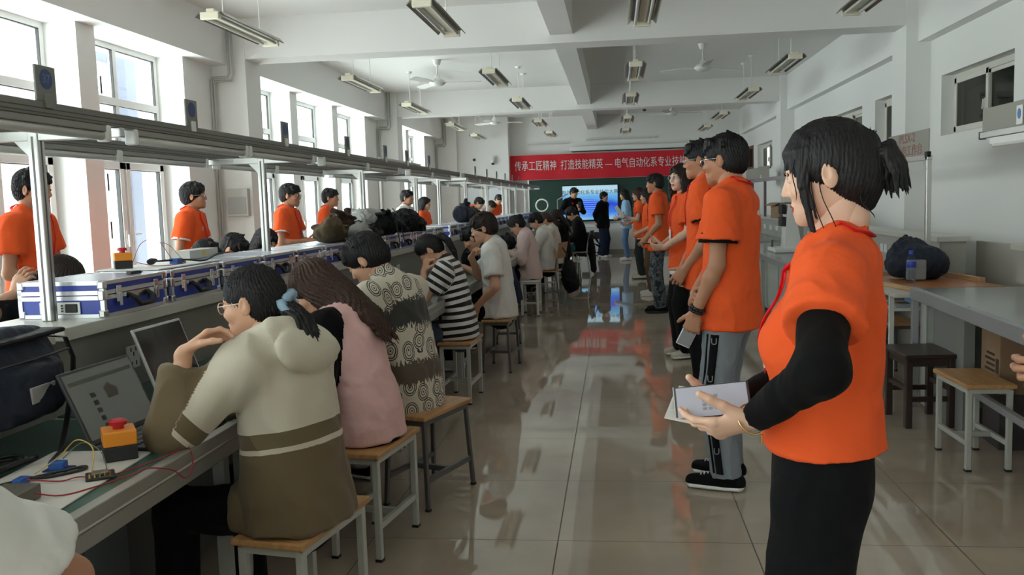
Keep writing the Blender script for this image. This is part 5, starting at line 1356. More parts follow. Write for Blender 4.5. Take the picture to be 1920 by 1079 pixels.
def estop(label, loc, rz, s=1.0):
    t = thing('emergency_stop_box', label, 'switch box', loc, rz, 'orange stop-button boxes')
    obj('base', MB().box(-0.036 * s, 0.036 * s, -0.040 * s, 0.040 * s, 0, 0.034 * s), DARK, t, 0.003)
    obj('cover', MB().box(-0.036 * s, 0.036 * s, -0.040 * s, 0.040 * s, 0.034 * s, 0.068 * s), ORANGE, t, 0.004)
    bt = obj('button', MB().lathe([(0.012 * s, 0.068 * s), (0.012 * s, 0.076 * s), (0.019 * s, 0.077 * s), (0.020 * s, 0.086 * s), (0.014 * s, 0.090 * s)], n=20), REDP, t, smooth=False)
    obj('cable_gland', MB().cyl((0.0, 0.040 * s, 0.018 * s), (0.0, 0.055 * s, 0.018 * s), 0.008 * s), DARK, t)
    return t
estop('orange and black stop-button box on the white mounting board', (-1.385, 2.262, DZ + 0.0055), math.radians(35), 1.2)
tb = thing('breadboard', 'wired breadboard lying on the blue cases beside the orange box', 'breadboard', (-2.06, 3.86, CZ))
obj('tray', MB().box(-0.14, 0.14, -0.34, 0.26, 0.0, 0.006), WHITEP, tb, 0.002)
obj('relay', MB().box(0.02, 0.06, -0.02, 0.03, 0.006, 0.03), MATS['blue_relay'], tb, 0.002); obj('chip', MB().box(0.0, 0.03, 0.07, 0.12, 0.006, 0.02), REFL, tb, 0.002)
obj('plug', MB().lathe([(0.012, 0), (0.016, 0.02), (0.008, 0.06)], (0, 0, 0), 12), DARK, tb).matrix_local = Matrix.Translation((0.0, -0.16, 0.025)) @ Matrix.Rotation(-1.5, 4, 'X')
wire('red_wire', [(0.0, -0.26, 0.03), (0.05, -0.2, 0.01), (0.09, -0.1, 0.008), (0.08, 0.02, 0.01), (0.04, 0.03, 0.02)], 0.0018, WRED, tb)
wire('red_wire', [(-0.02, -0.26, 0.03), (-0.02, -0.18, 0.11), (0.0, -0.08, 0.12), (0.02, 0.0, 0.03)], 0.0014, WRED, tb)
wire('red_wire', [(0.02, 0.1, 0.02), (-0.02, 0.06, 0.09), (-0.02, -0.04, 0.10), (0.02, -0.12, 0.04)], 0.0014, WRED, tb)
wire('black_cable', [(0.0, -0.1, 0.025), (0.06, 0.05, 0.02), (0.11, 0.14, 0.01), (0.10, 0.3, 0.03), (0.09, 0.45, 0.03)], 0.005, DARK, tb)
estop('orange and black stop-button box on top of the blue cases', (-2.125, 3.60, CZ + 0.0065), math.radians(35), 1.0)
t = thing('usb_adapter', 'small black adapter on the nearest blue case', 'adapter', (-1.915, 3.32, CZ), math.radians(75)); obj('body', MB().box(-0.03, 0.026, -0.013, 0.013, 0, 0.014), DARK, t, 0.003); obj('plug', MB().box(0.026, 0.038, -0.007, 0.007, 0.004, 0.010), CHROME, t)
t = thing('meter_box', 'flat white instrument box with yellow sticker on the cases', 'box', (-2.20, 4.42, CZ)); obj('body', MB().box(-0.05, 0.05, -0.16, 0.16, 0, 0.045), LAMIN, t, 0.003); obj('sticker', MB().box(0.0495, 0.051, -0.02, 0.02, 0.012, 0.035), mat('yellow_sticker', (0.7, 0.5, 0.08), 0.5), t)
# cables heaped behind the laptops
t = thing('cable_heap', 'tangled black power cables in the shadow below the bag', 'cable', (-1.70, 2.05, DZ)); rr = random.Random(3)
for i in range(7):
    p = [(rr.uniform(-0.15, 0.12), rr.uniform(-0.35, 0.2), 0.008 + 0.01 * i * rr.random()) for _ in range(6)]; wire('cable', p, 0.005, DARK, t)
t = thing('power_plug', 'black plug with bright prongs beside the white board', 'plug', (-1.60, 1.98, DZ), 0.4); obj('body', MB().box(-0.02, 0.02, -0.03, 0.03, 0.0, 0.026), DARK, t, 0.006)
for s in (-1, 1): obj('prong', MB().box(s * 0.008 - 0.002, s * 0.008 + 0.002, -0.05, -0.03, 0.011, 0.015), CHROME, t)
# spotted bag beside the silver laptop
t = thing('spotted_tote', 'brown-spotted cloth tote slumped against the riser by the silver laptop', 'bag', (-1.56, 3.62, DZ)); blob('bag_body', '', '', (0, 0, 0), [ell((0, 0, 0.09), (0.07, 0.13, 0.10)), ell((0.03, -0.05, 0.05), (0.07, 0.09, 0.06)), ell((-0.02, 0.03, 0.16), (0.05, 0.07, 0.06))], F_SPOTS, seed=2.5, parent=t, v=0.006)
obj('handle', MB().tube([(0.02, -0.06, 0.2), (0.03, -0.03, 0.235), (0.03, 0.02, 0.23), (0.02, 0.05, 0.2)], 0.004, 6), DARK, t, smooth=True)
# dark clutter further along the aisle-side desks
for i, (y, x, h, lb) in enumerate([(4.75, -1.50, 0.14, 'black bag on the desk between the long-haired and printed-shirt students'), (5.6, -1.55, 0.20, 'dark rucksack on the desk before the striped student'), (8.9, -1.45, 0.24, 'black rucksack on the desk between the gap and the white-shirted student'), (10.35, -1.42, 0.22, 'dark bag on the far desk beside the pink-shirted student'), (12.0, -1.5, 0.2, 'dark coat heaped on the far desk past the pink-shirted student'), (14.6, -1.5, 0.2, 'dark bag on the far desk among the last seated students')]):
    blob('desk_bag', lb, 'bag', (x, y, DZ), [ell((0, 0, h * 0.5), (0.12, 0.2, h * 0.55)), ell((0.02, 0.08, h * 0.8), (0.08, 0.12, h * 0.35))], (F_CHAR, F_NAVYN)[i % 2], seed=1.7 + i)
for i, (y, x) in enumerate([(5.35, -1.40), (7.55, -1.42), (11.2, -1.42)]):
    t = thing('notebook', ('open pale notebook on the desk near the printed-shirt student', 'open pale notebook before the student in the white t-shirt', 'open pale notebook before the pink-shirted student')[i], 'notebook', (x, y, DZ), 0.2 * i, 'open notebooks')
    obj('cover', MB().box(-0.10, 0.10, -0.15, 0.15, 0, 0.006), DARK, t); obj('page', MB().box(-0.095, 0.095, -0.145, -0.003, 0.006, 0.011), F_WHITE, t); obj('page', MB().box(-0.095, 0.095, 0.003, 0.145, 0.006, 0.011), F_WHITE, t)

# ------------------------------------------------------------------ stools and chairs
def make_stool(seatm, legm, w=0.245, l=0.45, h=0.45, leg=0.026, splay=0.0):
    t = thing('stool', 'x', 'stool')
    obj('seat', MB().box(-w / 2, w / 2, -l / 2, l / 2, h - 0.022, h), seatm, t, 0.005)
    fr = MB(); a, b = w / 2 - 0.025, l / 2 - 0.03
    for s in (-1, 1):
        fr.box(-a, a, s * b - 0.012, s * b + 0.012, h - 0.048, h - 0.022).box(s * a - 0.012, s * a + 0.012, -b, b, h - 0.048, h - 0.022)
    obj('seat_frame', fr, legm, t)
    for sx in (-1, 1):
        for sy in (-1, 1):
            lg = obj('leg', MB().bar((sx * a, sy * b, h - 0.03), (sx * (a + splay), sy * (b + splay), 0.008), leg, leg, upv=(0, 1, 0)), legm, t, 0.003)
            obj('foot_cap', MB().box(sx * (a + splay) - leg * .56, sx * (a + splay) + leg * .56, sy * (b + splay) - leg * .56, sy * (b + splay) + leg * .56, 0, 0.012), DARK, lg)
    for s in (-1, 1): obj('stretcher', MB().box(s * (a + splay * .6) - 0.009, s * (a + splay * .6) + 0.009, -b, b, 0.13, 0.155), legm, t)
    obj('stretcher', MB().box(-a, a, -0.011, 0.011, 0.13, 0.155), legm, t)
    return t
LEGDK = mat('dark_tube', (0.14, 0.14, 0.14), 0.4, 0.5)
SG = 'student stools'
st_a = make_stool(SEATWOOD, STEELG); st_a['group'] = SG
st_b = make_stool(SEATWOOD, LEGDK, leg=0.02, splay=0.02); st_b['group'] = SG
st_w = make_stool(WHITEP, STEELW, leg=0.03); st_w['group'] = SG
def put(st, used=set(), **k):
    if st.name not in used:
        used.add(st.name); st.location = k['loc']; st.rotation_euler = (0, 0, k['rz']); st['label'] = k['lb']; return st
    return dup(st, k['loc'], k['rz'], k['lb'], SG)
for st, x, y, r, lb in [
    (st_a, -1.005, 2.64, -10, 'plywood stool under the student in the cream and olive jacket'),
    (st_a, -1.035, 3.56, -9, 'plywood stool under the long-haired student in the pink vest'),
    (st_b, -0.93, 4.17, -20, 'plywood stool on dark legs under the student in the printed shirt'),
    (st_a, -1.14, 6.30, -3, 'plywood stool under the student in the striped top'),
    (st_b, -1.00, 7.48, -4, 'plywood stool on dark legs under the student in the white t-shirt'),
    (st_b, -1.08, 8.55, 4, 'plywood stool hidden behind the student in the white t-shirt'),
    (st_w, -1.08, 11.1, 0, 'white stool under the student in the pale pink shirt'),
    (st_w, -1.02, 13.9, 3, 'white stool under a student far along the bench row'),
    (st_b, -1.0, 15.3, 3, 'stool under the dark-clothed student near the front'),
    (st_a, 1.84, 4.79, 1, 'empty plywood stool with pale legs in front of the right-hand grey desk'),
    (st_b, 2.1, 6.98, 8, 'plywood stool pushed under the table with papers'),
    (st_a, -3.02, 4.25, 0, 'stool under the brown-haired student on the window side'),
    (st_a, -3.05, 5.88, 0, 'stool under the window-side student with head bowed'),
    (st_a, -3.09, 6.48, 0, 'stool under the window-side student next to the bowed one'),
    (st_a, -3.11, 7.38, 0, 'stool under the long-haired window-side student'),
    (st_a, -2.95, 12.0, 0, 'stool under the window-side student behind the far blue case'),
    (st_a, -1.10, 1.35, 0, 'stool under the white-sleeved person at the lower corner')]:
    put(st, loc=(x, y, 0), rz=math.radians(r), lb=lb)
# dark wooden stool
t = thing('wooden_stool', 'dark-stained wooden stool with thick square legs near the right desk', 'stool', (1.845, 5.63, 0), math.radians(2))
obj('seat', MB().box(-0.16, 0.16, -0.21, 0.21, 0.425, 0.45), DARKWOOD, t, 0.006)
for sx in (-1, 1):
    for sy in (-1, 1): obj('leg', MB().box(sx * 0.125 - 0.02, sx * 0.125 + 0.02, sy * 0.17 - 0.02, sy * 0.17 + 0.02, 0, 0.425), DARKWOOD, t, 0.003)
for s in (-1, 1):
    obj('apron', MB().box(-0.125, 0.125, s * 0.17 - 0.01, s * 0.17 + 0.01, 0.375, 0.425), DARKWOOD, t); obj('apron', MB().box(s * 0.125 - 0.01, s * 0.125 + 0.01, -0.17, 0.17, 0.375, 0.425), DARKWOOD, t)
    obj('stretcher', MB().box(s * 0.125 - 0.01, s * 0.125 + 0.01, -0.17, 0.17, 0.22, 0.25), DARKWOOD, t); obj('stretcher', MB().box(-0.125, 0.125, s * 0.17 - 0.01, s * 0.17 + 0.01, 0.16, 0.19), DARKWOOD, t)
# chairs with backs, facing the benches
def make_chair(label, loc, rz, backm, legm):
    t = thing('chair', label, 'chair', loc, rz)
    obj('seat', MB().box(-0.20, 0.20, -0.20, 0.20, 0.43, 0.45), SEATWOOD, t, 0.008)
    for sx in (-1, 1):
        obj('leg', MB().tube([(sx * 0.18, 0.17, 0.43), (sx * 0.19, 0.19, 0.0)], 0.012), legm, t)
        obj('leg', MB().tube([(sx * 0.19, -0.24, 0.0), (sx * 0.18, -0.18, 0.43), (sx * 0.175, -0.20, 0.60), (sx * 0.17, -0.25, 0.84)], 0.012), legm, t)
    obj('backrest', MB().prism([(-0.19, 0, 0.62), (0.19, 0, 0.62), (0.18, -0.045, 0.84), (-0.18, -0.045, 0.84)], (0, -0.215, 0), (0, 0.014, 0)), backm, t)
    obj('stretcher', MB().bar((-0.18, 0.18, 0.2), (0.18, 0.18, 0.2), 0.014, 0.014), legm, t)
    return t
make_chair('wooden-backed chair with a black backpack hung on it', (-0.98, 12.55, 0), math.radians(75), SEATWOOD, LEGDK)
make_chair('metal chair with a long black coat on it near the front wall', (-0.70, 17.0, 0), math.radians(80), F_CHAR, STEEL)
make_chair('chair draped with grey cloth before the lit screen', (-1.05, 20.2, 0), math.radians(10), F_GREY, STEEL)
t = thing('backpack', 'black backpack hanging from the wooden-backed chair', 'backpack', (-0.66, 12.45, 0.12))
blob('bag_body', '', '', (0, 0, 0), [ell((0, 0, 0.24), (0.10, 0.16, 0.23)), ell((0.05, 0, 0.15), (0.09, 0.13, 0.13))], F_CHAR, seed=2.2, parent=t, floor=False, lo=(-.3, -.3, -.05), hi=(.3, .3, .6))
obj('strap', MB().tube([(-0.04, -0.08, 0.40), (-0.03, -0.07, 0.55), (-0.10, 0, 0.66), (-0.03, 0.07, 0.55), (-0.04, 0.08, 0.40)], 0.014, 6, flat=0.4), DARK, t, smooth=True)

# ------------------------------------------------------------------ right-hand side: grey desk, shelf units, boards
dk = thing('grey_desk', 'grey-topped workbench at the right edge with an empty stool beside it', 'desk', (1.925, 6.06, 0), math.radians(-3.2))
obj('desk_top', MB().box(0.0, 0.92, -2.6, 0, 0.745, 0.78), STEEL, dk)
obj('desk_mat', MB().box(0.035, 0.90, -2.6, -0.02, 0.78, 0.786), DESKGREY, dk)
obj('edge_trim', MB().box(-0.006, 0.035, -2.6, 0.004, 0.715, 0.792), mat('grey_edge_profile', (0.36, 0.365, 0.38), 0.4, 0.3), dk, 0.004)
obj('leg', MB().box(0.0, 0.04, -0.05, -0.01, 0.0, 0.745), mat('grey_edge_profile', (0, 0, 0)), dk, 0.003)
obj('leg', MB().box(0.0, 0.04, -2.5, -2.46, 0.0, 0.745), MATS['grey_edge_profile'], dk, 0.003)
cb = obj('cabinet', MB().box(0.06, 0.75, -0.16, -0.03, 0.02, 0.73), mat('pale_grey_cabinet', (0.44, 0.46, 0.43), 0.45), dk)
obj('cabinet_door', MB().box(0.052, 0.062, -0.165, -0.03, 0.05, 0.70), MATS['pale_grey_cabinet'], cb, 0.003); obj('knob', MB().cyl((0.03, -0.14, 0.42), (0.055, -0.14, 0.42), 0.008), CHROME, cb)
obj('side_panel', MB().box(0.10, 0.16, -0.75, -0.17, 0.0, 0.735), mat('grey_side_panel', (0.24, 0.25, 0.24), 0.4), dk)
obj('foot_rail', MB().box(0.05, 0.08, -2.46, -0.75, 0.30, 0.335), MATS['grey_edge_profile'], dk)
obj('back_panel', MB().box(0.70, 0.74, -2.6, -0.76, 0.05, 0.74), mat('dark_back_panel', (0.055, 0.045, 0.045), 0.5), dk)
for yy in (-0.25, -1.1): obj('screw', MB().cyl((0.015, yy, 0.79), (0.015, yy, 0.7935), 0.006), DGREY, dk)
t = thing('carton', 'brown cardboard carton with printed arrows under the right desk', 'carton', (2.22, 5.12, 0.0), math.radians(-3))
obj('box', MB().box(-0.17, 0.2, -0.16, 0.12, 0.31, 0.66), CARTON, t, 0.004)
pk = MB().box(-0.1725, -0.170, -0.15, -0.11, 0.42, 0.50)
for i in range(4): pk.box(-0.1725, -0.170, -0.09, 0.05 - 0.02 * (i % 2), 0.42 + i * 0.03, 0.432 + i * 0.03)
obj('print', pk, mat('carton_print', (0.05, 0.03, 0.02), 0.8), t)
obj('stand', MB().box(-0.16, 0.19, -0.15, 0.11, 0.0, 0.31), mat('dark_back_panel', (0, 0, 0)), t)
def riser(label, x0, x1, y0, y1, z0=0.0):
    t = thing('shelf_riser', label, 'shelf', ((x0 + x1) / 2, (y0 + y1) / 2, 0), group='right-hand riser shelves'); a, b = (x1 - x0) / 2, (y1 - y0) / 2
    obj('shelf', MB().box(-a, a, -b, b, 1.008, 1.05), LAMIN, t, 0.003)
    obj('panel', MB().box(-a + 0.03, a - 0.03, -b + 0.03, b - 0.03, z0, 1.008), mat('pale_riser_panel', (0.40, 0.395, 0.36), 0.5), t)
    for yy in np.arange(-b + 0.4, b - 0.2, 0.55):
        for k in (-0.06, 0.06): obj('socket', MB().box(-a + 0.022, -a + 0.03, yy + k - 0.04, yy + k + 0.04, 0.84, 0.92), WHITEP, t, 0.003)
    return t
riser('near riser shelf at the right edge over the grey desk', 2.64, 3.0, 3.4, 6.30, 0.79)
riser('riser shelf behind the dark coat, ending in a stub', 2.54, 2.80, 7.38, 12.6)
riser('far riser shelf along the corridor wall beyond the second desk', 2.54, 2.80, 13.1, 18.5)
t = thing('backboard', 'low beige partition panel between the riser shelves on the right', 'panel', (2.95, 7.0, 0))
obj('panel', MB().box(-0.02, 0.02, -0.72, 0.62, 0.05, 1.0), mat('beige_grey_partition', (0.40, 0.38, 0.33), 0.5), t); obj('foot', MB().box(-0.06, 0.06, -0.7, 0.6, 0.0, 0.05), STEEL, t)
for (y0, y1, lb) in ((8.05, 12.6, 'long grey desk on the right behind the front volunteer'), (13.1, 18.5, 'farthest grey desk along the corridor side')):
    t = thing('grey_desk', lb, 'desk', (1.62, y0, 0), group='far right desks')
    L_ = y1 - y0
    obj('desk_top', MB().box(0.0, 0.9, 0, L_, 0.715, 0.75), STEEL, t); obj('desk_mat', MB().box(0.03, 0.86, 0.01, L_ - 0.01, 0.75, 0.755), DESKGREY, t)
    obj('edge_trim', MB().box(-0.006, 0.03, -0.004, L_, 0.70, 0.76), MATS['grey_edge_profile'], t, 0.003)
    obj('cabinet', MB().box(0.10, 0.7, 0.15, L_ - 0.1, 0.12, 0.715), mat('pale_grey_cabinet', (0, 0, 0)), t)
    for yy in (0.04, L_ / 2, L_ - 0.04): obj('leg', MB().box(0.02, 0.06, yy - 0.02, yy + 0.02, 0, 0.70), STEEL, t)
    for k in range(3): obj('cabinet_door', MB().box(0.09, 0.10, 0.3 + k * 1.3, 1.45 + k * 1.3, 0.15, 0.69), MATS['pale_grey_cabinet'], t, 0.004)
# work table with drawing board, coat, bottle, papers
t = thing('work_table', 'pale work table holding the coat and the brown board', 'table', (2.30, 6.95, 0))
obj('table_top', MB().box(-0.42, 0.36, -0.72, 0.95, 0.70, 0.725), LAMIN, t, 0.003)
obj('drawer_tray', MB().box(-0.36, 0.30, -0.5, 0.4, 0.58, 0.60), WHITEP, t)
for sx, sy in ((-0.38, -0.5), (-0.38, 0.9), (0.32, -0.68), (0.32, 0.9)): obj('leg', MB().box(sx - 0.015, sx + 0.015, sy - 0.015, sy + 0.015, 0, 0.70), STEELW, t)
t = thing('wooden_board', 'orange-brown framed wooden board lying on the work table', 'board', (2.33, 6.93, 0.726), math.radians(8))
obj('panel', MB().box(-0.36, 0.30, -0.5, 0.55, 0.0, 0.018), BOARDWOOD, t, 0.003); obj('rim', MB().box(-0.38, -0.35, -0.52, 0.57, 0, 0.03).box(0.28, 0.32, -0.2, 0.57, 0, 0.05).box(-0.38, 0.32, 0.55, 0.585, 0, 0.035), BOXWOOD, t, 0.003)
t = thing('pale_plank', 'pale flat plank beside the brown board next to the desk', 'plank', (2.58, 6.42, 0.727), math.radians(20)); obj('plank', MB().box(-0.14, 0.14, -0.3, 0.28, 0, 0.012), BOXWOOD, t, 0.003); obj('edge_band', MB().box(-0.145, -0.138, -0.3, 0.28, 0, 0.013), LAMIN, t)
t = thing('coat_pile', 'dark navy coat heaped over a bag on the work table', 'coat', (2.30, 7.12, 0.746))
blob('coat', '', '', (0, 0, 0), [ell((0, 0, 0.13), (0.19, 0.22, 0.14)), ell((-0.04, 0.06, 0.22), (0.13, 0.14, 0.09)), ell((0.12, -0.02, 0.12), (0.10, 0.16, 0.12)), ell((-0.14, 0, 0.12), (0.07, 0.14, 0.11))], F_NAVYN, seed=3.9, parent=t, v=0.007, amp=0.011, freq=20)
obj('grey_pocket', MB().box(-0.14, 0.0, -0.235, -0.20, 0.01, 0.16), F_GREY, t, 0.01)
t = thing('water_bottle', 'clear water bottle with blue cap and label by the coat', 'bottle', (2.155, 6.78, 0.7455))
obj('bottle', MB().lathe([(0.028, 0.0), (0.032, 0.006), (0.032, 0.05), (0.028, 0.085), (0.032, 0.11), (0.032, 0.16), (0.026, 0.185), (0.014, 0.205), (0.0135, 0.215)], n=24), BOTTLE, t, smooth=True)
obj('label', MB().lathe([(0.0325, 0.115), (0.0335, 0.117), (0.0335, 0.158), (0.0325, 0.16)], n=24), mat('blue_bottle_label', (0.02, 0.06, 0.42), 0.35), t, smooth=True)
obj('cap', MB().lathe([(0.0155, 0.213), (0.0165, 0.216), (0.0165, 0.238), (0.014, 0.24)], n=20), mat('blue_cap', (0.02, 0.06, 0.50), 0.35), t)
PAPER = mat('paper', (0.72, 0.70, 0.66), 0.7)
rr = random.Random(11)
for i, (x, y, c, lb) in enumerate([(2.05, 6.62, PAPER, 'white sheet lowest in the loose papers of the table tray'), (2.10, 6.75, CARTON, 'brown card among the papers in the table tray'), (2.02, 6.80, PAPER, 'curled white sheet in the tray under the brown board'), (2.14, 6.58, mat('light_blue_pouch', (0.22, 0.42, 0.72), 0.5), 'light blue pouch at the near end of the paper tray'), (2.07, 6.9, mat('grey_booklet', (0.3, 0.3, 0.32), 0.6), 'grey booklet at the back of the paper tray')]):
    t = thing('paper_sheet' if i not in (3,) else 'blue_pouch', lb, 'paper' if i != 3 else 'pouch', (x, y, 0.602 + 0.006 * i), rr.uniform(-0.6, 0.6))
    o_ = obj('sheet', MB().box(-0.07, 0.07, -0.10, 0.10, 0, 0.004 if i != 3 else 0.05), c, t, 0.001 if i != 3 else 0.02)
# right-hand rack with sign boards
SIGN = mat('grey_green_sign', (0.30, 0.295, 0.25), 0.55); SRED = mat('faded_red_print', (0.30, 0.10, 0.09), 0.6)
t = thing('sign_rack', 'aluminium rack on the right carrying the JPLSX-2 signboard', 'rack', (2.45, 7.33, 1.05))
obj('pole', MB().box(-0.02, 0.02, -0.02, 0.02, -0.34, 0.64), ALU, t, 0.004)
obj('pole', MB().box(-0.02, 0.02, 3.48, 3.52, 0.0, 0.64), ALU, t, 0.004)
obj('rail', MB().box(-0.02, 0.02, -0.03, 5.0, 0.61, 0.65), ALU, t, 0.003)
obj('gusset', MB().prism([(0, 0.02, 0.61), (0, 0.12, 0.61), (0, 0.02, 0.51)], (-0.01, 0, 0), (0.02, 0, 0)), STEEL, t)
sg = obj('sign_plate', MB().box(-0.004, 0.004, -0.01, 1.02, 0.655, 0.855), SIGN, t, 0.002)
text_obj('sign_text', 'JPLSX-2', 0.105, SRED, sg, basis((-0.0055, 0.52, 0.805), (0, -1, 0), (0, 0, 1), (-1, 0, 0)), 0.0006, 1.25)
text_obj('sign_text', '防静电工作台', 0.10, SRED, sg, basis((-0.0055, 0.52, 0.70), (0, -1, 0), (0, 0, 1), (-1, 0, 0)), 0.0006, 1.30)
for yy in (0.0, 1.0): obj('clamp', MB().box(-0.022, 0.01, yy - 0.03, yy + 0.03, 0.63, 0.675), DARK, t, 0.003)
t = thing('sign_rack', 'near rack at the right edge with a blank board and blue emblem plate', 'rack', (2.45, 3.4, 1.05))
obj('pole', MB().box(0.18, 0.22, 0.4, 0.44, 0.0, 0.70), ALU, t, 0.004); obj('cross_arm', MB().box(0.0, 0.22, 0.4, 0.44, 0.66, 0.70), ALU, t)
obj('rail', MB().box(-0.02, 0.02, 0, 2.90, 0.705, 0.745), ALU, t, 0.003); obj('rail_cap', MB().box(-0.021, 0.021, 2.9, 2.915, 0.70, 0.75), DARK, t)
obj('sign_plate', MB().box(-0.004, 0.004, 1.9, 2.9, 0.75, 0.90), SIGN, t, 0.002)
ep = obj('emblem_plate', MB().box(-0.012, -0.006, 2.30, 2.38, 0.755, 0.87), WHITEP, t, 0.002); obj('emblem', MB().disc((-0.012, 2.34, 0.82), (-1, 0, 0), 0.025, 0.001, 20, 0, 0.032), mat('emblem_blue', (0.10, 0.22, 0.50), 0.5), ep)
lp = obj('strip_lamp', MB().box(-0.03, 0.02, 0.8, 2.72, 0.655, 0.70), WHITEP, t, 0.004); obj('lamp_tube', MB().cyl((-0.02, 0.85, 0.648), (-0.02, 2.68, 0.648), 0.012), TUBE, lp)
# far right: sign rack, bins and baskets on the shelf
t = thing('sign_rack', 'far grey rack with blank sign boards along the corridor wall', 'rack', (2.55, 13.0, 1.05))
for yy in (0.1, 2.6, 5.2): obj('pole', MB().box(-0.02, 0.02, yy - 0.02, yy + 0.02, 0, 0.62), mat('dark_pole', (0.16, 0.13, 0.13), 0.5), t)
obj('rail', MB().box(-0.02, 0.02, 0, 5.4, 0.60, 0.66), ALU, t); obj('sign_plate', MB().box(-0.004, 0.004, 2.2, 4.8, 0.665, 0.86), SIGN, t, 0.002)
for yy in (0.6, 1.5, 3.0): obj('clip', MB().box(-0.012, 0.012, yy - 0.03, yy + 0.03, 0.62, 0.72), WHITEP, t)
t = thing('open_carton', 'open brown cardboard box on the far right shelf', 'carton', (2.60, 14.3, 1.051), 0.3)
obj('box', MB().box(-0.12, 0.12, -0.15, 0.15, 0, 0.24), CARTON, t, 0.003)
for s in (-1, 1): obj('flap', MB().prism([(s * 0.12, 0, 0.24), (s * 0.22, 0, 0.20), (s * 0.22, 0, 0.206), (s * 0.12, 0, 0.246)], (0, -0.15, 0), (0, 0.3, 0)), CARTON, t)
t = thing('bucket', 'pale turquoise plastic bucket on the far right shelf', 'bucket', (2.60, 13.6, 1.051)); obj('pail', MB().lathe([(0.085, 0), (0.115, 0.20), (0.122, 0.205), (0.122, 0.215), (0.105, 0.215), (0.08, 0.02)], n=24), mat('turquoise_plastic', (0.25, 0.52, 0.58), 0.4), t, smooth=False); obj('handle', MB().tube([(0.12, 0, 0.2), (0.09, 0.09, 0.2), (0, 0.13, 0.2), (-0.09, 0.09, 0.2), (-0.12, 0, 0.2)], 0.004), WHITEP, t)
t = thing('tub', 'small white tub between the carton and turquoise bucket', 'tub', (2.62, 13.95, 1.051)); obj('tub_body', MB().lathe([(0.07, 0), (0.085, 0.17), (0.09, 0.175), (0.07, 0.175)], n=20), WHITEP, t); obj('rim', MB().lathe([(0.088, 0.17), (0.094, 0.172), (0.094, 0.182), (0.088, 0.184)], n=20), WHITEP, t)
t = thing('basket', 'blue slatted plastic basket on the right shelf behind the front volunteer', 'basket', (2.58, 12.0, 1.051)); bm_ = MB().box(-0.12, 0.12, -0.2, 0.2, 0, 0.012)
for z in (0.03, 0.07, 0.11, 0.15): bm_.box(-0.125, -0.115, -0.2, 0.2, z, z + 0.025).box(0.115, 0.125, -0.2, 0.2, z, z + 0.025).box(-0.12, 0.12, -0.205, -0.195, z, z + 0.025).box(-0.12, 0.12, 0.195, 0.205, z, z + 0.025)
for sx in (-0.12, 0.12):
    for sy in (-0.2, -0.07, 0.07, 0.2): bm_.box(sx - 0.006, sx + 0.006, sy - 0.012, sy + 0.012, 0, 0.175)
obj('basket_body', bm_, mat('blue_basket', (0.06, 0.09, 0.38), 0.45), t); obj('rim', MB().box(-0.13, 0.13, -0.21, -0.195, 0.168, 0.18).box(-0.13, 0.13, 0.195, 0.21, 0.168, 0.18).box(-0.13, -0.115, -0.21, 0.21, 0.168, 0.18).box(0.115, 0.13, -0.21, 0.21, 0.168, 0.18), MATS['blue_basket'], t)
t = thing('test_machine', 'white bench machine with dark screens on the far right desk', 'machine', (1.95, 10.6, 0.756)); obj('base', MB().box(-0.15, 0.2, -0.25, 0.25, 0, 0.05), WHITEP, t, 0.01); obj('column', MB().prism([(-0.02, 0, 0.05), (0.18, 0, 0.05), (0.08, 0, 0.55), (0.02, 0, 0.55)], (0, -0.12, 0), (0, 0.24, 0)), WHITEP, t)
for z in (0.30, 0.44): obj('screen', MB().box(-0.05, 0.0, -0.1, 0.1, z, z + 0.11), DARK, t, 0.006)
obj('emblem', MB().box(-0.14, -0.135, -0.05, 0.05, 0.06, 0.14), DGREY, t)
t = thing('notice_poster', 'bluish poster on the corridor wall beyond the far rack', 'poster', (3.325, 18.6, 1.3)); obj('sheet', MB().box(-0.006, 0, -0.3, 0.3, -0.35, 0.35), mat('poster_print', (0.20, 0.27, 0.36), 0.6, var=0.6, vscale=9), t); obj('frame', MB().box(-0.012, 0, -0.32, 0.32, 0.35, 0.37).box(-0.012, 0, -0.32, 0.32, -0.37, -0.35), ALU, t)
# wall boxes and boards by the windows
t = thing('switch_box', 'grey electrical box on the first window-side column', 'switch box', (-4.36, 9.93, 1.52)); obj('box', MB().box(-0.13, 0.13, -0.07, 0.01, -0.16, 0.16), mat('grey_box', (0.5, 0.5, 0.47), 0.5), t, 0.006); obj('door', MB().box(-0.11, 0.11, -0.078, -0.07, -0.13, 0.06), mat('grey_box_door', (0.36, 0.36, 0.34), 0.5), t, 0.004)
t = thing('hanging_board', 'blank white board standing above the far window-side rack', 'board', (-3.2, 13.2, 1.78)); obj('panel', MB().box(-0.01, 0.01, -1.3, 1.3, 0.0, 0.32), mat('pale_grey_board', (0.50, 0.54, 0.54), 0.5), t); obj('stand', MB().box(-0.015, 0.015, -1.28, -1.24, -1.78, 0.0).box(-0.015, 0.015, 1.24, 1.28, -1.78, 0.0), ALU, t)
t = thing('wall_notice', 'white notice board with faint writing on the far column', 'notice', (-4.04, 23.0, 1.75)); obj('panel', MB().box(0, 0.01, -0.25, 0.25, -0.35, 0.35), WHITEP, t)
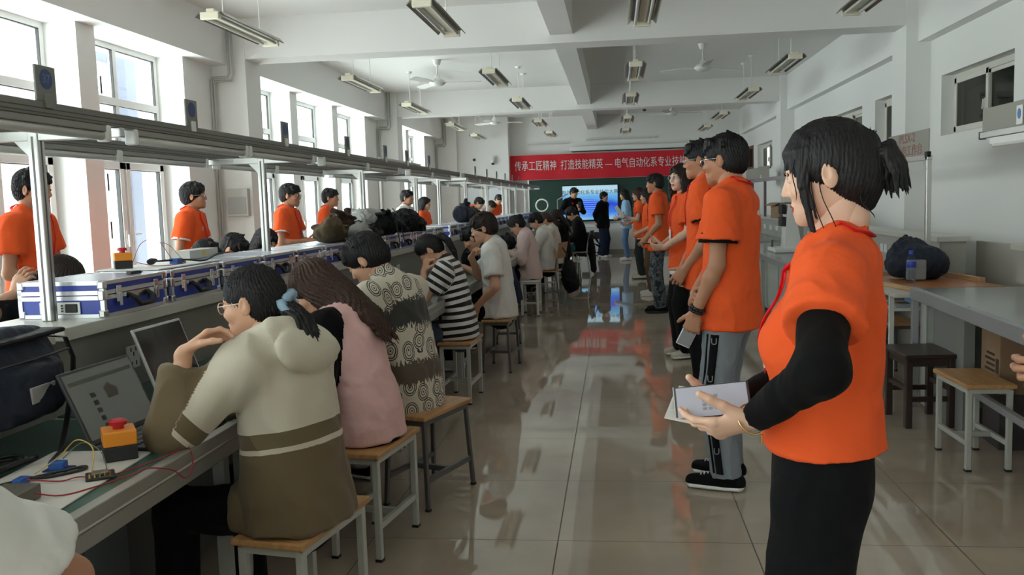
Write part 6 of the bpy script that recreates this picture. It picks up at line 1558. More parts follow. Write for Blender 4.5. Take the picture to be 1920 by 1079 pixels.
t = thing('ring_light', 'white ring light on a slender stand beside the far rack', 'lamp', (-1.72, 20.9, 0)); obj('ring', MB().tube([(0.14 * math.cos(a), 0, 1.33 + 0.14 * math.sin(a)) for a in np.linspace(0, 2 * PI, 24, endpoint=False)], 0.018, 8, closed=True), WHITEP, t, smooth=True); obj('stand', MB().cyl((0, 0.02, 0.0), (0, 0.02, 1.19), 0.012), DARK, t); obj('tripod', MB().bar((0, 0.02, 0.25), (0.25, 0.1, 0.01), 0.014, 0.014).bar((0, 0.02, 0.25), (-0.2, 0.15, 0.01), 0.014, 0.014).bar((0, 0.02, 0.25), (0, -0.22, 0.01), 0.014, 0.014), DARK, t)
t = thing('reading_lamp', 'thin grey lamp stand in front of the chalkboard', 'lamp', (-1.45, 22.4, 0)); obj('stand', MB().cyl((0, 0, 0), (0, 0, 1.45), 0.012), ALUG, t); obj('head', MB().bar((0.0, 0, 1.45), (0.28, 0, 1.60), 0.06, 0.03), ALUG, t); obj('base', MB().cyl((0, 0, 0), (0, 0, 0.02), 0.14, n=20), ALUG, t)
t = thing('media_trolley', 'white podium cabinet below the screen at the front', 'cabinet', (-0.62, 22.9, 0)); obj('body', MB().box(-0.34, 0.34, -0.22, 0.25, 0.02, 0.72), mat('podium_grey', (0.55, 0.57, 0.58), 0.4), t, 0.01); obj('slot', MB().box(-0.26, -0.04, -0.225, -0.21, 0.42, 0.60), DARK, t); obj('slot', MB().box(0.04, 0.26, -0.225, -0.21, 0.42, 0.60), DARK, t)
# ------------------------------------------------------------------ the people
def W(x, y, face, p, **k):
    k['w'] = loc_of(x, y, face, p); a = -math.radians(face - 90); c, s = math.cos(a), math.sin(a)
    for q in ('d', 'n', 'pole'):
        if q in k: v = k[q]; k[q] = V3(c * v[0] - s * v[1], s * v[0] + c * v[1], v[2])
    return k
SNK = (F_BLACK, WHITEP); SNW = (F_WHITE, WHITEP); SND = (F_BLACK, DARK, 'plain'); SNG = (F_GREY, DGREY)
O_TEE = ('tee', F_ORANGE)
VOLG = 'volunteers in orange t-shirts'
STUG = 'students at the benches'
# -- seated on the aisle side, nearest first
x, y, f = -1.005, 2.61, 160
S1 = person('seated young woman in a cream and olive hooded windbreaker, hand raised to her lips', x, y, f, H=1.63, seat=0.45, lean=7, neck=30, head=(17, 8, 0), v=0.0065, fem=True, hair='ponyback', top=('jacket', F_JACKET, dict(hood=1, along=1, amp=0.009, freq=11, fit=1.05, sleeve=1.80)), pants=('straight', F_BLACK), shoes=SNK, seed=3,
    arms=(W(x, y, f, (-1.258, 2.42, 1.02), d=(0.45, 0.45, 0.42), n=(0.75, 0.1, -0.65), pole=(-0.40, -0.30, -1.0), fin=(0.42, 0.5, 0.55, 0.35), curl=0.5, thumb=0.4), W(x, y, f, (-1.33, 2.70, 0.80), pole=(0.2, 0.8, -1), n=(0, 0, -1))), legs=(dict(a=(-0.13, 0.43, 0.085)), dict(a=(0.12, 0.36, 0.085))), extra=(('glasses', mat('pale_pink_frame', (0.72, 0.60, 0.56), 0.3)),), group=STUG)
I = S1; mb = MB(); c0 = I['HC'] + I['HR'] @ V3(0, -0.122, -0.036) * I['s']; rr = random.Random(5)
ring = [c0 + I['HR'] @ (V3(0.034 * math.cos(a) * (1 + 0.2 * math.sin(5 * a)), -0.006 + 0.010 * math.sin(3 * a), 0.034 * math.sin(a) * (1 + 0.2 * math.cos(4 * a)))) for a in np.linspace(0, 2 * PI, 26, endpoint=False)]
mb.tube([tuple(q) for q in ring], [0.016 + 0.005 * math.sin(i * 2.4) for i in range(26)], 8, closed=True)
obj('scrunchie', mb, fabric('pale_blue_scrunchie', (0.30, 0.42, 0.53)), I['root'], smooth=True)

def raglan(c, K):
    o = np.zeros(len(c), int)
    for sd in (-1, 1):
        a = K['A'][sd]; S = K['SJ'][sd]; ab = a['E'] - S; t = np.clip(((c - S) @ ab) / (ab @ ab), 0, 1); d = np.linalg.norm(c - S - t[:, None] * ab, axis=1)
        lat = ((c - K['P'][2]) @ K['R']) * sd
        o[(d < 0.092) & (lat > 0.105 + 0.0)] = 1
    return o
x, y, f = -1.04, 3.56, 164
person('long-haired student in a pink top with black sleeves, bent over the desk', x, y, f, H=1.62, seat=0.45, lean=17, neck=22, head=(16, 38, 0), v=0.0075, fem=True, hair='longback', hmat=HBROWN, top=('tee', F_PINK, dict(sleeve=0.85, mats=[F_BLACKK], fn=raglan, fit=1.15, amp=0.007)), pants=('slim', F_BLACK), shoes=SNK, seed=4,
    arms=(W(x, y, f, (-1.40, 3.44, 0.79), n=(0, 0, -1), d=(-1, 0.2, 0), pole=(0.7, -0.5, -1)), W(x, y, f, (-1.46, 3.66, 0.79), n=(0, 0, -1), d=(-1, -0.2, 0), pole=(0, 0.6, -1))), group=STUG)
x, y, f = -1.01, 4.19, 162
person('student in a shirt printed with log rings and dark bands, head bent down', x, y, f, H=1.76, seat=0.45, lean=13, neck=20, head=(12, 36, 0), v=0.0075, hair='shortfluff', top=('tee', F_RINGS, dict(sleeve=0.98, collar=1, along=1, fit=1.35, sr=1.1, amp=0.009)), pants=('straight', F_GREY), shoes=SNK, seed=6,
    arms=(W(x, y, f, (-1.40, 4.06, 0.80), n=(0, 0, -1), d=(-1, 0.2, -0.1), pole=(0, -0.5, -1)), W(x, y, f, (-1.40, 4.34, 0.80), n=(0, 0, -1), d=(-1, -0.2, -0.1), pole=(0, 0.5, -1))), hem=-0.11, group=STUG)
x, y, f = -1.14, 6.30, 180
person('student in a black and white striped top leaning her face on her fist', x, y, f, H=1.62, seat=0.45, lean=12, neck=22, head=(8, 48, 0), v=0.009, fem=True, hair='pony', top=('tee', F_STRIPE, dict(along=1, fit=1.1, collar=0)), pants=('straight', F_DENIM), shoes=SNW, seed=7,
    arms=(W(x, y, f, (-1.365, 6.17, 0.955), d=(0.25, 0.2, 0.9), n=(0.5, 0.5, -0.2), pole=(-0.3, -0.3, -1), curl=0.9), W(x, y, f, (-1.45, 6.42, 0.79), n=(0, 0, -1), pole=(0, 0.6, -1))), group=STUG)
x, y, f = -1.0, 7.48, 180
person('student in a loose white t-shirt and glasses, chin on his hand', x, y, f, H=1.78, seat=0.45, lean=5, neck=18, head=(4, 14, 0), v=0.0095, hair='shortfluff', hmat=HDARK, top=('tee', F_WHITE, dict(fit=1.5, sleeve=0.72, amp=0.008)), pants=('straight', F_BLACK), shoes=SNW, seed=8,
    arms=(W(x, y, f, (-1.17, 7.27, 0.56), d=(-0.4, 0.2, -0.9), n=(-0.2, 1, -0.1), pole=(0.6, -0.5, -0.4)), W(x, y, f, (-1.25, 7.55, 0.965), d=(0.5, -0.3, 0.7), n=(0.7, -0.3, -0.3), pole=(-0.5, 0.4, -1), curl=0.8)), extra=(('glasses', CHROME),), group=STUG)
x, y, f = -1.06, 8.55, 180
person('student in navy almost hidden behind the white t-shirt, forearm on the desk', x, y, f, H=1.70, seat=0.45, lean=26, neck=20, head=(0, 35, 0), v=0.0115, hair='short', top=('tee', F_NAVY), pants=('slim', F_BLACK), shoes=SNK, seed=9,
    arms=(W(x, y, f, (-1.42, 8.36, 0.80), n=(0, 0, -1), pole=(0, -0.6, -1)), W(x, y, f, (-1.5, 8.65, 0.80), n=(0, 0, -1), pole=(0, 0.6, -1))), group=STUG)
x, y, f = -1.08, 11.1, 180
person('student in a pale pink shirt and glasses reading with bowed head', x, y, f, H=1.66, seat=0.45, lean=8, neck=20, head=(6, 34, 0), v=0.011, fem=True, hair='bun', top=('long', F_PALEPINK, dict(collar=1, fit=1.5, amp=0.008)), pants=('slim', F_BLACK), shoes=SNK, seed=10,
    arms=(W(x, y, f, (-1.36, 10.98, 0.80), n=(0, 0, -1), pole=(0.2, -0.4, -1)), W(x, y, f, (-1.36, 11.25, 0.80), n=(0, 0, -1), pole=(0.2, 0.4, -1))), extra=(('glasses', CHROME),), group=STUG)
x, y, f = -0.97, 12.55, 180
person('student in a white blouse on the chair with the hanging backpack', x, y, f, H=1.66, seat=0.45, lean=8, neck=18, head=(4, 30, 0), v=0.0125, hair='short', top=('long', F_WHITE, dict(fit=1.4, amp=0.008)), pants=('slim', F_BLACK), shoes=SNK, seed=11,
    arms=(W(x, y, f, (-1.36, 12.4, 0.80), n=(0, 0, -1), pole=(0, -0.4, -1)), W(x, y, f, (-1.36, 12.7, 0.80), n=(0, 0, -1), pole=(0, 0.4, -1))), group=STUG)
x, y, f = -0.95, 13.75, 180
person('student in off-white with a long low ponytail down her back', x, y, f, H=1.62, seat=0.45, lean=6, neck=18, head=(4, 30, 0), v=0.0135, fem=True, hair='ponylow', hmat=HBROWN, top=('long', F_OFFW, dict(fit=1.4)), pants=('slim', F_BLACK), shoes=SNK, seed=12,
    arms=(W(x, y, f, (-1.34, 13.6, 0.80), pole=(0, -0.4, -1)), W(x, y, f, (-1.34, 13.9, 0.80), pole=(0, 0.4, -1))), group=STUG)
x, y, f = -0.90, 15.2, 180
person('dark-clothed student with loose dark hair near the front of the row', x, y, f, H=1.66, seat=0.45, lean=6, neck=14, head=(0, 26, 0), v=0.014, fem=True, hair='long', hmat=HDARK, top=('long', F_BLACK, dict(fit=1.3)), pants=('slim', F_BLACK), shoes=SNK, seed=13,
    arms=(W(x, y, f, (-1.32, 15.0, 0.80), pole=(0, -0.4, -1)), W(x, y, f, (-1.32, 15.4, 0.80), pole=(0, 0.4, -1))), group=STUG)
x, y, f = -0.66, 17.0, 185
person('student in black on the metal chair, teal garment over the knees', x, y, f, H=1.74, seat=0.45, lean=9, neck=16, head=(0, 38, 0), v=0.014, hair='shortfluff', top=('long', F_BLACK, dict(fit=1.4)), pants=('straight', F_TEAL), shoes=SNW, seed=14,
    arms=(W(x, y, f, (-0.98, 16.85, 0.68), pole=(0, -0.4, -1)), W(x, y, f, (-0.98, 17.15, 0.68), pole=(0, 0.4, -1))), group=STUG)
blob('long_coat', 'long black coat hanging off the metal chair to the floor', 'coat', (-0.44, 17.0, 0.06), [loft([(0, 0, 0.02), (-0.02, 0, 0.4), (-0.06, 0, 0.68)], [0.10, 0.13, 0.17], [0.05, 0.07, 0.06], V3(0, 1, 0))], F_CHAR, floor=False, lo=(-.3, -.3, -.1), hi=(.3, .3, .85), v=0.014, amp=0.012)
# -- corner person and right-edge hand
x, y, f = -1.24, 1.10, 100
person('person in a plain white t-shirt cut off by the lower corner of the desk', x, y, f, H=1.72, seat=0.45, lean=6, neck=10, head=(20, 20, 0), v=0.0065, hair='short', top=('tee', F_WHITE, dict(fit=1.4, sleeve=0.80, sr=1.12, amp=0.007)), pants=('straight', F_NAVY), shoes=SNK, seed=15, skin=SKIN2,
    arms=(W(x, y, f, (-1.50, 1.45, 0.80), pole=(-1, 0, -1), n=(0, 0, -1)), W(x, y, f, (-1.12, 1.52, 0.77), pole=(1.0, -0.2, -0.3), n=(0, 0, -1))), legs=(dict(a=(-0.12, 0.2, 0.085)), dict(a=(0.1, 0.2, 0.085))))
x, y, f = 1.30, 2.25, 180
person('person at the right edge of whom only a forearm shows beside the stool', x, y, f, H=1.70, v=0.0085, hair='short', top=('tee', F_NAVY), pants=('straight', F_BLACK), shoes=SNK, seed=16,
    arms=(W(x, y, f, (1.055, 2.15, 1.0), d=(-1, 0.1, -0.1), n=(0.1, 1, 0), pole=(1, -0.3, -0.8), curl=0.6), W(x, y, f, (1.25, 2.5, 0.9))))

# -- the line of volunteers standing in the aisle
x, y, f = 0.452, 2.0, 166
R3 = person('young woman in front in an orange t-shirt over black sleeves, holding a phone', x, y, f, H=1.57, v=0.005, fem=True, lean=-2, neck=-8, torso=0.95, neckl=0.128, head=(-2, 9, 0), hair=None, skin=SKIN3, top=('tee', F_ORANGE, dict(sleeve=0.56, fit=1.25, sr=1.06, amp=0.006, nk=0.052, scoop=1, ub=0.86, bd=0.075, bo=0.014)), pants=('wide', F_BLACK), shoes=SNK, seed=21, bust=1.35, girth=1.03, hem=0.012,
    arms=(W(x, y, f, (0.270, 1.80, 0.975), d=(-0.92, 0.18, -0.30), n=(0.1, 0.75, 0.75), pole=(-0.15, -1.0, -0.5), fin=(0.30, 0.42, 0.5, 0.55), thumb=0.15), W(x, y, f, (0.245, 1.97, 0.955), d=(-0.85, -0.45, -0.1), n=(0.2, -0.6, 0.75), pole=(0.7, 0.5, -0.6), curl=0.45)), group=VOLG,
    extra=(('lanyard', False, 0.24),))
exec_hero = True
# black long-sleeved undershirt, its own garment
def under_sleeves(I, m, r=0.0):
    T = SDF(np.min([I['P'][1]] + [a['E'] for a in I['A'].values()] + [a['W'] for a in I['A'].values()], 0) - 0.2, I['N1'] + 0.25, 0.006); s = I['s']
    for sd, a in I['A'].items():
        T.add(cone(I['SJ'][sd], a['E'], 0.053 * s, 0.051 * s)); e = a['E'] + (a['W'] - a['E']) * 0.93
        T.add(loft([a['E'], e], [0.051 * s, 0.037 * s], [0.051 * s, 0.037 * s], I['f2'], flat=(False, True)), 0.025)
    T.add(loft([I['P'][2] - I['u2'] * 0.05, I['P'][2] + I['u2'] * 0.10 * s, I['P'][3] - I['u2'] * 0.012], [0.135 * s, 0.125 * s, 0.066 * s], [0.092 * s, 0.082 * s, 0.062 * s], I['R']), 0.03)
    T.sub(cone(I['P'][3] + I['f2'] * 0.02 * s, I['N1'] + I['u2'] * 0.08 * s + I['f2'] * 0.02 * s, 0.060 * s, 0.075 * s), 0.01)
    cloth_mesh('undershirt', T, m, I['root'], 0.003, 4.4, 20, rel=1)
under_sleeves(R3, F_BLACKK)
# front volunteer's hair: fringe, side locks, tied-back twist with a short tail
def hero_hair(v):
    S = SDF((-0.14, -0.29, -0.24), (0.14, 0.16, 0.17), v)
    S.add(ell((0, -0.014, 0.034), (0.084, 0.104, 0.096))); S.add(ell((0, -0.055, -0.012), (0.076, 0.070, 0.080)), 0.02)
    S.sub(ell((0, 0.112, -0.055), (0.064, 0.094, 0.110)), 0.006); S.sub(ell((0, 0.045, -0.115), (0.12, 0.085, 0.085)), 0.01)
    for x in (-1, 1): S.sub(ell((x * 0.088, -0.014, -0.022), (0.018, 0.026, 0.034)), 0.006)
    S.add(loft([(0, -0.075, -0.080), (0, -0.100, -0.02), (0, -0.105, 0.055)], [0.034, 0.040, 0.022], [0.024, 0.026, 0.020], V3(1, 0, 0)), 0.02)
    rnd = random.Random(9)
    for i in range(13):
        a = (i - 6) / 6; px = a * 0.06
        S.add(cone((px, 0.028 + 0.016 * (1 - a * a), 0.098 - 0.02 * a * a), (px * 1.05, 0.078 - 0.030 * a * a, 0.062), 0.012, 0.008), 0.010)
        S.add(cone((px * 1.05, 0.078 - 0.030 * a * a, 0.062), (px * 1.14 + rnd.uniform(-.004, .004), 0.091 - 0.036 * a * a, 0.016 + rnd.uniform(-.014, .012)), 0.0075, 0.0022), 0.006)
    for x in (-1, 1):
        for k, (dy, zz, r) in enumerate(((0.052, -0.125, 0.0055), (0.044, -0.150, 0.007), (0.036, -0.10, 0.0045))):
            S.add(cone((x * 0.066, 0.050 - k * 0.01, 0.060), (x * 0.076, dy + 0.004, -0.02), 0.009, r), 0.008); S.add(cone((x * 0.076, dy + 0.004, -0.02), (x * 0.069, dy - 0.004, zz), r, 0.0028), 0.004)
    for i in range(16):                                        # fan of the short tail
        a = i / 15; ln = 0.075 + 0.035 * a + rnd.uniform(-.014, .014); xx = rnd.uniform(-0.024, 0.024)
        p0 = np.array((xx * 0.3, -0.103, 0.006 + 0.020 * a)); p1 = p0 + np.array((xx, -0.018 - 0.026 * a, 0.006 + 0.008 * a)); p2 = p1 + np.array((xx * 0.5, -0.006 - 0.016 * a, -ln * 0.5)); p3 = p2 + np.array((rnd.uniform(-.006, .006), 0.006 - 0.012 * a, -ln * 0.6))
        S.add(cone(p0, p1, 0.0115, 0.0105), 0.006); S.add(cone(p1, p2, 0.0105, 0.0080), 0.004); S.add(cone(p2, p3, 0.0080, 0.0016), 0.003)
    for i in range(7): S.add(cone((rnd.uniform(-.02, .02), -0.098, 0.05), (rnd.uniform(-.035, .035), -0.110 - rnd.uniform(0, .02), 0.078 + rnd.uniform(0, .012)), 0.006, 0.001), 0.004)
    return S
I = R3; hs = hero_hair(0.0028); p, q = hs.mesh(); n = vnormals(p, q); an = np.arctan2(p[:, 0], p[:, 1] + 0.016)
p = p + n * (0.0009 * np.sin(an * 60 + 9 * np.sin(p[:, 2] * 20)) + 0.0008 * np.sin(an * 131 + p[:, 2] * 70))[:, None]
link_mesh('hair', I['HC'] + (p * I['s']) @ I['HR'].T, q, HBLACK, I['root'], smooth=True)
for i, (sx, y0, z0, y1, z1) in enumerate([(-1, 0.03, 0.0, 0.016, -0.19), (-1, 0.012, 0.0, -0.002, -0.14), (1, 0.03, 0, 0.02, -0.16), (-1, 0.055, 0.05, 0.075, -0.05), (-1, -0.07, -0.06, -0.085, -0.12)]):
    mb = MB(); mb.tube([tuple(I['HC'] + I['HR'] @ (V3(sx * 0.072 + 0.003 * math.sin(t_ * 4 + i), y0 + (y1 - y0) * t_ + 0.006 * math.sin(t_ * 5), z0 + (z1 - z0) * t_) * I['s'])) for t_ in np.linspace(0, 1, 8)], [0.0012] * 7 + [0.0004], 5)
    obj('loose_strand', mb, HBLACK, I['root'], smooth=True)
a = I['A'][-1]; ax = nrm(a['W'] - a['E']); cW = a['W'] - ax * 0.004
def ring_at(name, c, axis, r, rr_, m):
    axis = Vector(axis); X = axis.orthogonal().normalized(); Y = axis.cross(X)
    return obj(name, MB().tube([tuple(Vector(c) + X * r * math.cos(t_) + Y * r * math.sin(t_)) for t_ in np.linspace(0, 2 * PI, 28, endpoint=False)], rr_, 8, closed=True), m, I['root'], smooth=True)
ring_at('bracelet', cW + nrm(a['d']) * 0.006, nrm(ax + V3(0.15, 0.1, 0)), 0.0315, 0.0024, GOLD)
d_ = nrm(a['d']); n_ = nrm(a['n'] - d_ * (a['n'] @ d_)); t_a = np.cross(n_, d_)
mb = MB()
for k in range(3): mb.cyl(tuple(a['W'] + d_ * 0.004 - n_ * 0.0 + V3(0, -0.020, -0.030 - 0.006 * k)), tuple(a['W'] + d_ * 0.004 + V3(0, -0.020, -0.036 - 0.006 * k)), 0.003, n=8)
obj('charm', mb, GOLD, I['root'])
# lanyard tail with clip and card strip
P3_, u2_, f2_ = I['P'][3], I['u2'], I['f2']; e = I['T'].project(np.array([P3_ + f2_ * 0.13 - u2_ * 0.235, P3_ + f2_ * 0.13 - u2_ * 0.27, P3_ + f2_ * 0.14 - u2_ * 0.36]), 0.006, 12)
mb = MB(); mb.bar(tuple(e[0]), tuple(e[1]), 0.010, 0.005, upv=tuple(f2_)); obj('clip', mb, WHITEP, I['root'])
mb = MB(); mb.bar(tuple(e[1]), tuple(e[2]), 0.016, 0.003, upv=tuple(f2_)); obj('lanyard_card', mb, fabric('printed_red_card', (0.42, 0.03, 0.05), 0.5), I['root'])
# her phone and papers
hw = to_world(I, np.array([I['A'][-1]['W'] + nrm(I['A'][-1]['d']) * 0.085]))[0]
pc = (hw[0] + 0.004, hw[1] + 0.045, hw[2] + 0.050)
t = thing('phone', 'silver phone showing a white page, held by the front volunteer', 'phone', pc); t.rotation_euler = (math.radians(58), math.radians(-7), math.radians(-6))
obj('case', MB().box(-0.078, 0.078, -0.037, 0.037, -0.004, 0.004), DGREY, t, 0.004); ph = obj('screen', MB().box(-0.073, 0.073, -0.0335, 0.0335, 0.0038, 0.0046), mat('lit_phone_screen', (0.32, 0.32, 0.36), 0.15, emit=(0.62, 0.62, 0.72, 0.12)), t, 0.001)
tx = MB()
for r_ in range(3):
    for k in range(4): tx.box(-0.02 + r_ * 0.012, -0.012 + r_ * 0.012, -0.02 + k * 0.009, -0.014 + k * 0.009, 0.0046, 0.0049)
obj('screen_text', tx, mat('grey_screen_text', (0.25, 0.25, 0.28), 0.4), ph); obj('frame', MB().box(-0.0795, -0.0765, -0.038, 0.038, -0.0045, 0.0045), CHROME, t, 0.002)
t = thing('folded_paper', 'folded white paper pinched under the phone by the front volunteer', 'paper', (pc[0] - 0.005, pc[1] + 0.012, pc[2] - 0.028)); t.rotation_euler = (math.radians(22), math.radians(9), math.radians(-14))
obj('sheet', MB().box(-0.085, 0.07, -0.05, 0.055, -0.001, 0.001), PAPER, t); obj('fold', MB().box(-0.08, 0.05, -0.02, 0.07, 0.002, 0.0035), PAPER, t)

x, y, f = 0.55, 4.36, 156
R4 = person('volunteer in grey striped track pants and canvas shoes, phone in his lowered hand', x, y, f, H=1.715, v=0.0068, lean=-1, neck=9, head=(-4, 2, 0), hair='short', skin=SKIN2, top=('tee', F_ORANGE, dict(sleeve=0.60, fit=1.5, sr=1.22, amp=0.006)), pants=('straight', F_GREYP, dict(k=1.05, amp=0.007)), shoes=SNK, seed=22, hem=-0.15,
    arms=(W(x, y, f, (0.370, 4.22, 0.885), d=(-0.25, 0.15, -0.95), n=(0.3, 0.9, -0.1), pole=(0.6, -0.5, -0.2), curl=0.55), W(x, y, f, (0.36, 4.34, 0.93), d=(-0.25, -0.9, -0.2), n=(0.9, 0.0, -0.3), pole=(0.8, 0.6, -0.3), curl=0.7)), legs=(dict(a=(-0.10, 0.0, 0.085), d=(-0.1, 1, 0)), dict(a=(0.10, 0.05, 0.085), d=(0.1, 1, 0))), group=VOLG,
    extra=(('lanyard', False), ('glasses', CHROME), ('emblem', (0.02, 0.05, -1), F_WHITE, 0.018)))
def trims(I, frac, w, m, k=1.0):
    s = I['s']
    for sd, a in I['A'].items():
        mb = MB(); S_ = I['SJ'][sd]; ab = a['E'] - S_; ax = Vector(nrm(ab)); X = ax.orthogonal().normalized(); Y = ax.cross(X); c = Vector(S_ + ab * (frac - 0.0))
        P_ = np.array([c + (X * math.cos(t) + Y * math.sin(t)) * 0.12 for t in np.linspace(0, 2 * PI, 22, endpoint=False)])
        rad = (0.051 * s + 0.022 * k * 0.92) * 1.04
        pts = [c + (X * math.cos(t) + Y * math.sin(t)) * rad for t in np.linspace(0, 2 * PI, 22, endpoint=False)]
        n0 = len(mb.v)
        for h, q in ((-w / 2, 1.0), (w / 2, 1.0), (w / 2, 0.93), (-w / 2, 0.93)): mb.v += [tuple(c + (p_ - c) * q + ax * h) for p_ in pts]
        for r_ in range(4):
            for j in range(22): mb.f.append((n0 + r_ * 22 + j, n0 + r_ * 22 + (j + 1) % 22, n0 + ((r_ + 1) % 4) * 22 + (j + 1) % 22, n0 + ((r_ + 1) % 4) * 22 + j)); mb.m.append(0)
        obj('sleeve_trim', mb, m, I['root'], smooth=True)
trims(R4, 0.57, 0.045, F_BLACK, 1.5 * 1.16)
# striped side panel of the track pants
def pants_stripe(I, sd):
    g, Q = I['L'][sd], I['Q']; H0, K0, A0 = g['H'] + V3(0, 0, 0.0), g['K'], g['A'] + V3(0, 0, 0.015)
    def at(t): return H0 + (K0 - H0) * (t * 2) if t < 0.5 else K0 + (A0 - K0) * (t * 2 - 1)
    ts = np.linspace(0.16, 1.0, 22)
    for off, w in ((0.006, 0.044), (0.052, 0.011)):
        P = np.array([[at(t) + V3(sd * 0.10, off + k * w / 2, 0) for k in (-1, 0, 1)] for t in ts]).reshape(-1, 3)
        o_, i_ = Q.project(P, 0.0075, 12), Q.project(P, 0.001, 12); n = len(P); fs = []
        for r_ in range(len(ts) - 1):
            for c_ in (0, 1):
                q_ = (r_ * 3 + c_, r_ * 3 + c_ + 1, r_ * 3 + c_ + 4, r_ * 3 + c_ + 3); fs += [q_, tuple(x + n for x in q_[::-1])]
            for c_ in (0, 2): fs.append((r_ * 3 + c_, r_ * 3 + c_ + 3, r_ * 3 + c_ + 3 + n, r_ * 3 + c_ + n))
        mb = MB(); mb._add([tuple(q) for q in o_] + [tuple(q) for q in i_], fs); st = obj('side_stripe', mb, F_BLACK, I['root'], smooth=True)
        if w > 0.02:
            for t in (0.20, 0.42, 0.86):
                c = Q.project(np.array([at(t) + V3(sd * 0.10, off, 0)]), 0.009, 12)[0]
                text_obj('stripe_letter', 'U', 0.046, F_GREY, st, basis(tuple(c), (0, -1, 0), (0, 0, 1), (sd, 0, 0)), 0.001)
            c = Q.project(np.array([at(0.31) + V3(sd * 0.10, off, 0)]), 0.009, 12)[0]
            text_obj('stripe_letter', 'BUKEZHAN', 0.022, F_GREY, st, basis(tuple(c), (0, 0, -1), (0, -1, 0), (sd, 0, 0)), 0.001) if 0 else None
pants_stripe(R4, -1)
for k in (0.0, 0.012): pass
a = R4['A'][-1]; I = R4
mb = MB(); axw = Vector(nrm(a['W'] - a['E'])); X = axw.orthogonal().normalized(); Y = axw.cross(X)
for row in (0.0, 0.016):
    for t_ in np.linspace(0, 2 * PI, 14, endpoint=False): mb.lathe([(0.003, -0.008), (0.0075, -0.004), (0.0075, 0.004), (0.003, 0.008)], tuple(Vector(a['W']) - axw * (0.004 + row) + (X * math.cos(t_) + Y * math.sin(t_)) * 0.030), 8)
obj('bead_bracelet', mb, DARK, I['root'], smooth=True)
hw = to_world(I, np.array([a['W'] + nrm(a['d']) * 0.10]))[0]
t = thing('phone', 'white phone gripped in the lowered hand of the volunteer in track pants', 'phone', (hw[0] - 0.005, hw[1] + 0.018, hw[2] - 0.005)); t.rotation_euler = (0.1, 0.45, 0.1)
obj('case', MB().box(-0.035, 0.035, -0.005, 0.005, -0.075, 0.075), WHITEP, t, 0.004); obj('screen', MB().box(-0.032, 0.032, -0.0062, -0.0045, -0.07, 0.07), mat('grey_phone_glass', (0.3, 0.31, 0.33), 0.15), t)

x, y, f = 0.605, 6.02, 164
R5 = person('tall volunteer in black trousers and grey running shoes behind the track-pants one', x, y, f, H=1.79, v=0.0085, lean=0, neck=8, head=(0, 3, 0), hair='short', skin=SKIN2, top=('tee', F_ORANGE, dict(sleeve=0.60, fit=1.4, sr=1.2)), pants=('straight', F_BLACK), shoes=SNG, seed=23, hem=-0.16, group=VOLG,
    arms=(W(x, y, f, (0.45, 5.88, 0.96), pole=(0.7, -0.4, -0.3), n=(0.3, 1, 0)), W(x, y, f, (0.44, 6.02, 0.95), pole=(0.7, 0.4, -0.3), n=(0.9, -0.3, 0))), extra=(('lanyard', False), ('glasses', CHROME)))
trims(R5, 0.585, 0.028, F_BLACK, 1.4 * 1.15)
x, y, f = 0.61, 7.95, 192
R6 = person('long-haired volunteer in glasses facing half to the camera, white hem under orange', x, y, f, H=1.71, v=0.0098, fem=True, neck=10, head=(22, -3, 3), hair='long', hmat=HDARK, skin=SKIN3, top=('tee', F_ORANGE, dict(sleeve=0.78, fit=1.4, sr=1.15)), pants=('wide', F_BLACK), shoes=(F_OFFW, WHITEP), seed=24, hem=-0.16, bust=0.8, group=VOLG,
    arms=(W(x, y, f, (0.42, 7.78, 1.0), d=(-0.95, 0.25, -0.05), n=(0.1, 0.7, 0.6), pole=(0.5, -0.7, -0.7), curl=0.5), W(x, y, f, (0.40, 7.98, 1.0), d=(-0.9, -0.5, 0.0), n=(0.1, -0.6, 0.7), pole=(0.6, 0.6, -0.7), curl=0.5)), extra=(('lanyard', True, 0.27), ('glasses', CHROME)))
I = R6; P0_ = I['P'][0]
T = SDF(P0_ - 0.32, P0_ + 0.3, 0.009); T.add(loft([P0_ - V3(0, 0, 0.195), P0_ - V3(0, 0, 0.05)], [0.187, 0.182], [0.138, 0.134], I['R'], flat=(True, True))); cloth_mesh('white_undershirt', T, F_WHITE, I['root'], 0.003, 2.0)
t = thing('phone', 'dark phone held flat in front of the volunteer in glasses', 'phone', (0.30, 7.86, 1.03), 0.2); obj('case', MB().box(-0.075, 0.075, -0.036, 0.036, -0.005, 0.004), DARK, t, 0.003); obj('screen', MB().box(-0.07, 0.07, -0.032, 0.032, 0.0035, 0.005), SCRD, t)
x, y, f = 0.53, 11.1, 172
person('volunteer in blue-grey camouflage trousers and black leather shoes', x, y, f, H=1.72, v=0.0115, head=(-4, 2, 0), hair='short', skin=SKIN2, top=('tee', F_ORANGE, dict(fit=1.3, sr=1.1)), pants=('straight', F_CAMO), shoes=SND, seed=25, group=VOLG,
    arms=(W(x, y, f, (0.37, 10.98, 0.93), pole=(0.7, -0.4, -0.3)), W(x, y, f, (0.37, 11.15, 0.93), pole=(0.7, 0.4, -0.3))), extra=(('lanyard', False),))
x, y, f = 0.50, 13.1, 180
person('volunteer with long loose dark hair, brown trousers and white shoes', x, y, f, H=1.56, v=0.0125, fem=True, head=(0, 5, 0), hair='longback', hmat=HDARK, top=('tee', F_ORANGE, dict(fit=1.2)), pants=('slim', F_BROWN), shoes=SNW, seed=26, group=VOLG,
    arms=(W(x, y, f, (0.33, 12.95, 0.93), pole=(0.7, -0.4, -0.3)), W(x, y, f, (0.33, 13.2, 0.93), pole=(0.7, 0.4, -0.3))))
x, y, f = 0.44, 15.9, 183
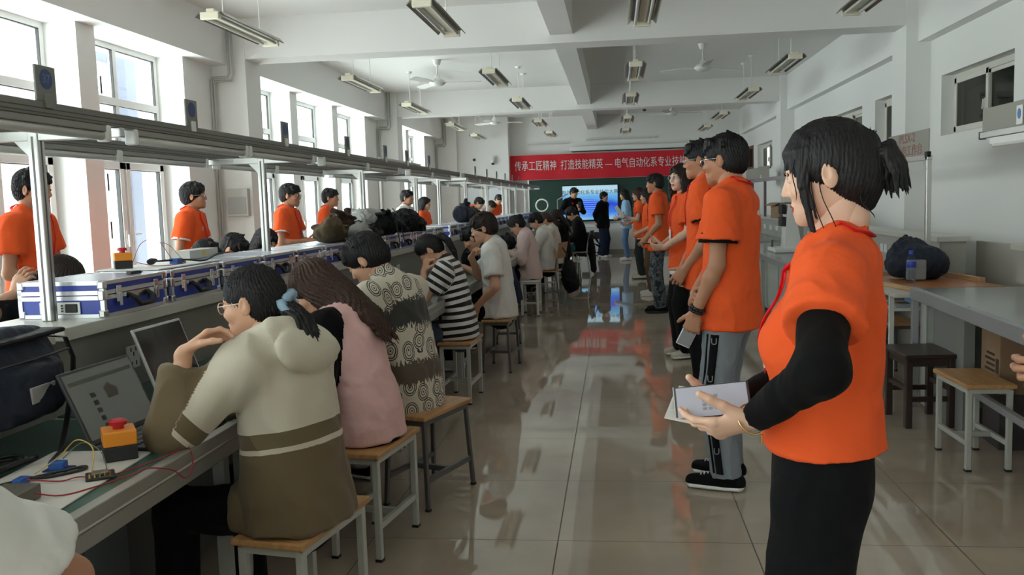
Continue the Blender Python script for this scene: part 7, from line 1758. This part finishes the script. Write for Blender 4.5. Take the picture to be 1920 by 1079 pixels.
person('volunteer with brown hair and glasses reading from a white sheet, dark trousers', x, y, f, H=1.61, v=0.0135, fem=True, head=(0, 6, 0), hair='longback', hmat=HBROWN, skin=SKIN3, top=('tee', F_ORANGE, dict(fit=1.3)), pants=('straight', F_DGREEN), shoes=(F_OFFW, DGREY), seed=27, group=VOLG,
    arms=(W(x, y, f, (0.17, 15.78, 1.10), d=(-0.9, 0.2, 0.4), pole=(0.4, -0.5, -1)), W(x, y, f, (0.22, 15.95, 0.98), d=(-0.9, 0, 0), pole=(0.5, 0.5, -1))), extra=('glasses',))
t = thing('paper_roll', 'white folded sheet held up by the volunteer with brown hair', 'paper', (0.09, 15.8, 1.18)); t.rotation_euler = (0, -0.6, 0); obj('sheet', MB().box(-0.03, 0.03, -0.10, 0.10, -0.10, 0.14), PAPER, t, 0.004); obj('fold', MB().box(-0.034, -0.028, -0.09, 0.09, -0.08, 0.12), PAPER, t)
# -- people at the front
x, y, f = -1.02, 21.4, 300
person('man in a black top by the screen holding up a phone', x, y, f, H=1.73, v=0.016, head=(20, 18, 0), hair='short', top=('long', F_BLACK), pants=('straight', F_BLACK), shoes=SNW, seed=31,
    arms=(W(x, y, f, (-0.86, 21.2, 1.20), d=(0.2, -0.2, 0.9), n=(-0.6, -0.2, 0), pole=(0.5, 0.2, -1), curl=0.6), W(x, y, f, (-1.1, 21.15, 1.15), pole=(-0.5, 0, -1), d=(0.7, 0, 0.4))), extra=(('emblem', (0.06, 0.05), F_RED, 0.03),))
t = thing('phone', 'phone raised by the man in black by the screen', 'phone', (-0.84, 21.14, 1.31)); obj('case', MB().box(-0.037, 0.037, -0.005, 0.005, -0.075, 0.075), DARK, t, 0.003); obj('screen', MB().box(-0.033, 0.033, 0.0045, 0.006, -0.07, 0.07), SCRD, t)
x, y, f = -0.30, 21.9, 335
person('person dressed all in black standing before the screen, hands behind the back', x, y, f, H=1.60, v=0.016, head=(6, 0, 0), hair='shortfluff', top=('long', F_BLACK, dict(fit=1.8)), pants=('wide', F_NAVY), shoes=SNW, seed=32,
    arms=(W(x, y, f, (-0.42, 22.0, 0.86), pole=(0.3, 1, -0.1)), W(x, y, f, (-0.46, 21.9, 0.86), pole=(-0.8, -0.3, -0.1))))
x, y, f = 0.25, 20.6, 182
person('person in a light blue shirt and jeans near the front wall', x, y, f, H=1.63, v=0.016, fem=True, head=(0, 8, 0), hair='longback', top=('long', F_LBLUE), pants=('slim', F_BJEAN), shoes=SNW, seed=33,
    arms=(W(x, y, f, (0.05, 20.5, 1.0), pole=(0.6, -0.4, -0.5)), W(x, y, f, (0.05, 20.7, 1.0), pole=(0.6, 0.4, -0.5))))
# -- window side: standing
WE = fabric('white_badge_print', (0.6, 0.5, 0.55))
x, y, f = -3.47, 4.9, 8
person('volunteer in an orange t-shirt with round chest badge at the nearest window', x, y, f, H=1.705, v=0.0085, head=(0, 4, 0), hair='short', skin=SKIN2, top=('tee', F_ORANGE, dict(fit=1.3, sr=1.1)), pants=('straight', F_NAVY), shoes=SNK, seed=41, group=VOLG,
    arms=(W(x, y, f, (-3.28, 5.08, 1.0), pole=(-0.6, 0.5, -0.5)), W(x, y, f, (-3.26, 4.78, 1.0), d=(0.8, 0.4, 0), pole=(-0.6, -0.5, -0.5))), extra=(('lanyard', False), ('emblem', (0.075, 0.03), WE, 0.028, mat('badge_blue', (0.1, 0.12, 0.4), 0.5))))
x, y, f = -3.70, 7.4, 8
R_ = person('volunteer in orange with white sleeve edging between two windows', x, y, f, H=1.675, v=0.0105, head=(8, -3, 0), hair='shortfluff', skin=SKIN2, top=('tee', F_ORANGE, dict(fit=1.3, sr=1.1)), pants=('straight', F_NAVY), shoes=SNK, seed=42, group=VOLG,
    arms=(W(x, y, f, (-3.52, 7.55, 0.98), pole=(-0.6, 0.5, -0.5)), W(x, y, f, (-3.55, 7.28, 0.95), pole=(-0.6, -0.5, -0.3))), extra=(('lanyard', False), ('glasses', CHROME), ('emblem', (0.07, 0.02), WE, 0.02)))
trims(R_, 0.61, 0.016, F_WHITE, 1.3 * 1.02)
x, y, f = -3.28, 8.6, 2
R_ = person('volunteer in orange holding a dark tablet beside the jacket pile', x, y, f, H=1.675, v=0.011, head=(0, 2, 0), hair='short', skin=SKIN2, top=('tee', F_ORANGE, dict(fit=1.3, sr=1.1)), pants=('straight', F_NAVY), shoes=SNK, seed=43, group=VOLG,
    arms=(W(x, y, f, (-3.02, 8.72, 1.10), d=(0.9, -0.3, 0), pole=(-0.5, 0.5, -0.8)), W(x, y, f, (-3.05, 8.46, 1.10), d=(0.9, 0.3, 0), pole=(-0.6, -0.6, -0.8))), extra=(('lanyard', False), ('glasses', CHROME)))
trims(R_, 0.61, 0.016, F_WHITE, 1.3 * 1.02)
t = thing('tablet', 'dark tablet held by the volunteer beside the jacket pile', 'tablet', (-2.93, 8.6, 1.14)); t.rotation_euler = (0, 0.35, 0); obj('case', MB().box(-0.06, 0.1, -0.11, 0.11, -0.008, 0.006), F_NAVYN, t, 0.003); obj('screen', MB().box(-0.05, 0.09, -0.10, 0.10, 0.005, 0.008), SCRD, t)
x, y, f = -3.55, 10.70, 0
person('volunteer in orange standing behind the brown jacket pile', x, y, f, H=1.66, v=0.0125, head=(0, 0, 0), hair='short', skin=SKIN2, top=('tee', F_ORANGE, dict(fit=1.3)), pants=('straight', F_NAVY), shoes=SNK, seed=44, group=VOLG, extra=(('lanyard', False),))
x, y, f = -3.22, 13.4, 350
person('volunteer in a white t-shirt with lanyard past the first column', x, y, f, H=1.655, v=0.013, head=(0, 0, 0), hair='short', skin=SKIN2, top=('tee', F_WHITE, dict(fit=1.3)), pants=('straight', F_NAVY), shoes=SNK, seed=45, extra=(('lanyard', False),))
x, y, f = -3.14, 14.3, 352
person('long-haired volunteer in orange at the window side of the far bench', x, y, f, H=1.55, v=0.0135, fem=True, head=(0, 4, 0), hair='longback', top=('tee', F_ORANGE, dict(fit=1.2)), pants=('straight', F_NAVY), shoes=SNK, seed=46, group=VOLG,
    arms=(W(x, y, f, (-2.9, 14.4, 1.05), pole=(-0.5, 0.5, -1)), W(x, y, f, (-2.88, 14.15, 1.05), pole=(-0.5, -0.5, -1))))
x, y, f = -2.98, 21.4, 330
person('volunteer in orange stooping over the far end of the benches', x, y, f, H=1.66, v=0.016, lean=14, head=(0, 34, 0), hair='short', top=('tee', F_ORANGE), pants=('straight', F_NAVY), shoes=SNK, seed=47, group=VOLG,
    arms=(W(x, y, f, (-2.75, 21.2, 0.95)), W(x, y, f, (-2.85, 21.05, 0.95))))
x, y, f = -2.98, 18.6, 350
person('person in a pink patterned shirt bending low at the far window side', x, y, f, H=1.62, v=0.015, lean=34, neck=20, head=(0, 40, 0), hair='short', hmat=HDARK, top=('tee', F_FLORAL, dict(fit=1.2)), pants=('straight', F_NAVY), shoes=SNK, seed=48,
    arms=(W(x, y, f, (-2.6, 18.4, 0.85)), W(x, y, f, (-2.6, 18.75, 0.85))))
x, y, f = -3.02, 17.6, 350
person('volunteer in orange leaning over the benches beside the pink shirt', x, y, f, H=1.64, v=0.015, lean=26, neck=15, head=(0, 35, 0), hair='short', top=('tee', F_ORANGE), pants=('straight', F_NAVY), shoes=SNK, seed=49, group=VOLG,
    arms=(W(x, y, f, (-2.65, 17.4, 0.9)), W(x, y, f, (-2.65, 17.75, 0.9))))
# -- window side: seated, seen over the cases
x, y, f = -3.06, 4.25, 0
person('brown-haired student beyond the nearest case, forehead on a raised hand', x, y, f, H=1.62, seat=0.45, lean=14, neck=20, head=(0, 40, 0), v=0.008, fem=True, hair='longback', hmat=HDARK, top=('tee', F_BLACK), pants=('slim', F_BLACK), seed=51, group=STUG,
    arms=(W(x, y, f, (-2.62, 4.4, 0.80), pole=(0, 0.6, -1)), W(x, y, f, (-2.97, 4.04, 1.05), d=(0.35, 0.25, 0.9), n=(0.1, 0.9, -0.2), pole=(-0.2, -0.8, -1), curl=0.3)))
for (x, y, H, ln, pt, hr, hm_, tp, lb, sd) in [(-3.06, 5.88, 1.64, 12, 45, 'short', HBLACK, F_ORANGE, 'black-haired student bowed low between the near windows', 52), (-3.10, 6.48, 1.66, 10, 38, 'short', HBLACK, F_NAVY, 'black-haired student with glasses next to the bowed one', 53),
        (-3.12, 7.38, 1.66, 8, 25, 'longback', HBLACK, F_DGREEN, 'long black-haired student half hidden by the second rack pole', 54), (-2.92, 12.0, 1.70, 12, 36, 'short', HBLACK, F_NAVY, 'student looking down behind the bright blue case end', 55)]:
    person(lb, x, y, 0 if sd != 54 else 330, H=H, seat=0.45, lean=ln, neck=18, head=(0, pt, 0), v=0.0105, fem=sd == 54, hair=hr, hmat=hm_, top=('tee', tp), pants=('slim', F_BLACK), seed=sd, group=STUG,
        arms=(W(x, y, 0, (x + 0.40, y + 0.14, 0.80), pole=(0, 0.6, -1), n=(0, 0, -1)), W(x, y, 0, (x + 0.40, y - 0.14, 0.80), pole=(0, -0.6, -1), n=(0, 0, -1))), extra=(('glasses', CHROME),) if sd == 53 else ())
